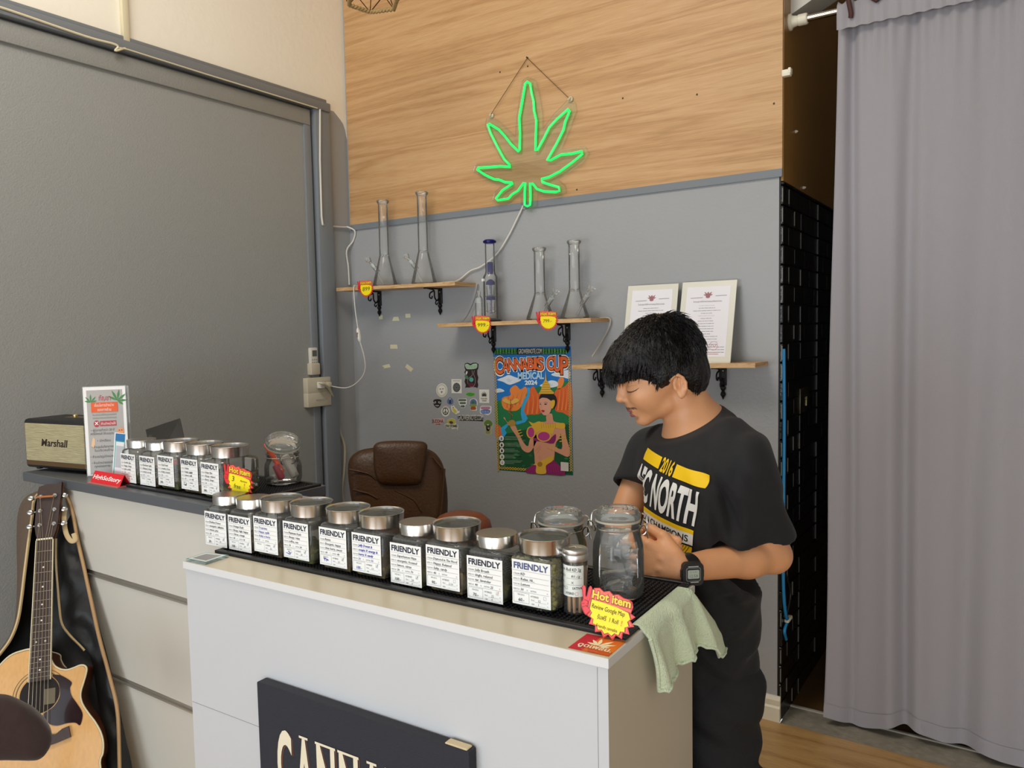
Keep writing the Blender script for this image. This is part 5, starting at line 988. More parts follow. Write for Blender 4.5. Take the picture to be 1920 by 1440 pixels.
# ------------------------------------------------------------------ small round jar of pre-rolls
pr_ = atz(1080, 1147, BJ); t = thing('pre_roll_jar', 'slim glass jar of rolled cones beside the starburst sign', 'jar', (pr_.x, pr_.y, BJ)); P = (pr_.x, pr_.y, BJ)
b = MB(JG); b.lathe([(.019, 0), (.0225, .003), (.0225, .094), (.0215, .1), (.0205, .104)], 36, P, None, True, False); b.build('glass_body', t, 50)
b = MB(mat('satin_aluminium', 'c4c2bf', .35, metal=1)); b.lathe([(.0235, .1), (.0242, .102), (.0242, .112), (.0235, .1135), (.0242, .115), (.0238, .12), (.022, .122), (.018, .1215), (.001, .1215)], 40, P); lo = b.build('lid', t)
s_ = Sheet((P[0], P[1], BJ + .1222), U, VV, .0002); b = MB(ink('e9e6e2')); b.line(s_, [(-.011, -.004), (-.003, .006), (.003, -.002), (.011, .006)], .0022, 1); b.line(s_, [(-.008, .007), (.008, .009)], .0016, 1); b.build('lid_print', lo, 0)
def wrap(px, py): a = px / .0228 - PI / 2 + .12; return (math.cos(a) * .0228, math.sin(a) * .0228, py)
class Curl:
    n = Vector((0, 0, 0)); e = .0002
    def p(s, x, y, k=0): a = x / .0228 - PI / 2 - .02; r = .0229 + k * .00022; return Vector((P[0] + r * math.cos(a), P[1] + r * math.sin(a), BJ + y))
cu = Curl(); b = MB(mat('soft_white_label', 'e9ede4', .5)); N_ = 24; V = []; F = []
for j in range(7):
    for i in range(N_ + 1): V.append(cu.p((i / N_ - .5) * .056, .036 + .058 * j / 6, 1))
for j in range(6):
    for i in range(N_): q = j * (N_ + 1) + i; F.append((q, q + 1, q + N_ + 2, q + N_ + 1))
b.add(V, F)
for s0, y in (('STRAIN', .084), ('PRICE/G', .072), ('THC', .060)):
    b.text(cu, s0, -.024, y, .0042, NAVY, 2, res=1, wmax=.015); [b.line(cu, [(-.006 + .005 * k, y - .002), (-.001 + .005 * k, y - .002)], .0004, 2, LINEC) for k in range(6)]
b.text(cu, 'Roll KD 2g', -.006, .084, .0058, HW, 3, res=1, shear=.15, wmax=.028, bold=.015); b.text(cu, '80.-/g', .004, .072, .0052, HW, 3, res=1, shear=.15); b.text(cu, 'X', .004, .060, .0048, HW, 3, res=1)
b.text(cu, 'INDICA', -.024, .050, .0042, NAVY, 2, res=1, wmax=.013); b.text(cu, 'SATIVA', .006, .050, .0046, NAVY, 2, res=1, wmax=.018, bold=.02); b.text(cu, 'HYBRID', -.008, .040, .0046, NAVY, 2, res=1, wmax=.018, bold=.02)
for x0, y0, m_ in ((-.009, .0495, LINEC), (.0115, .0392, ink('c4542c'))): b.line(cu, [(x0, y0), (x0 + .005, y0), (x0 + .005, y0 + .005), (x0, y0 + .005), (x0, y0)], .0006, 2, m_)
b.build('paper_label', t, 0)
CONE = mat('kraft_cone_paper', 'c39a72', .7); CONE2 = mat('pale_cone_paper', 'c9b49a', .7); random.seed(2)
for k in range(8):
    a = 2 * PI * k / 8 + .3; rr = .0135; p0 = Vector((P[0] + rr * math.cos(a), P[1] + rr * math.sin(a), BJ + .003)); p1 = p0 + Vector((random.uniform(-.004, .004), random.uniform(-.004, .004), .086))
    b = MB(CONE); b.tube([p0, p0.lerp(p1, .35)], [.003, .0034], 10); b.m(CONE2); b.tube([p0.lerp(p1, .35), p1], [.0035, .0052], 10)
    tag(b.build('rolled_cone'), 'kraft paper cone standing in the slim jar', 'rolled cone', 'rolled cones in the slim jar')
# ------------------------------------------------------------------ starburst signs on the counter and the ledge jar
o_ = CM @ Vector((-.034, .0735, ZC + .044)); lean = (Vector((0, 0, 1)) + VV * .12).normalized()
t = starburst('price_tag', 'big starburst sign about a review at the counter\'s right corner', Sheet(o_, U, lean, .0003), .094, [('Review Google Map', -.33, .04, .085, .66), ('รับฟรี  1 Roll', -.2, -.13, .085, .42), ('!', .27, -.14, .1, (.03, 'f09a2a')), ('Friendly cannabis', -.2, -.28, .06, .42)], 9, -.08)
jx = xj5 + .044; o_ = Vector((jx, YJ + .03, ZL + .045)); q = aty(448, 904, YJ - .012)
starburst('price_tag', 'starburst sign stuck on the right end jar of the ledge', Sheet(q, (1, .1, 0), (0, 0, 1), .0003), .098, [('3', -.24, .0, .14, .08), ('Review', .08, .03, .05, .24), ('free', -.16, -.17, .12, .24), ('!', .2, -.12, .13, (.04, 'e88a2a'))], 11, -.1)
# ------------------------------------------------------------------ cards on the counter
SC = Sheet(CM @ Vector((0, 0, ZC + .0002)), U, VV, .0002); b = MB(ink('c81f34')); q = [(-.077, .006), (-.076, .076), (-.003, .077), (-.003, .008)]
b.prism(SC, q, 0, .0003); b.poly(SC, [(-.052, .0065), (-.047, .0765), (-.003, .077), (-.003, .008)], 2, ink('e0701c')); b.poly(SC, [(-.04, .0068), (-.05, .024), (-.003, .024), (-.003, .008)], 3, ink('c94a1c'))
CRW = ink('f3e9cf'); leaf(b, SC, -.036, .037, .031, CRW, 4, fan=(-78, -45, -12, 32, 62, 88), sc_=(.75, .85, .95, 1.05, 1.0, .7), wd=.11); b.text(SC, 'ดูดเพลิน.', -.068, .022, .0135, CRW, 5, w=.062, bold=.03); b.text(SC, 'Cannabis', -.055, .011, .005, ink('f08a7a'), 5, w=.03)
tag(b.build('counter_sticker', smooth=0), 'red and orange leaf sticker at the near corner of the countertop', 'sticker')
a_ = [(-1.106, .003), (-1.108, .06), (-1.04, .074), (-1.036, .006)]; b = MB(glass('acrylic_slab', (.85, .93, .92), .7, .03, .2, (.75, .85, .85))); b.prism(SC, a_, 0, .006); t = b.build('card_holder', smooth=0); tag(t, 'clear acrylic slab with a teal edged card at the counter\'s far end', 'card holder')
b = MB(ink('d6ddd9')); ins = lambda k: [(x + (-1.072 - x) * k, y + (.036 - y) * k) for x, y in a_]; b.poly(SC, ins(.03), 31, ink('2f8a8a')); b.poly(SC, ins(.1), 32, ink('d6ddd9')); b.poly(SC, ins(.32), 33, ink('8f8f90')); b.build('printed_card', t, 0)
# clear acrylic box behind the far jars
ab = atd(560, 955, 1.98); t = thing('acrylic_box', 'clear acrylic box with raised lid behind the far left jars', 'box', (ab.x, ab.y, BJ)); ACR = glass('box_acrylic', (.86, .84, .8), .6, .04, .12, (.5, .47, .42))
zt_ = atd(560, 940, 1.98).z; b = MB(ACR); b.box((ab.x, ab.y, (BJ + zt_) / 2), (.1, .075, zt_ - BJ), None, .002, 1); b.build('box_body', t, 0)
b = MB(ACR); pts = [atd(505, 939, 1.93), atd(532, 924, 2.02), atd(597, 934, 2.06), atd(596, 943, 1.97)]; b.add([tuple(p) for p in pts] + [tuple(p - Vector((0, 0, .004))) for p in pts], [(0, 1, 2, 3), (7, 6, 5, 4), (0, 3, 7, 4), (1, 0, 4, 5), (2, 1, 5, 6), (3, 2, 6, 7)]); b.build('lid', t, 0)
# ------------------------------------------------------------------ canvas sign on the counter front
SG = Sheet(CM @ Vector((-.836, -.0, .30)), U, (0, 0, 1), .0004); SW, SHh = .569, .498
t = thing('canvas_sign', 'dark canvas sign lettered CANNABIS hung on the counter front', 'sign', CM @ Vector((-.55, 0, .3)))
CAN = mat('dark_navy_canvas', '23252e', .75, bump=.3, bscale=500)
b = MB(CAN); b.prism(SG, rrect(0, 0, SW, SHh, .004, 2), .0, .022); b.build('canvas', t, 30)
s2 = Sheet(SG.o + SG.n * .0222, U, (0, 0, 1), .0004); b = MB(mat('cream_letter_print', 'e6dcc2', .6)); cxs = []
x = .062; wds = dict(C=.046, A=.05, N=.052, B=.046, I=.026, S=.042)
for dx, dz, m_, k in ((.004, -.002, ink('7a4a38'), 1), (.002, -.001, ink('1a1a1e'), 2), (0, 0, mat('cream_letter_print', '', 1), 3)):
    x = .058
    for ch in 'CANNABIS':
        V, F, (bx, by, W_, H_) = text_geo(ch, .035, 5); hh = .155; b.m(m_); b.add([s2.p(x + dx + (p - bx) / W_ * wds[ch], .255 + dz + (q_ - by) / H_ * hh, k) for p, q_ in V], F)
        x += wds[ch] + .0125
x = .058
for ch in 'CANNABIS':      # small flared serifs
    if ch in 'ANIB':
        for zz in (.255, .406): b.rect(s2, x - .003 if ch != 'A' or zz < .3 else x + .012, zz, x + wds[ch] + .003 if ch != 'A' or zz < .3 else x + wds[ch] - .012, zz + .005, 4, MATS['cream_letter_print'])
    x += wds[ch] + .0125
b.build('lettering', t, 0)
b = MB(mat('torn_cardboard', 'c9b896', .9, bump=.4, bscale=90)); q = CM @ Vector((-.836 + SW - .03, -.012, .3 + SHh)); b.box(q + Vector((0, 0, .0015)), (.05, .018, .004), Matrix.Rotation(DC, 3, 'Z'), .0015, 1); b.build('torn_corner', t)
# ------------------------------------------------------------------ speaker
zsb = ZL + .008; pa = atz(48, 876, zsb); pb = atz(167, 886.5, zsb); ex = (pb - pa).normalized(); wS = (pb - pa).length; ey = Vector((-ex.y, ex.x, 0)); hS = aty(44, 785, pa.y).z - zsb; dS = .16
SM = Matrix((ex, ey, Vector((0, 0, 1)))).transposed().to_4x4(); SM.translation = pa; t = thing('bluetooth_speaker', 'black speaker with a woven cream grille, on the ledge\'s left end', 'speaker', mtx=SM)
VIN = mat('black_vinyl', '17181a', .5, bump=.5, bscale=260); b = MB(VIN); b.bb((0, 0, .0), (wS, dS, hS), .012, 3); b.build('cabinet', t, 30, True)
GR = mat('woven_cream_grille', 'a89f7c', .85, bump=.9, bscale=90, var=.25, vscale=60, stretch=(.35, 1, 2.4)); b = MB(GR); b.bb((.012, -.003, .026), (wS - .012, .004, hS - .014), .002, 1); g = b.build('grille', t, 0, True)
b = MB(mat('bronze_plate', '7a5f42', .35, metal=.7)); b.bb((.012, -.0025, .011), (wS - .012, .004, .0255), .001, 1); b.build('base_plate', t, 0, True)
ls = Sheet((wS * .30, -.0036, hS * .47), (1, 0, 0), (0, 0, 1), .0004); b = MB(ink('d8cba0', .4)); b.text(ls, 'Marshall', 0, -.0008, .026, ink('e0d3a8', .4), 0, w=wS * .4, bold=.05, shear=.22); b.text(ls, 'Marshall', .0, 0, .025, ink('2a1c16', .3), 1, w=wS * .4, bold=.03, shear=.22); b.build('script_logo', t, 0, True)
b = MB(mat('brass_control_panel', '8a7142', .3, metal=.9)); b.bb((wS * .35, dS * .42, hS - .0005), (wS * .95, dS * .7, hS + .0006)); b.build('control_panel', t, 0, True)
for k in range(3): b = MB(mat('brass_knob', 'd9c48c', .25, metal=.9)); b.lathe([(.0085, 0), (.0085, .007), (.006, .009), (.001, .009)], 18, (wS * (.45 + .2 * k), dS * .56, hS + .0006)); b.build('knob', t, 30, True)
for sx in (.03, wS - .03):
    for sy in (.03, dS - .03): b = MB(VIN); b.lathe([(.009, -.0075), (.01, -.004), (.01, .002)], 14, (sx, sy, 0)); b.build('foot', t, 30, True)
# ------------------------------------------------------------------ acrylic table sign, teal card, red tent card
GRYP = ink('b3b1ae'); p0_, p1_ = aty(164, 885, YL + .058), aty(243, 885, YL + .155); p0_.z = p1_.z = ZL; exs = (p1_ - p0_).normalized(); eys = Vector((-exs.y, exs.x, 0)); w_ = (p1_ - p0_).length; zt_ = aty(164, 727, YL + .058).z
t = thing('table_sign', 'white framed table sign with Thai text and leaves beside the speaker', 'sign', (p0_ + p1_) / 2); AX = glass('sign_acrylic', (.93, .95, .95), .8, .03, .25, (.85, .86, .86))
b = MB(AX); TS = Matrix((exs, eys, Vector((0, 0, 1)))).transposed().to_4x4(); TS.translation = Vector((p0_.x, p0_.y, ZL)); b.T = TS; hh_ = zt_ - ZL
b.bb((-.002, .001, .003), (w_ + .002, .004, hh_ + .002)); b.bb((-.002, -.004, .0002), (w_ + .002, .035, .003)); b.bb((.004, .012, .003), (w_ + .008, .014, hh_)); b.build('acrylic_stand', t, 0); pL = p0_; yS = 0
hS2 = zt_ - ZL - .004; sh = Sheet((pL.x, pL.y, ZL + .004), exs, (0, 0, 1), .0003); b = MB(ink('f4f4f2')); b.prism(sh, [(0, 0), (w_, 0), (w_, hS2), (0, hS2)], 0, .0006); b.rect(sh, .009, .004, w_ - .009, hS2 - .01, 3, GRYP)
Y_ = lambda f: hS2 * (1 - f); RB = ink('b8404a'); OB = ink('e8622c'); GL_ = ink('4a8a4c')
b.text(sh, 'กัญชา', w_ * .5, Y_(.155), .017, RB, 5, w=w_ * .28, al='c', bold=.01); leaf(b, sh, w_ * .17, Y_(.17), .026, GL_, 5, fan=(-75, -40, 0, 40, 75), sc_=(.7, .9, 1, .9, .7), wd=.1); leaf(b, sh, w_ * .80, Y_(.16), .036, GL_, 5, fan=(-60, -25, 10, 50, 90, 130), sc_=(.8, 1, 1, .9, .8, .6), wd=.1)
b.rect(sh, w_ * .17, Y_(.285), w_ * .80, Y_(.175), 7, OB); b.text(sh, 'เงื่อนไขการจำหน่าย', w_ * .48, Y_(.222), .009, ink('f6efe2'), 8, w=w_ * .46, al='c'); b.text(sh, 'ของทางร้าน', w_ * .48, Y_(.272), .009, ink('f6efe2'), 8, w=w_ * .32, al='c')
for f, s_ in ((.325, 'ห้ามจำหน่ายให้กับบุคคลต่อไปนี้'), (.36, 'ตามประกาศกระทรวงสาธารณสุข')): b.text(sh, s_, w_ * .48, Y_(f), .006, ink('8a8a7c'), 5, w=w_ * .56, al='c')
b.poly(sh, ell(w_ * .28, Y_(.415), .0085, .011), 5, RB); b.text(sh, 'X', w_ * .28, Y_(.425), .009, ink('f4f4f2'), 6, al='c', bold=.05); b.rect(sh, w_ * .36, Y_(.445), w_ * .75, Y_(.385), 5, RB); b.text(sh, 'ห้ามจำหน่ายให้', w_ * .56, Y_(.43), .008, ink('f4f4f2'), 6, w=w_ * .34, al='c')
for f, x0, s_ in ((.5, .14, '• ผู้มีอายุต่ำกว่า 20 ปี'), (.54, .12, 'สตรีมีครรภ์ ให้นมบุตร'), (.62, .27, '• นักเรียน'), (.69, .14, '• ห้ามสูบในที่สาธารณะ'), (.73, .2, 'ในบริเวณร้าน'), (.80, .1, '• ห้ามแปรรูปจำหน่าย'), (.87, .12, '• ห้ามจำหน่ายออนไลน์'), (.91, .18, 'ทุกช่องทาง')): b.text(sh, s_, w_ * x0, Y_(f), .0075, ink('4f5254'), 5, wmax=w_ * .55)
b.poly(sh, ell(w_ * .84, Y_(.51), .010, .012), 6, ink('eba070')); b.poly(sh, ell(w_ * .81, Y_(.5), .002, .0015), 7, ink('5a3428')); b.poly(sh, ell(w_ * .87, Y_(.5), .002, .0015), 7, ink('5a3428')); b.poly(sh, spl2([(w_ * .13, Y_(.66)), (w_ * .18, Y_(.57)), (w_ * .22, Y_(.6)), (w_ * .19, Y_(.68))], 4), 5, ink('ecc59a'))
b.build('printed_sheet', t, 0)
yT = YL + .050; pT = aty(209, 888, yT); wT = aty(226.5, 860, yT).x - pT.x + .001; zT = aty(209, 812, yT).z; t = thing('teal_card_stand', 'small white and teal payment card in front of the table sign', 'card', (pT.x + wT / 2, yT, ZL))
sh = Sheet((pT.x, yT, ZL + .003), (1, 0, 0), (0, .12, 1), .0003); hT = zT - ZL - .003; b = MB(ink('f0f2f2')); b.prism(sh, [(0, 0), (wT, 0), (wT, hT), (0, hT)], 0, .0006); b.rect(sh, .006, .005, wT, hT - .002, 3, ink('4fa6a0')); b.rect(sh, .006, hT * .84, wT, hT - .002, 4, ink('2f74ac')); b.rect(sh, .012, hT * .16, wT - .001, hT * .82, 5, ink('e2e4e8')); b.rect(sh, .015, hT * .3, wT - .003, hT * .74, 6, ink('b9bcc2')); 
b.build('printed_card', t, 0); b = MB(AX); b.bb((pT.x, yT - .001, ZL + .0003), (pT.x + wT, yT + .012, ZL + .003)); b.build('acrylic_stand', t, 0)
yR = YL + .012; pr0, pr1 = aty(169, 893, yR), aty(224, 901, yR); wR = pr1.x - pr0.x; t = thing('tent_card', 'small red lettered tent card on the ledge edge', 'tent card', (pr0.x + wR / 2, yR + .012, ZL))
RC_ = mat('red_card', 'd8202c', .35); hz = ZL + .004; b = MB(RC_); b.add([(pr0.x, yR, hz), (pr0.x + wR, yR, hz), (pr0.x + wR, yR + .016, hz + .032), (pr0.x, yR + .016, hz + .032), (pr0.x, yR + .034, hz), (pr0.x + wR, yR + .034, hz)], [(0, 1, 2, 3), (5, 4, 3, 2), (0, 4, 5, 1)]); b.build('folded_card', t, 0)
sh = Sheet((pr0.x, yR - .0003, hz), (1, 0, 0), Vector((0, .016, .032)), .0003); b = MB(ink('f4ece8')); b.text(sh, 'HighSoStory', .006, .0115, .013, ink('f4ece8'), 1, w=wR - .014, bold=.02, shear=.2); b.build('lettering', t, 0)
b = MB(mat('pink_red_base', 'b86a64', .4)); b.bb((pr0.x - .002, yR - .008, ZL + .0003), (pr0.x + wR + .003, yR + .038, ZL + .0038)); b.build('base', t, 0)
# ------------------------------------------------------------------ open laptop at the back of the ledge
lt_ = [atd(274, 808, 2.62), atd(338, 786.5, 2.66), atd(347, 832, 2.60), atd(282, 860, 2.56)]
for p in lt_: pass
ex = (lt_[1] - lt_[0]); ex = Vector((ex.x, ex.y, 0)).normalized(); n_ = Vector((-ex.y, ex.x, 0)) * -1; lm = (lt_[0] + lt_[1]) / 2
base_y = lm + Vector((0, 0, 0)); zz0 = ZL + .012; t = thing('laptop', 'black laptop with raised screen behind the jars on the ledge', 'laptop', (lm.x, lm.y, ZL))
V = [lt_[0], lt_[1], lt_[2] + (lt_[2] - lt_[1]) * 1.1, lt_[3] + (lt_[3] - lt_[0]) * 1.1]
zmin = min(V[2].z, V[3].z); V[2].z = max(V[2].z, zz0); V[3].z = max(V[3].z, zz0)
nn = (V[1] - V[0]).cross(V[3] - V[0]).normalized()
if nn.y > 0: nn = -nn
def slab(b, Q, d0, d1):
    b.add([tuple(p + nn * d0) for p in Q] + [tuple(p + nn * d1) for p in Q], [(0, 1, 2, 3), (7, 6, 5, 4), (0, 4, 5, 1), (1, 5, 6, 2), (2, 6, 7, 3), (3, 7, 4, 0)])
bl = lambda u, v: (V[0].lerp(V[1], u)).lerp(V[3].lerp(V[2], u), v)
b = MB(mat('black_plastic', '101113', .4)); slab(b, V, -.006, .006); b.build('screen_frame', t, 0)
b = MB(mat('dim_screen', '363b38', .2)); slab(b, [bl(.05, .16), bl(.94, .16), bl(.94, .95), bl(.05, .95)], .006, .0066); b.build('display', t, 0)
b = MB(MATS['black_plastic']); c0 = (V[2] + V[3]) / 2; b.box((c0.x + .02, YL + .285, ZL + .008), (.2, .09, .015), None, .004, 1); b.build('keyboard_base', t, 0)
# ------------------------------------------------------------------ towel over the counter end
def on_side(px, py, u=.006):
    d = Vector(ray(px, py)); nn = U; o = C0 + U * u; k = (o - Vector(CAMP)).dot(nn) / d.dot(nn); return Vector(CAMP) + d * k
topL = [(1208, 1178), (1222, 1165), (1236, 1152), (1250, 1140), (1264, 1127), (1278, 1115), (1290, 1104), (1297, 1110), (1312, 1130), (1332, 1157), (1357, 1190)]
botL = [(1224, 1293), (1238, 1274), (1254, 1259), (1266, 1247), (1276, 1228), (1288, 1218), (1299, 1211), (1310, 1210), (1326, 1226), (1340, 1216), (1358, 1193)]
T_ = spline([on_side(*p) for p in topL], 6); B_ = spline([on_side(*p) for p in botL], 6); n = len(T_); V = []; F = []; m_ = 18
for i in range(n):
    f = i / (n - 1); e = T_[i]; q = CM.inverted() @ e; inn = max(0, 1 - f * 1.7)
    for j in range(m_ + 1):
        g = j / m_
        if j < 3 and f < .62: p = e - U * (.02 * (3 - j) / 3 + .003) + Vector((0, 0, .0085 + ZC - e.z if True else 0)); V.append(p); continue
        p = e.lerp(B_[i], g); amp = g ** .7; p = p + U * (.004 + amp * (.011 * math.sin(f * 19 + .5 * math.sin(g * 4)) + .012 + .006 * math.sin(f * 37)) + (.05 * max(0, f - .62) * g))
        p += U * .0022 * math.sin(i * .9) * g; V.append(p)
for i in range(n - 1):
    for j in range(m_): a = i * (m_ + 1) + j; F.append((a, a + 1, a + m_ + 2, a + m_ + 1))
TW = mat('pale_mint_terry', 'e0f0d0', .95, bump=1, bscale=260, var=.12, vscale=25, sheen=.3); b = MB(TW); b.add(V, F)
t = thing('towel', 'mint green towel draped over the right end of the counter', 'towel', CM @ Vector((0, .25, ZC))); o = b.build('terry_cloth', t, 80); md = o.modifiers.new('s', 'SOLIDIFY'); md.thickness = .0035
b2 = MB(TW); edge = [b.V[i * (m_ + 1) + m_] for i in range(n)]; b2.tube([Vector(p) + Vector((0, 0, .0022 * math.sin(i * 2.1))) for i, p in enumerate(edge)], .0034, 6); b2.tube([Vector(b.V[j]) for j in range(3, m_ + 1)], .0038, 6); b2.build('scalloped_hem', t, 80)
# ------------------------------------------------------------------ guitar in its open bag
gN = atd(85, 1013, 2.34); gS = atd(74.5, 1302, 2.20); gy = (gN - gS).normalized(); toc = Vector((-gS.x, -gS.y, 0)).normalized(); toc = Matrix.Rotation(math.radians(-17), 3, 'Z') @ toc; gx = gy.cross(toc).normalized()
GS = Sheet(gS, gx, gy, .0004)
def onsh(sh, px, py, off=0.):
    d = Vector(ray(px, py)); o = sh.o + sh.n * off; k = (o - Vector(CAMP)).dot(sh.n) / d.dot(sh.n); q = Vector(CAMP) + d * k - sh.o; return (q.dot(sh.x), q.dot(sh.y))
z5 = lambda P, off=0.: [onsh(GS, a / 5.54, 1180 + b_ / 5.54, off) for a, b_ in P]
t = thing('acoustic_guitar', 'acoustic cutaway guitar with a pale top leaning in its open bag', 'guitar', (gS.x, gS.y, .03))
SPR = mat('spruce_top', 'd9a96c', .22, var=.13, vscale=16, stretch=(9, 9, .25), coat=.4); MAH = mat('dark_mahogany', '5a2e14', .3, var=.3, vscale=9, stretch=(1, 1, .3), coat=.5)
ROSE = mat('rosewood', '3a2a26', .5, var=.35, vscale=30, stretch=(8, 8, .5)); BIND = mat('ivory_binding', 'd9cfae', .4)
r_ = z5([(505, 250), (525, 310), (560, 375), (620, 412), (690, 422), (760, 402), (830, 374), (875, 378), (897, 410), (888, 470), (862, 560), (838, 640), (834, 710), (860, 790), (920, 880), (985, 965), (1040, 1065), (1068, 1170), (1064, 1290), (1035, 1390)])
low = [(.165, -.29), (.12, -.345), (.06, -.372), (0, -.378), (-.06, -.372), (-.12, -.345), (-.165, -.29), (-.188, -.21), (-.19, -.15), (-.165, -.09), (-.128, -.045), (-.119, -.015), (-.127, .025), (-.128, .058), (-.110, .09)]
l_ = z5([(100, 275), (230, 222), (335, 208)])
top_y = r_[0][1]; outl = spl2(r_ + low + l_, 4)
b = MB(MAH); b.prism(GS, outl, -.1, -.003); b.build('body', t, 40)
b = MB(SPR); cx_ = (0, -.12); b.prism(GS, [(cx_[0] + (x - cx_[0]) * .985, cx_[1] + (y - cx_[1]) * .985) for x, y in outl], -.003, .0); b.build('soundboard', t, 0)
b = MB(BIND); b.tube([GS.p(x, y) - GS.n * .0025 for x, y in outl], .0028, 6, closed=True, cap=False); b.tube([GS.p(x, y) - GS.n * .098 for x, y in outl], .0022, 6, closed=True, cap=False); b.build('binding', t)
b = MB(ink('140b08', .8)); b.poly(GS, ell(0, 0, .051, .051, 40), 2)
for rr, w_, m_ in ((.0555, .004, 'd0a868'), (.060, .0015, '4a3420'), (.0635, .003, 'c9a465'), (.068, .0012, '4a3420')): c_ = ell(0, 0, rr, rr, 48); b.line(GS, c_ + c_[:1], w_, 2, ink(m_, .35))
b.m(mat('pale_label_inside', '6d6552', .8)); b.rect(GS, .012, -.03, .040, .012, 3); b.build('soundhole', t, 0)
b = MB(mat('tortoise_pickguard', '2a1a1c', .12, var=.5, vscale=28, coat=.6)); b.prism(GS, spl2(z5([(545, 480), (600, 472), (660, 490), (745, 550), (728, 610), (745, 690), (800, 770), (850, 850), (858, 910), (832, 995), (785, 970), (700, 975), (600, 1000), (520, 985), (470, 925), (450, 880), (560, 800), (622, 690), (610, 560)]), 4), 0, .0016); b.build('pickguard', t, 30)
FBW0, FBW1 = .0215, .027; yN = (gN - gS).length; fN = GS.n * .006; yE = z5([(420, 535)])[0][1]
b = MB(ROSE); b.prism(GS, [(-FBW0, yN), (FBW0, yN), (FBW1, yE), (-FBW1, yE)], .0, .008); fb = b.build('fingerboard', t, 0)
b = MB(BIND)
for s_ in (-1, 1): b.prism(GS, [(s_ * FBW0, yN), (s_ * (FBW0 + .0022), yN), (s_ * (FBW1 + .0022), yE), (s_ * FBW1, yE)], 0, .0085)
b.build('edge_binding', fb, 0)
FW = mat('fret_wire', 'cfcabb', .25, metal=.9); LS = yN / .478 * .645 if False else .65 * yN / .47; MOP = mat('pearl_dot', 'e9e6da', .25)
hw = lambda y: FBW0 + (FBW1 - FBW0) * (yN - y) / (yN - yE)
for k in range(1, 21):
    y = yN - LS * (1 - 2 ** (-k / 12))
    if y < yE + .002: break
    b = MB(FW); b.tube([GS.p(-hw(y), y) + GS.n * .0085, GS.p(hw(y), y) + GS.n * .0085], .0011, 6); b.build('fret', fb)
for k in (3, 5, 7, 9, 12, 15, 17):
    y = yN - LS * (1 - 2 ** (-(k - .5) / 12))
    for dx in ((-.012, .012) if k == 12 else (0,)):
        b = MB(MOP); b.poly(GS, ell(dx, y, .0026, .0026, 12), 22); b.build('dot_inlay', fb, 0)
b = MB(MAH); b.rings([[GS.p(w_ * math.cos(a), y) + GS.n * (d_ * -abs(math.sin(a))) for a in [PI * i / 10 for i in range(11)]] for y, w_, d_ in ((yN + .01, FBW0, .02), (yN - .1, FBW0 + .001, .021), (top_y - .0, FBW1, .024), (top_y - .012, FBW1, .05))], True); b.build('neck', t, 50)
b = MB(mat('bone_nut', 'e4dcc2', .4)); b.prism(GS, [(-FBW0, yN), (FBW0, yN), (FBW0, yN + .005), (-FBW0, yN + .005)], 0, .0105); b.build('nut', t, 0)
hd = [(-FBW0, yN + .004), (-.026, yN + .02), (-.030, yN + .045), (-.0255, yN + .15), (-.022, yN + .168), (0, yN + .174), (.03, yN + .172), (.041, yN + .178), (.040, yN + .15), (.033, yN + .05), (.028, yN + .025), (FBW0, yN + .004)]
b = MB(ROSE); b.prism(GS, hd, -.012, .003); b.m(mat('amber_side', '8a5228', .35)); b.prism(GS, [(x + .0012 if x > 0 else x - .001, y) for x, y in hd], -.0145, -.0118); b.build('headstock', t, 0)
CHR = mat('chrome_tuner', 'd6d6d6', .12, metal=1)
for s_ in (-1, 1):
    for k in range(3):
        y = yN + .048 + .044 * k; x = s_ * .0195 + .003; b = MB(CHR); b.lathe([(.0065, .003), (.006, .0045), (.003, .005), (.003, .012), (.0005, .0125)], 12, GS.p(x, y), Matrix((GS.x, GS.y, GS.n)).transposed()); q = GS.p(s_ * .046, y) - GS.n * .008
        b.tube([GS.p(s_ * .03, y) - GS.n * .008, q], .0022, 6); b.lathe([(.004, -.008), (.0095, -.004), (.0105, .002), (.006, .007)], 12, q, frame(GS.y), sx=1, sy=.55); b.build('tuning_peg', t)
STR = mat('guitar_string', 'b9a88c', .3, metal=.8); ysd = z5([(590, 1120)])[0][1]
for k in range(6):
    f = (k - 2.5) / 2.5; x0 = f * .0175; x1 = f * .026; s_ = -1 if k < 3 else 1; kk = (2 - k) if k < 3 else (k - 3); kk = 2 - kk
    b = MB(STR); b.tube([GS.p(s_ * .0195 + .003, yN + .048 + .044 * (kk if k < 3 else kk)) + GS.n * .009, GS.p(x0, yN + .003) + GS.n * .0115, GS.p(x1, ysd) + GS.n * .012], .0006 + .0002 * (5 - k) / 5, 5); b.build('string', t)
b = MB(ROSE); b.prism(GS, [(x, y + ysd) for x, y in ((-.085, -.012), (-.08, .016), (-.045, .006), (0, .014), (.045, .008), (.062, .02), (.078, .024), (.084, -.006), (.045, -.016), (0, -.024), (-.045, -.018))], 0, .008); br = b.build('bridge', t, 20)
b = MB(MATS['bone_nut']); b.prism(GS, [(-.036, ysd - .002), (.036, ysd + .001), (.036, ysd + .004), (-.036, ysd + .001)], .008, .0115); b.build('saddle', br, 0)
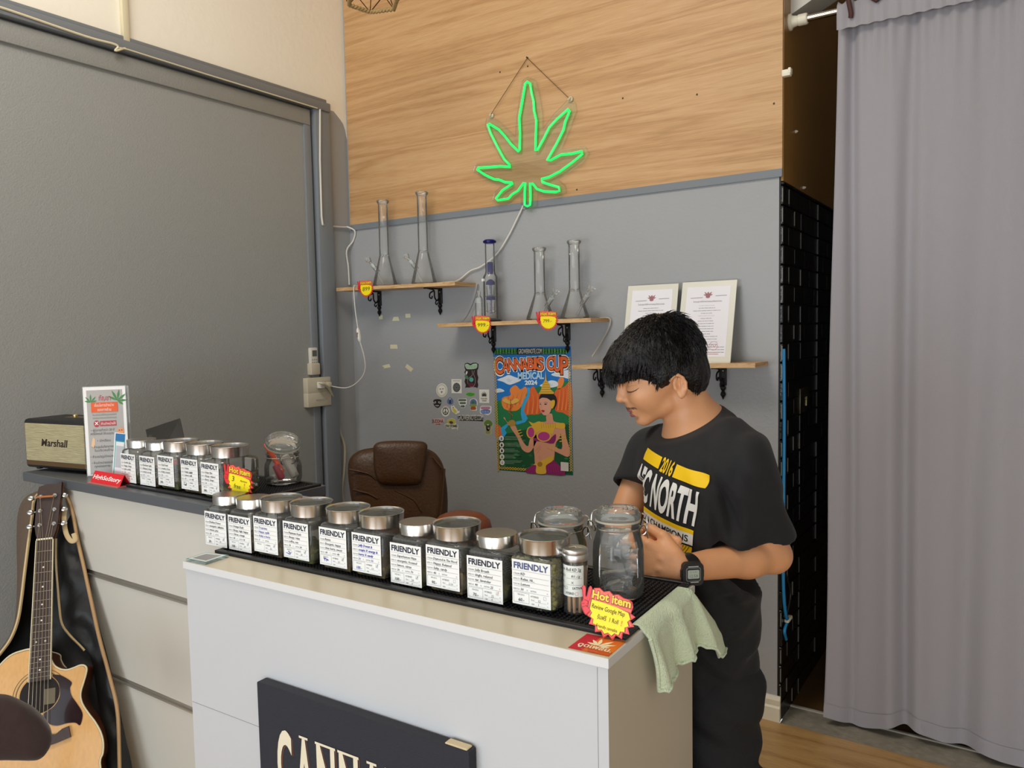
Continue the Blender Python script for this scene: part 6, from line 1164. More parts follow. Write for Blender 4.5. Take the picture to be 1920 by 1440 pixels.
# the bag
BB = mat('black_bag_nylon', '0e0f10', .55, bump=.6, bscale=22, spec=.5); BBR = mat('brown_bag_cloth', '5a4a3c', .8, bump=.3, bscale=120); PIP = mat('cream_piping', 'bfa77c', .6); PIP2 = mat('tan_piping', 'b08c62', .6)
t = thing('guitar_bag', 'open black lined brown guitar bag with cream piping, holding the guitar', 'guitar bag', (gS.x, gS.y, 0))
K = lambda P, off: [GS.p(*onsh(GS, a, c, off)) + GS.n * off for a, c in P]
backL = [(100, 919), (70, 921), (46, 934), (34, 960), (31, 1010), (32, 1080), (29, 1150), (20, 1192), (-5, 1225), (-45, 1265), (-80, 1340), (-95, 1440), (-95, 1560)]
frL = [(98, 931), (76, 925), (64, 938), (60, 970), (53, 1020), (46, 1075), (40, 1125), (33, 1165), (20, 1198), (0, 1226), (-30, 1262), (-70, 1350), (-75, 1560)]
bL = spline(K(backL, -.125), 5); fL = spline(K(frL, -.03), 5)
backR = [(100, 919), (118, 921), (131, 932), (141, 955), (151, 1000), (163, 1060), (180, 1150), (204, 1240), (222, 1320), (237, 1390), (248, 1440), (262, 1560)]
frR = [(102, 930), (116, 925), (127, 934), (136, 960), (145, 1010), (157, 1062), (170, 1122), (186, 1195), (206, 1270), (219, 1325), (223, 1390), (226, 1560)]
bR = spline(K(backR, -.085), 5); fR = spline(K(frR, -.04), 5)
def strip(b, A, B, n=6, wob=0., bulge=0.):
    V = []; F = []; m_ = min(len(A), len(B))
    for i in range(m_):
        for j in range(n + 1):
            g = j / n; p = A[i].lerp(B[i], g); p = p + GS.n * (bulge * math.sin(PI * g) + wob * noise.noise(p * 14) * math.sin(PI * g)); V.append(p)
    for i in range(m_ - 1):
        for j in range(n): a = i * (n + 1) + j; F.append((a, a + 1, a + n + 2, a + n + 1))
    b.add(V, F)
b = MB(BB); bRr = [bR[min(len(bR) - 1, int(i * (len(bR) - 1) / (len(bL) - 1)))] for i in range(len(bL))]; strip(b, bL, bRr, 10, .02); b.build('back_panel', t, 70)
b = MB(BBR); strip(b, bL, fL, 8, 0, .012); b.build('left_gusset', t, 70)
b = MB(BB); strip(b, bR, fR, 6, .01, .01); b.build('right_gusset', t, 70)
b = MB(PIP); b.tube(fL, .0048, 6); b.build('piping', t); b = MB(PIP2); b.tube(fR, .0052, 6); b.build('piping', t)
inn = spline(K([(106, 1010), (106, 1060), (109, 1100), (112, 1140), (117, 1170), (132, 1192), (155, 1215), (172, 1240), (180, 1290), (188, 1340), (192, 1400), (196, 1560)], -.075), 5)
frR2 = fR[15:]; m_ = len(inn); f2 = [frR2[min(len(frR2) - 1, int(i * (len(frR2) - 1) / (m_ - 1)))] - GS.n * .004 for i in range(m_)]
b = MB(BB); strip(b, inn, f2, 12, .028, .006); b.build('folded_cover', t, 75)
b = MB(PIP); b.tube(inn[:32], .004, 6); b.build('piping', t)
b = MB(PIP); b.tube(spline(K([(121, 955), (120, 975), (124, 1000), (133, 1014), (141, 1012), (138, 1000)], -.02), 5), .007, 8, flat=.3); b.build('strap', t)
b = MB(mat('orange_leather_loop', 'a8622c', .45)); b.tube(K([(70, 932), (86, 931), (101, 930)], .006), .0075, 8, flat=.5); b.m(CHR); b.tube(K([(103, 929), (106, 931)], .008), .004, 8); b.build('leather_loop', t)
# ------------------------------------------------------------------ brown padded seat back in the near left corner
SUE = mat('dark_brown_suede', '33201d', .8, bump=.5, bscale=45, var=.12, vscale=12, sheen=.2)
qs = atd(0, 1350, 1.78); tc = Vector((-qs.x, -qs.y, 0)).normalized(); q0 = Sheet(qs, Vector((0, 0, 1)).cross(tc) , Vector((0, 0, 1)), .001)
P = [onsh(q0, a / 5.54, 1180 + c / 5.54) for a, c in ((0, 655), (110, 672), (230, 722), (350, 795), (440, 880), (505, 970), (530, 1040), (524, 1130), (488, 1210), (430, 1265), (350, 1290), (150, 1288), (0, 1284), (-400, 1290), (-700, 1250), (-800, 1050), (-700, 800), (-400, 680), (-150, 650))]
t = thing('brown_seat', 'dark brown suede seat cushion in front of the guitar, cut by the frame edge', 'seat', (qs.x, qs.y, 0))
b = MB(SUE); cushion(b, q0, spl2(P, 5), .045, .03, .012)
b.V = [tuple(Vector(v) + Vector((0, 0, 1)) * 0 + q0.n * .006 * noise.noise(Vector(v) * 22)) for v in b.V]; b.build('cushion', t, 70)
b = MB(MET); c_ = q0.p(-.12, -.03) + q0.n * .03; b.tube([c_, Vector((c_.x, c_.y, .02))], .02, 12); b.lathe([(.16, 0), (.16, .012), (.03, .03), (.02, .05)], 28, (c_.x, c_.y, .0005)); b.build('pedestal', t)
# ------------------------------------------------------------------ the person behind the counter end
import openvdb
def smin(a, b, k):
    h = np.clip(.5 + .5 * (b - a) / k, 0, 1); return b * (1 - h) + a * h - k * h * (1 - h)
class Vol:
    def __init__(s, lo, hi, h):
        s.lo = np.array(lo, dtype=np.float32); s.h = h; s.n = np.ceil((np.array(hi) - s.lo) / h).astype(int) + 1
        s.f = np.full(tuple(s.n), .05, dtype=np.float32)
    def blk(s, lo, hi):
        i0 = np.clip(np.floor((np.array(lo) - s.lo) / s.h).astype(int), 0, s.n - 1); i1 = np.clip(np.ceil((np.array(hi) - s.lo) / s.h).astype(int) + 1, 1, s.n)
        if np.any(i1 <= i0): return None
        ax = [s.lo[k] + s.h * np.arange(i0[k], i1[k], dtype=np.float32) for k in range(3)]
        return tuple(slice(a, b_) for a, b_ in zip(i0, i1)), ax[0][:, None, None], ax[1][None, :, None], ax[2][None, None, :]
    def op(s, lo, hi, fn, k, mode='add'):
        b_ = s.blk(lo, hi)
        if b_ is None: return
        sl, X, Y, Z = b_; d = fn(X, Y, Z).astype(np.float32)
        if mode == 'add': s.f[sl] = smin(s.f[sl], d, k)
        elif mode == 'sub': s.f[sl] = -smin(-s.f[sl], d, k)
    def cone(s, a, b_, r1, r2, k=.02, mode='add', flat=None):
        a = np.array(a, dtype=float); b_ = np.array(b_, dtype=float); m_ = max(r1, r2) + .05; v = b_ - a; L2 = float(v @ v)
        def fn(X, Y, Z):
            px, py, pz = X - a[0], Y - a[1], Z - a[2]; t_ = np.clip((px * v[0] + py * v[1] + pz * v[2]) / L2, 0, 1)
            return np.sqrt((px - v[0] * t_) ** 2 + (py - v[1] * t_) ** 2 + (pz - v[2] * t_) ** 2) - (r1 + (r2 - r1) * t_)
        s.op(np.minimum(a, b_) - m_, np.maximum(a, b_) + m_, fn, k, mode); return s
    def ell(s, c, r, ax=None, k=.02, mode='add'):
        c = np.array(c, dtype=float); r = np.array(r, dtype=float); A = np.eye(3) if ax is None else np.array(ax, dtype=float); m_ = r.max() + .04
        def fn(X, Y, Z):
            px, py, pz = X - c[0], Y - c[1], Z - c[2]; q = [(px * A[i][0] + py * A[i][1] + pz * A[i][2]) for i in range(3)]
            k0 = np.sqrt(sum((q[i] / r[i]) ** 2 for i in range(3))); k1 = np.sqrt(sum((q[i] / r[i] ** 2) ** 2 for i in range(3))) + 1e-6
            return k0 * (k0 - 1) / k1
        s.op(c - m_, c + m_, fn, k, mode); return s
    def mesh(s):
        s.f[0] = s.f[-1] = .05; s.f[:, 0] = s.f[:, -1] = .05; s.f[:, :, 0] = s.f[:, :, -1] = .05
        g = openvdb.FloatGrid(.05); g.copyFromArray(s.f.astype(np.float64)); P, Q = g.convertToQuads(0.0)
        P = P * s.h + s.lo; Q = np.array(Q)
        v0, v1, v2 = P[Q[:, 0]], P[Q[:, 1]], P[Q[:, 2]]; vol = np.einsum('ij,ij->i', v0, np.cross(v1, v2)).sum()
        if vol < 0: Q = Q[:, ::-1]
        return P, Q
def np_obj(name, P, Q, mats, parent, mi=None, smooth_it=2):
    if smooth_it:
        e = np.concatenate([Q[:, [0, 1]], Q[:, [1, 2]], Q[:, [2, 3]], Q[:, [3, 0]]]); cnt = np.bincount(e.ravel(), minlength=len(P)).astype(float)
        for _ in range(smooth_it):
            S = np.zeros_like(P)
            for k in range(3): S[:, k] = np.bincount(e[:, 0], P[e[:, 1], k], len(P)) + np.bincount(e[:, 1], P[e[:, 0], k], len(P))
            P = P * .4 + .6 * S / cnt[:, None]
    me = bpy.data.meshes.new(name); W = WINV[parent.name] if parent is not None else Matrix(); W = np.array(W); PL = P @ W[:3, :3].T + W[:3, 3]
    me.vertices.add(len(P)); me.vertices.foreach_set('co', PL.ravel()); me.loops.add(len(Q) * 4); me.loops.foreach_set('vertex_index', Q.ravel().astype(np.int32))
    me.polygons.add(len(Q)); me.polygons.foreach_set('loop_start', np.arange(len(Q), dtype=np.int32) * 4); me.polygons.foreach_set('loop_total', np.full(len(Q), 4, dtype=np.int32)) if False else None
    for m_ in mats: me.materials.append(m_)
    if mi is not None: me.polygons.foreach_set('material_index', mi(P, Q))
    me.polygons.foreach_set('use_smooth', np.ones(len(Q), dtype=bool)); me.update(calc_edges=True); me.validate()
    o = bpy.data.objects.new(name, me); COL.objects.link(o); o.parent = parent; WINV[o.name] = WINV[parent.name]; return o, P
HD = 1.84; H0 = atd(1240, 690, HD); rv = Vector(ray(1240, 690)); toC = Vector((-rv.x, -rv.y, 0)).normalized(); rt = Vector((0, 0, 1)).cross(toC).normalized()
if rt.dot(Vector((1, 0, 0))) < 0: rt = -rt
UZ = Vector((0, 0, 1)); ya = math.radians(13); pt = math.radians(22)
hF = -rt * math.cos(ya) + toC * math.sin(ya); hS = toC * math.cos(ya) + rt * math.sin(ya)
AF = hF * math.cos(pt) - UZ * math.sin(pt); AU = hF * math.sin(pt) + UZ * math.cos(pt); AS = hS; HA = [tuple(AF), tuple(AS), tuple(AU)]; HK = 811 / (FPX / HD)
def hl(f, s_, u): return H0 + (AF * f + AS * s_ + AU * u) * HK
def hr(*r): return [x * HK for x in r]
body_c = atd(1318, 1250, 1.84)
t = thing('person', 'person in a black T-shirt with yellow and white print, looking down at the counter', 'person', (body_c.x, body_c.y, 0))
SKIN = mat('warm_brown_skin', 'd89c70', .46, sss=.12, var=.07, vscale=22, bump=.08, bscale=220); LIP = mat('lip_skin', 'a0605a', .42, sss=.1); SKD_ = mat('shaded_lid_skin', 'a8714e', .5)
sv = (rt * .56 + toC * .83).normalized(); fn_ = (-rt * .83 + toC * .56).normalized()
SLp = atd(1396, 882, 1.69); SRp = atd(1222, 850, 2.0); EL = atd(1448, 1040, 1.75); WL = atd(1282, 1066, 1.632); ER = atd(1166, 985, 1.93); WR = atd(1200, 1048, 1.74)
nk0 = hl(-.022, 0, -.055); nk1 = atd(1313, 822, 1.86)
V1 = Vol((min(ER.x, H0.x, WL.x) - .2, min(WL.y, SLp.y) - .12, .93), (SLp.x + .14, max(SRp.y, ER.y) + .12, hl(0, 0, .11).z + .02), .0026)
E_ = lambda c, r, k=.015, mode='add': V1.ell(hl(*c), hr(*r), HA, k, mode)
C_ = lambda a, b_, r1, r2, k=.01, mode='add': V1.cone(hl(*a), hl(*b_), r1 * HK, r2 * HK, k, mode)
E_((-.006, 0, .012), (.095, .075, .092)); E_((.045, 0, -.026), (.060, .0605, .070), .02); E_((.040, 0, -.068), (.052, .047, .036), .02); E_((.022, 0, -.078), (.038, .053, .027), .014)
E_((.082, 0, -.092), (.0195, .024, .017), .02)
for s_ in (-1, 1): E_((.062, s_ * .038, -.036), (.034, .024, .032), .02)
E_((.088, 0, .014), (.017, .045, .011), .014)
for s_ in (-1, 1): E_((.107, s_ * .030, -.008), (.016, .017, .012), .012, 'sub')
C_((.101, 0, .004), (.113, 0, -.026), .0065, .0095, .014); E_((.1145, 0, -.0285), (.0095, .0095, .0085), .008)
for s_ in (-1, 1): E_((.1025, s_ * .0125, -.0335), (.0105, .0065, .0075), .005); E_((.1075, s_ * .006, -.0395), (.005, .0035, .003), .003, 'sub')
E_((.086, 0, -.058), (.023, .027, .024), .016); E_((.103, 0, -.0610), (.0075, .0215, .0058), .0035); E_((.1015, 0, -.0735), (.0078, .0185, .0062), .0035)
E_((.108, 0, -.0665), (.006, .021, .0013), .002, 'sub'); E_((.100, 0, -.083), (.006, .02, .004), .006, 'sub')
for s_ in (-1, 1): E_((.0850, s_ * .029, -.0115), (.0130, .0160, .0100), .005)
for s_ in (-1, 1):      # ears
    EP = [(.006, -.026), (-.003, -.0185), (-.014, -.0195), (-.0215, -.029), (-.0235, -.042), (-.0195, -.055), (-.012, -.064), (-.005, -.067)]; EP = [(a + .002, c + .002) for a, c in EP]
    E_((-.008, s_ * .0755, -.043), (.0155, .006, .023), .006); E_((-.0075, s_ * .0835, -.039), (.0095, .0075, .0145), .003, 'sub')
    for a, c in zip(EP[:-1], EP[1:]): C_((a[0], s_ * (.079 + .004 * (-a[0] > .01)), a[1]), (c[0], s_ * (.079 + .004 * (-c[0] > .01)), c[1]), .0036, .0038, .003)
    E_((-.003, s_ * .078, -.063), (.0085, .0042, .009), .005); E_((.004, s_ * .078, -.043), (.0035, .0035, .006), .003)
    C_((-.014, s_ * .081, -.032), (-.009, s_ * .081, -.055), .0028, .0026, .003)
V1.cone(nk0, nk1, .054, .062, .014); V1.cone(hl(-.008, 0, -.078), nk1, .040, .05, .010)
V1.cone(hl(-.02, .045, -.06), nk1 + fn_ * .05 + sv * .01, .016, .012, .02)
V1.cone(nk1, SLp - UZ * .01, .050, .036, .03); V1.cone(nk1, SRp - UZ * .01, .050, .036, .03); V1.cone(nk1, nk1 - UZ * .12, .09, .1, .03)
V1.cone(SLp, EL, .05, .040, .02); el2 = EL.lerp(WL, .3); V1.cone(EL, el2, .040, .0405, .015); V1.cone(el2, WL, .0405, .0275, .02); V1.cone(EL, EL + (EL - WL).normalized() * .012 - UZ * .006, .034, .030, .015)
V1.cone(SRp, ER, .048, .040, .02); V1.cone(ER, WR, .040, .028, .02)
def hand(W_, dirf, upw, back, curl, s_=1., thumb=1):
    """W_ wrist, dirf towards the fingers, upw thumb side, back: normal of the back of the hand"""
    dirf = dirf.normalized(); back = (back - dirf * back.dot(dirf)).normalized(); upw = dirf.cross(back); upw = upw if thumb * upw.z >= 0 else -upw
    for k in range(4):
        o = .030 - .0205 * k; V1.cone(W_ + upw * o * .45 + dirf * .008, W_ + dirf * .082 * s_ + upw * o, .0165, .0125, .012)
    V1.ell(W_ + dirf * .045 + back * -.004, (.045, .036, .015), [tuple(dirf), tuple(upw), tuple(back)], .012)
    for k, (L_, r0) in enumerate(((.040, .0098), (.044, .0100), (.041, .0096), (.032, .0085))):
        o = .031 - .0208 * k; p = W_ + dirf * (.084 - .004 * abs(k - 1.2)) * s_ + upw * o + back * .001; a = 0
        for j, (fr, c) in enumerate(((1, curl[0]), (.68, curl[1]), (.52, curl[2]))):
            a += c; d = dirf * math.cos(a) - back * math.sin(a) + upw * (.06 - .04 * k); q = p + d.normalized() * L_ * fr * s_; V1.cone(p, q, r0 * (1 - .08 * j), r0 * (.93 - .08 * j), .0035); p = q
    p = W_ + dirf * .018 + upw * .028; q = W_ + dirf * .055 + upw * .052 - back * .018; V1.cone(p, q, .0155, .0125, .012); r = q + (dirf * .9 - back * .55 + upw * .1).normalized() * .033; V1.cone(q, r, .0118, .0105, .004); r2 = r + (dirf * .7 - back * .8 - upw * .15).normalized() * .026; V1.cone(r, r2, .0105, .009, .003)
    return p
dl = (atd(1215, 1046, 1.655) - atd(1270, 1064, 1.632)); hand(WL + (WL - EL).normalized() * .008, dl, UZ, toC + rt * .1, (.55, .8, .6), .95)
hand(WR, (atd(1200, 1052, 1.66) - WR) * 1.0 + rt * .02, UZ, -rt * .8 - toC * .3, (.5, .8, .6), .9)
P, Q = V1.mesh()
def mi_body(P, Q):
    c = P[Q].mean(1) - np.array(H0); L_ = np.stack([c @ np.array(AF), c @ np.array(AS), c @ np.array(AU)], 1) / HK; mi = np.zeros(len(Q), dtype=np.int32)
    up = ((L_[:, 1] / .0215) ** 2 + ((L_[:, 2] + .0620) / .0052) ** 2 < 1) & (L_[:, 0] > .092); lo_ = ((L_[:, 1] / .019) ** 2 + ((L_[:, 2] + .0735) / .0065) ** 2 < 1) & (L_[:, 0] > .092); mi[up | lo_] = 1; return mi
bo, P_ = np_obj('body', P, Q, [SKIN, LIP], t, mi_body, 2)
HAIRM = mat('black_hair', '0b0a0a', .42, spec=.35, bump=.9, bscale=160, stretch=(1, 1, 1))
# eyebrows, lashes, faint moustache
BRW = mat('dark_brow_hair', '16100e', .7)
from mathutils.bvhtree import BVHTree
fm = np.linalg.norm(P_[Q].mean(1) - np.array(H0), axis=1) < .16
fbv = BVHTree.FromPolygons([Vector(p) for p in P_], [tuple(int(i) for i in q) for q in Q[fm]])
def onface(y, z, off=.0004, sd=1):
    d = (-AF - AS * (y * 9)).normalized(); h = fbv.ray_cast(hl(0, y, z) - d * .2, d, .3); return (h[0] + h[1] * off * (1 if h[1].dot(d) < 0 else -1)) if h[0] is not None else hl(.1, y, z)
for s_ in (-1, 1):
    b = MB(BRW); rb = random.Random(3)
    for k in range(170):
        f = rb.random(); y = .009 + .043 * f; z = .0035 + .0085 * math.sin(PI * (.18 + .72 * f)) - .004 * f + rb.uniform(-.0028, .0028) * (1 - .5 * f); p = onface(s_ * y, z, .0006); q = onface(s_ * (y + .0065), z + .0015 * (1 - 2 * f), .0012); b.tube([p, q], [.00055, .00015], 3, False)
    b.build('eyebrow', t)
    b = MB(BRW); pts = [onface(s_ * y, z, .0003) for y, z in ((.013, -.0128), (.017, -.0150), (.0215, -.0165), (.0265, -.0170), (.031, -.0162), (.035, -.0140))]; b.tube(spline(pts, 4), [.0004 + .0005 * math.sin(PI * i / 20) for i in range(21)], 6)
    for k in range(14): y = .016 + .0013 * k; p = onface(s_ * y, -.0152 - .0018 * math.sin(PI * k / 14), .0003); b.tube([p, p + AF * .0035 - AU * .0022 + AS * (s_ * .0012)], [.0004, .0001], 3, False)
    b.build('eyelashes', t)
    b = MB(mat('lid_crease', 'b07a52', .55)); pts = [onface(s_ * y, z, .0000) for y, z in ((.015, -.0075), (.020, -.0052), (.026, -.0046), (.032, -.0062))]; b.tube(spline(pts, 4), .0004, 5); b.build('eyelid_crease', t)
b = MB(mat('faint_moustache', '5a3c2a', .8)); random.seed(8)
for k in range(300):
    y = random.uniform(-.0185, .0185); z = -.0530 + random.uniform(-.0025, .0025) - abs(y) * .16; p = onface(y, z, .0001); q = onface(y * 1.06, z - .0026, .0005); b.tube([p, q], [.0003, .0001], 3, False)
b.build('moustache', t)
# hair volume
VH = Vol(tuple(H0 - Vector((.19, .19, .19))), tuple(H0 + Vector((.19, .19, .19))), .0026)
G_ = lambda c, r, k=.015, mode='add': VH.ell(hl(*c), hr(*r), HA, k, mode)
G_((-.012, 0, .026), (.098, .089, .089)); G_((.045, 0, .046), (.076, .074, .052), .03); G_((.088, 0, .034), (.037, .058, .026), .02); G_((-.045, 0, -.03), (.056, .077, .062), .02); G_((.01, 0, -.005), (.05, .083, .04), .015); G_((-.02, 0, .07), (.07, .06, .046), .02); G_((.030, 0, -.02), (.013, .079, .022), .008)
def facecut(X, Y, Z):
    px, py, pz = X - H0.x, Y - H0.y, Z - H0.z; f = (px * AF.x + py * AF.y + pz * AF.z) / HK; u = (px * AU.x + py * AU.y + pz * AU.z) / HK
    g = np.interp(f, [.018, .0285, .0345, .050, .0655, .09, .13], [-.046, -.038, -.026, -.009, .0025, .0095, .0125]); return np.maximum((u - g) * .7, .018 - f) * HK
def cutbox(f0, f1, u0, u1, k=.004, s0=-1, s1=1):
    c = hl((f0 + f1) / 2, (s0 + s1) / 2, (u0 + u1) / 2); hh = [(f1 - f0) / 2 * HK, (s1 - s0) / 2 * HK, (u1 - u0) / 2 * HK]; c = np.array(c)
    def fn(X, Y, Z):
        q = [np.abs((X - c[0]) * A[0] + (Y - c[1]) * A[1] + (Z - c[2]) * A[2]) - h for A, h in zip(HA, hh)]; return np.maximum(np.maximum(q[0], q[1]), q[2])
    VH.op((-9, -9, -9), (9, 9, 9), fn, k, 'sub')
VH.op((-9, -9, -9), (9, 9, 9), facecut, .003, 'sub'); cutbox(-.022, .3, -.3, -.042); cutbox(-.030, .3, -.3, -.062); cutbox(-.3, .3, -.3, -.093); cutbox(-.3, -.0, -.3, -.089)
for s_ in (-1, 1): VH.ell(hl(-.006, s_ * .085, -.046), hr(.021, .05, .026), HA, .004, 'sub')
# strand relief: noise stretched along the comb direction
sl, X, Y, Z = VH.blk((-9, -9, -9), (9, 9, 9))
px, py, pz = X - H0.x, Y - H0.y, Z - H0.z
qf = (px * AF.x + py * AF.y + pz * AF.z); qs_ = (px * AS.x + py * AS.y + pz * AS.z); qu = (px * AU.x + py * AU.y + pz * AU.z)
ang = np.arctan2(qs_, -(qf + .05) * 1.0 + qu * .6); VH.f += (.0008 * np.sin(qs_ * 420 + 2 * np.sin(qf * 40)) + .0007 * np.sin(qs_ * 190 + 2 * np.sin(qf * 31 + 1)) + .0009 * np.sin(qf * 210 + 90 * qs_ + 2 * np.sin(qu * 30))).astype(np.float32)
P, Q = VH.mesh(); ho, PH = np_obj('hair', P, Q, [HAIRM], t, None, 1)
ct = Vector(H0); b = MB(HAIRM); rng = random.Random(5)
NH = len(PH)
for k in range(9000):
    p = Vector(PH[rng.randrange(NH)]); q = p - ct; f, s_, u = q.dot(AF) / HK, q.dot(AS) / HK, q.dot(AU) / HK
    if (u < -.02 and f > -.045) or (abs(f + .004) < .03 and u < -.004): continue
    nrm = (AF * (f + .012) / .012 + AS * s_ / .0079 + AU * (u - .026) / .0079).normalized()
    rd = AF * (f + .045) + AS * s_ + AU * (u - .105); d = (rd - nrm * rd.dot(nrm)); d = d.normalized() if d.length > .004 else AF.copy()
    jt = .14 if u < .08 else .30
    d = d + nrm * (rng.uniform(.04, .16) if u < .09 else rng.uniform(.05, .45)) + AF * rng.uniform(-jt, jt) + AS * rng.uniform(-jt, jt); L_ = rng.uniform(.014, .032)
    if u < .02 and f > .045: L_ *= .25
    d.normalize(); p0 = p - nrm * .002; p1 = p0 + d * L_ * .6 + nrm * .0015; p2 = p0 + (d + Vector((0, 0, -.15))).normalized() * L_ + nrm * .001; b.tube([p0, p1, p2], [.0012, .0008, .0001], 3, False)
b.build('hair_strands', ho, 80)
# ---- T-shirt
def zat(y): return atd(1320, y, 1.84).z
KN = [(1.50, 0, 0, 0, 0)]
prof = []   # z, centre px, half width along shoulders, half depth
for y, cxp, ra, rb in ((790, 1306, .09, .07), (815, 1308, .135, .088), (850, 1306, .178, .108), (900, 1303, .193, .122), (950, 1305, .192, .124), (1000, 1309, .186, .122), (1050, 1311, .176, .118), (1100, 1307, .164, .114), (1160, 1305, .156, .112), (1220, 1306, .155, .113), (1262, 1307, .156, .114)):
    p = atd(cxp, y, 1.845); prof.append((p.z, p.x, p.y, ra, rb))
prof = np.array(prof[::-1]); zb0 = prof[0, 0]
def torso(X, Y, Z, g=0.):
    zc = np.clip(Z, prof[0, 0], prof[-1, 0]); cx = np.interp(zc, prof[:, 0], prof[:, 1]); cy = np.interp(zc, prof[:, 0], prof[:, 2]); ra = np.interp(zc, prof[:, 0], prof[:, 3]) + g; rb = np.interp(zc, prof[:, 0], prof[:, 4]) + g
    dx, dy = X - cx, Y - cy; a = (dx * sv.x + dy * sv.y) / ra; c = (dx * fn_.x + dy * fn_.y) / rb; e = 2.4; r = (np.abs(a) ** e + np.abs(c) ** e) ** (1 / e)
    d = (r - 1) * np.minimum(ra, rb) * .95; return np.maximum(d, np.maximum(prof[0, 0] - Z, Z - prof[-1, 0] + .0))
VT = Vol((SRp.x - .22, SLp.y - .17, zb0 - .02), (EL.x + .16, SRp.y + .17, 1.50), .004)
VT.op((-9, -9, -9), (9, 9, 9), torso, .001)
nb = nk1 + UZ * .002
sLt = SLp - sv * .012 + UZ * .0; sRt = SRp + sv * .012
VT.cone(nb - UZ * .012, sLt + UZ * .022, .078, .062, .05); VT.cone(nb - UZ * .012, sRt + UZ * .004, .075, .062, .03); VT.cone(nb - UZ * .05, nb - UZ * .1, .1, .12, .04)
hemc = SLp.lerp(EL, .70); dS_ = (EL - SLp).normalized(); VT.cone(SLp, SLp.lerp(EL, 1.0), .058, .059, .04)
hemr = SRp.lerp(ER, .52); dR_ = (ER - SRp).normalized(); VT.cone(SRp, SRp.lerp(ER, .75), .060, .070, .03)
def half(c, d, R_): 
    return lambda X, Y, Z: np.maximum(-((X - c.x) * d.x + (Y - c.y) * d.y + (Z - c.z) * d.z), np.sqrt((X - c.x) ** 2 + (Y - c.y) ** 2 + (Z - c.z) ** 2) - R_)
hn = (dS_ + rt * -.38 + UZ * .0).normalized(); VT.op((-9, -9, -9), (9, 9, 9), half(hemc, hn, .15), .003, 'sub'); VT.op((-9, -9, -9), (9, 9, 9), half(hemr, dR_, .13), .003, 'sub')
VT.cone(hemc - dS_ * .05, hemc + dS_ * .03, .050, .055, .004, 'sub'); VT.cone(hemr - dR_ * .05, hemr + dR_ * .03, .050, .061, .004, 'sub')
VT.ell(atd(1388, 846, 1.76), (.05, .05, .05), None, .05); VT.cone(nk1 - UZ * .03, nk1.lerp(nk0, .55), .086, .074, .035); VT.cone(atd(1350, 812, 1.86), nk1 - UZ * .03, .046, .07, .03)
# folds: under the arm, at the waist and across the chest
sl, X, Y, Z = VT.blk((-9, -9, -9), (9, 9, 9)); a_ = (X - nb.x) * sv.x + (Y - nb.y) * sv.y; c_ = (X - nb.x) * fn_.x + (Y - nb.y) * fn_.y
fo = .0034 * np.sin(a_ * 38 + Z * 30 + 2 * np.sin(Z * 19)) * np.clip((1.25 - Z) * 4, 0, 1) + .0038 * np.sin((a_ - c_ * .6) * 70 + Z * 26 + 1.5 * np.sin(Z * 31)) * np.clip((a_ - .08) * 12, 0, 1)
fo = fo + .0035 * np.sin(Z * 75 + a_ * 28 + 2 * np.sin(c_ * 25)) * np.clip((1.0 - Z) * 6, 0, 1); VT.f += fo.astype(np.float32)
def groove(p, q, wd, dp):
    global fo
    P0, Q0 = atd(*p, 1.66) - nb, atd(*q, 1.66) - nb; ax, az, bx_, bz = P0.dot(rt), P0.z, Q0.dot(rt), Q0.z; U_ = (X - nb.x) * rt.x + (Y - nb.y) * rt.y; W_ = Z - nb.z; vx, vz = bx_ - ax, bz - az; L2 = vx * vx + vz * vz
    tt = np.clip(((U_ - ax) * vx + (W_ - az) * vz) / L2, 0, 1); dd = (U_ - ax - vx * tt) ** 2 + (W_ - az - vz * tt) ** 2; near = (((X - nb.x) * toC.x + (Y - nb.y) * toC.y) > .0)
    VT.f[sl] += (dp * np.exp(-dd / wd ** 2) * np.sin(np.pi * np.clip(tt, .04, .96)) ** .5 * near).astype(np.float32)
for g in (((1352, 900), (1376, 1012), .010, .009), ((1336, 955), (1352, 1030), .009, .007), ((1368, 930), (1392, 1010), .009, .006), ((1385, 850), (1366, 935), .014, .004), ((1340, 860), (1300, 835), .012, .003), ((1400, 1110), (1330, 1150), .012, .006), ((1410, 1160), (1340, 1215), .012, .006)): groove(*g)
for p, q, r in () and (((1352, 912, 1.66), (1372, 1000, 1.68), .007), ((1338, 960, 1.67), (1352, 1010, 1.68), .006), ((1364, 955, 1.66), (1376, 1010, 1.69), .006)): VT.cone(atd(*p), atd(*q), r * .6, r, .012, 'sub')
cpl = atd(1306, 788, 1.84); cn = (-rt * .46 + UZ * .88 + toC * .16).normalized()
VT.op((-9, -9, -9), (9, 9, 9), lambda X, Y, Z: np.maximum(-((X - cpl.x) * cn.x + (Y - cpl.y) * cn.y + (Z - cpl.z) * cn.z), np.sqrt((X - cpl.x) ** 2 + (Y - cpl.y) ** 2 + (Z - cpl.z) ** 2) - .135), .004, 'sub')
axn = (nk1 - nk0).normalized(); VT.cone(nk0 - axn * .03, nk1 + axn * .01, .0600, .0655, .003, 'sub'); VT.cone(hl(.005, 0, -.07), nk1, .050, .055, .003, 'sub')
P, Q = VT.mesh(); SHIRT = mat('black_cotton', '101113', .85, bump=.25, bscale=600, sheen=.05, var=.08, vscale=20)
so, PS_ = np_obj('t_shirt', P, Q, [SHIRT], t, None, 3)
from mathutils.bvhtree import BVHTree
bvh = BVHTree.FromPolygons([Vector(p) for p in PS_], [tuple(int(i) for i in q) for q in Q])
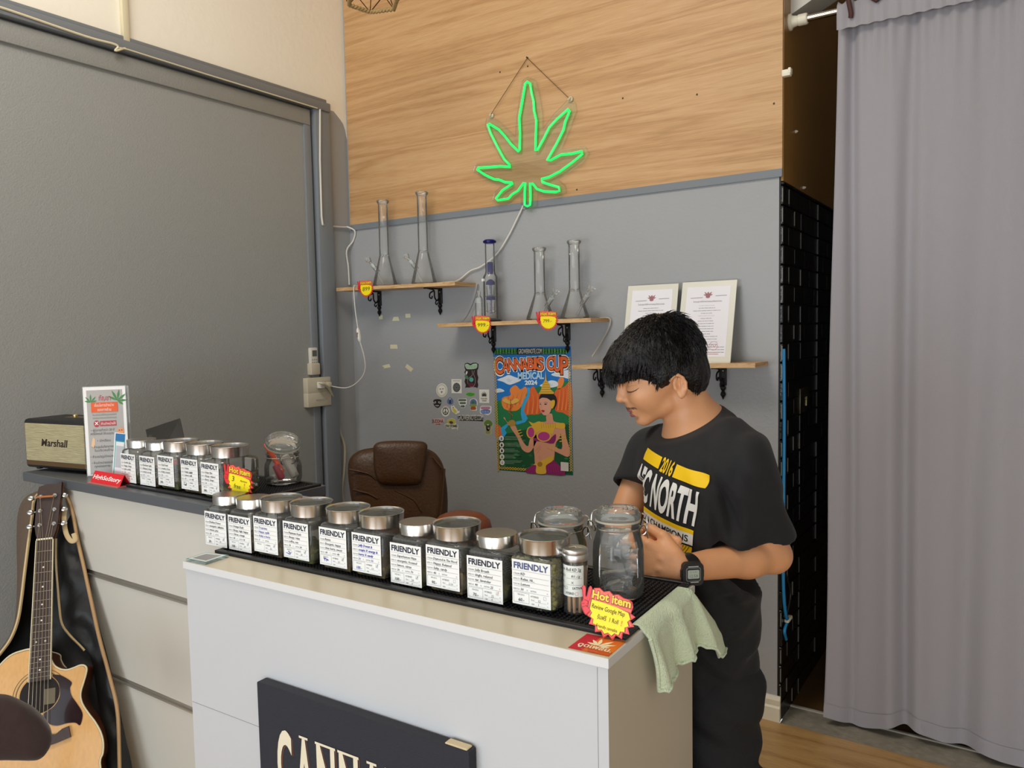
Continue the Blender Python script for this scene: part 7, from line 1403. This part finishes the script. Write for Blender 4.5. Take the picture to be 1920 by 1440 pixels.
# collar rib
kk = (cpl - nk0).dot(cn) / axn.dot(cn); cc = nk0 + axn * kk; e1 = (rt - cn * rt.dot(cn)).normalized(); e2 = cn.cross(e1); ring = []
for i in range(64):
    a = 2 * PI * i / 64; d = e1 * math.cos(a) + e2 * math.sin(a); dp = (d - axn * d.dot(axn)).length; ring.append(cc + d * (.0665 / dp) - cn * .004)
b = MB(SHIRT); b.tube(ring, .0062, 8, closed=True, cap=False); b.build('collar_rib', so, 60)
# chest print laid on the cloth
PO = atd(1262, 938, 1.75); pn = fn_; PSH = Sheet(PO + pn * .12, sv, (UZ - pn * UZ.dot(pn)), .0004)
class Drape:
    n = pn; e = .0004
    def p(s, x, y, k=0):
        y *= .86; x, y = x * .988 + y * .156, y * .988 - x * .156; o = PSH.p(x, y) + pn * .1; h = bvh.ray_cast(o, -pn, .6); q = h[0] if h[0] is not None else o - pn * .25; return q + pn * (.0022 + .0006 * k)
D_ = Drape(); YE = ink('f2c400', .6); WH = ink('e6e4de', .6); BK2 = ink('131316', .7)
def dgrid(b, x0, y0, x1, y1, k, m_, n=14, m2=5, sk=0.):
    b.m(m_); V = []; F = []
    for j in range(m2 + 1):
        for i in range(n + 1): x = x0 + (x1 - x0) * i / n; y = y0 + (y1 - y0) * j / m2; V.append(D_.p(x + sk * (y - y0), y, k))
    for j in range(m2):
        for i in range(n): a = j * (n + 1) + i; F.append((a, a + 1, a + n + 2, a + n + 1))
    b.add(V, F)
x0, x1 = -.134, .082; yt = .098
def fine_text(b, s_, x, y, h, m_, k, w, bold):
    V, F, (bx, by, W, H) = text_geo(s_, bold, 5); me = bpy.data.meshes.new('q'); me.from_pydata([(a, c, 0) for a, c in V], [], F); bm = bmesh.new(); bm.from_mesh(me); bmesh.ops.triangulate(bm, faces=bm.faces[:])
    lim = .009 * H / h
    for _ in range(6):
        E2 = [e for e in bm.edges if math.hypot((e.verts[0].co.x - e.verts[1].co.x) * w / W * H / h, e.verts[0].co.y - e.verts[1].co.y) > lim]
        if not E2: break
        bmesh.ops.subdivide_edges(bm, edges=E2, cuts=1); bmesh.ops.triangulate(bm, faces=[f for f in bm.faces if len(f.verts) > 3])
    bm.verts.index_update(); b.m(m_); b.add([D_.p(x + (v.co.x - bx) / W * w, y + (v.co.y - by) / H * h, k) for v in bm.verts], [tuple(v.index for v in f.verts) for f in bm.faces]); bm.free(); bpy.data.meshes.remove(me)
g_ = dict(n=26, m2=8)
b = MB(YE); dgrid(b, x0, yt - .032, x0 + .076, yt, 0, YE, **g_); dgrid(b, x1 - .086, yt - .034, x1, yt, 0, YE, **g_)
fine_text(b, '2016', x0 + .082, yt - .036, .040, YE, 0, .043, .03)
fine_text(b, 'AFC NORTH', x0 - .012, yt - .138, .094, WH, 0, x1 - x0 + .008, .035)
dgrid(b, x0, yt - .160, x1 - .004, yt - .148, 0, YE, **g_); dgrid(b, x0, yt - .190, x1 - .004, yt - .160, 0, WH, **g_)
fine_text(b, 'DIVISION CHAMPIONS', x0 - .006, yt - .184, .018, BK2, 1, x1 - x0 - .010, .015)
dgrid(b, x0, yt - .194, x1 - .004, yt - .191, 1, BK2, n=26, m2=1); dgrid(b, x0, yt - .226, x1 - .005, yt - .194, 0, YE, **g_)
for k in range(33):
    xx = x0 + .002 + k * .006
    if xx + .012 < x1: D0 = [D_.p(xx + q * .010, yt - .225 + q * .030, 1) for q in (0, .33, .66, 1)]; D1 = [D_.p(xx + .0013 + q * .010, yt - .225 + q * .030, 1) for q in (0, .33, .66, 1)]; b.m(ink('6a5208', .7)); b.add(D0 + D1, [(i, i + 1, i + 5, i + 4) for i in range(3)])
b.build('chest_print', so, 0)
# ---- trousers
VP = Vol((body_c.x - .36, body_c.y - .36, -.0), (body_c.x + .36, body_c.y + .36, zb0 + .06), .007)
hipc = Vector((prof[0, 1], prof[0, 2], zb0)) + rt * .0
for s_ in (-1, 1):
    h = hipc + sv * .078 * s_ - UZ * .02; kn = hipc + sv * .088 * s_ + fn_ * .02; kn.z = .47; an = hipc + sv * .11 * s_ - fn_ * .01; an.z = .05
    VP.cone(h, kn, .098, .088, .03); VP.cone(kn, an, .088, .078, .03)
VP.ell(hipc - UZ * .02, (.160, .115, .13), [tuple(sv), tuple(fn_), (0, 0, 1)], .03); pkt = hipc + sv * .18 - fn_ * .01; pkt.z = .50; VP.ell(pkt, (.028, .065, .08), [tuple(sv), tuple(fn_), (0, 0, 1)], .012)
sl, X, Y, Z = VP.blk((-9, -9, -9), (9, 9, 9)); VP.f += (.006 * np.sin(Z * 48 + X * 22 + 2 * np.sin(Y * 17)) + .005 * np.sin(Z * 21 - Y * 40 + 2 * np.sin(X * 24)) + .003 * np.sin(Z * 95 + X * 60)).astype(np.float32)
P, Q = VP.mesh(); TR = mat('black_trouser_cloth', '101114', .8, bump=.3, bscale=300); np_obj('trousers', P, Q, [TR], t, None, 2)
for s_ in (-1, 1):
    a = hipc + sv * .11 * s_; a.z = 0; b = MB(mat('black_shoe_leather', '121214', .5)); R = []
    for f, w_, h_ in ((-.08, .02, .05), (-.07, .036, .075), (-.02, .04, .085), (.05, .044, .07), (.11, .047, .05), (.16, .038, .038), (.185, .015, .025)): R.append([a + fn_ * f + sv * (w_ * math.cos(q)) + UZ * max(.002, h_ * .5 + h_ * .5 * math.sin(q)) for q in [2 * PI * i / 16 for i in range(16)]])
    b.rings(R); b.build('shoe', t, 60)
# ---- watch on the left wrist
wa = (WL - EL).normalized(); wc = EL.lerp(WL, .97); wn = (toC - wa * toC.dot(wa)).normalized(); wu = wa.cross(wn); wu = wu if wu.z > 0 else -wu
t2 = bpy.data.objects.new('wrist_watch', None); COL.objects.link(t2); t2.parent = t; WINV[t2.name] = WINV[t.name]
WB = mat('black_resin', '141517', .45); b = MB(WB); R = []
for i in range(40):
    a = 2 * PI * i / 40; rr = .0312 + .0015 * math.cos(2 * a); c = wc + (wn * math.cos(a) + wu * math.sin(a)) * rr; o_ = (wn * math.cos(a) + wu * math.sin(a)); hw_ = .0105 + .004 * max(0, math.cos(a)); R.append([c - wa * hw_ - o_ * .0015, c + wa * hw_ - o_ * .0015, c + wa * hw_ + o_ * .0018, c - wa * hw_ + o_ * .0018])
b.rings(R, False, True); b.build('strap', t2, 40)
wr = -rt; wr = (wr - wn * wr.dot(wn)).normalized(); wn = (wn + toC * 1.2).normalized(); wr = (-rt - wn * (-rt).dot(wn)).normalized(); ws = Sheet(wc + wn * .0325, -wr, wn.cross(-wr), .0003)
oc = [(x * 1.08, y * 1.08) for x, y in rrect(-.0205, -.0225, .0205, .0225, .0095, 4)]; b = MB(WB); b.prism(ws, oc, -.003, .0095); b.prism(ws, rrect(-.0245, -.011, .0245, .011, .005), -.002, .005); b.build('watch_case', t2, 30)
b = MB(mat('grey_bezel', '7d8084', .35)); b.prism(ws, rrect(-.0155, -.0145, .0155, .0145, .004), .0095, .0102); b.m(ink('232426')); b.prism(ws, rrect(-.0142, -.0132, .0142, .0132, .0035), .0102, .0106); b.m(mat('lcd_face', 'aeb8ac', .25)); b.prism(ws, rrect(-.0122, -.0085, .0122, .0095, .0022), .0106, .011); b.m(ink('c9ccd0')); b.prism(ws, [(-.011, .0158), (.011, .0158), (.011, .0172), (-.011, .0172)], .0095, .0101); b.prism(ws, [(-.011, -.0172), (.011, -.0172), (.011, -.0158), (-.011, -.0158)], .0095, .0101)
s3 = Sheet(ws.o + ws.n * .0111, ws.x, ws.y, .0002); b.text(s3, '12:58', -.008, -.006, .0065, ink('5d675e'), 1, w=.017, res=1); b.text(s3, 'SU 6-30', -.008, .004, .0032, ink('5d675e'), 1, w=.015, res=1); b.build('watch_face', t2, 0)
# ---- what the hands hold
gh = atd(1214, 1030, 1.70); b = MB(mat('grey_plastic_tub', '5e5f5c', .4)); b.lathe([(.026, -.02), (.028, -.018), (.028, .016), (.0265, .02), (.02, .02), (.019, .012), (.001, .012)], 30, gh, frame((0, -.15, 1))); tag(b.build('small_tub'), 'small grey tub held between the person\'s hands', 'tub')
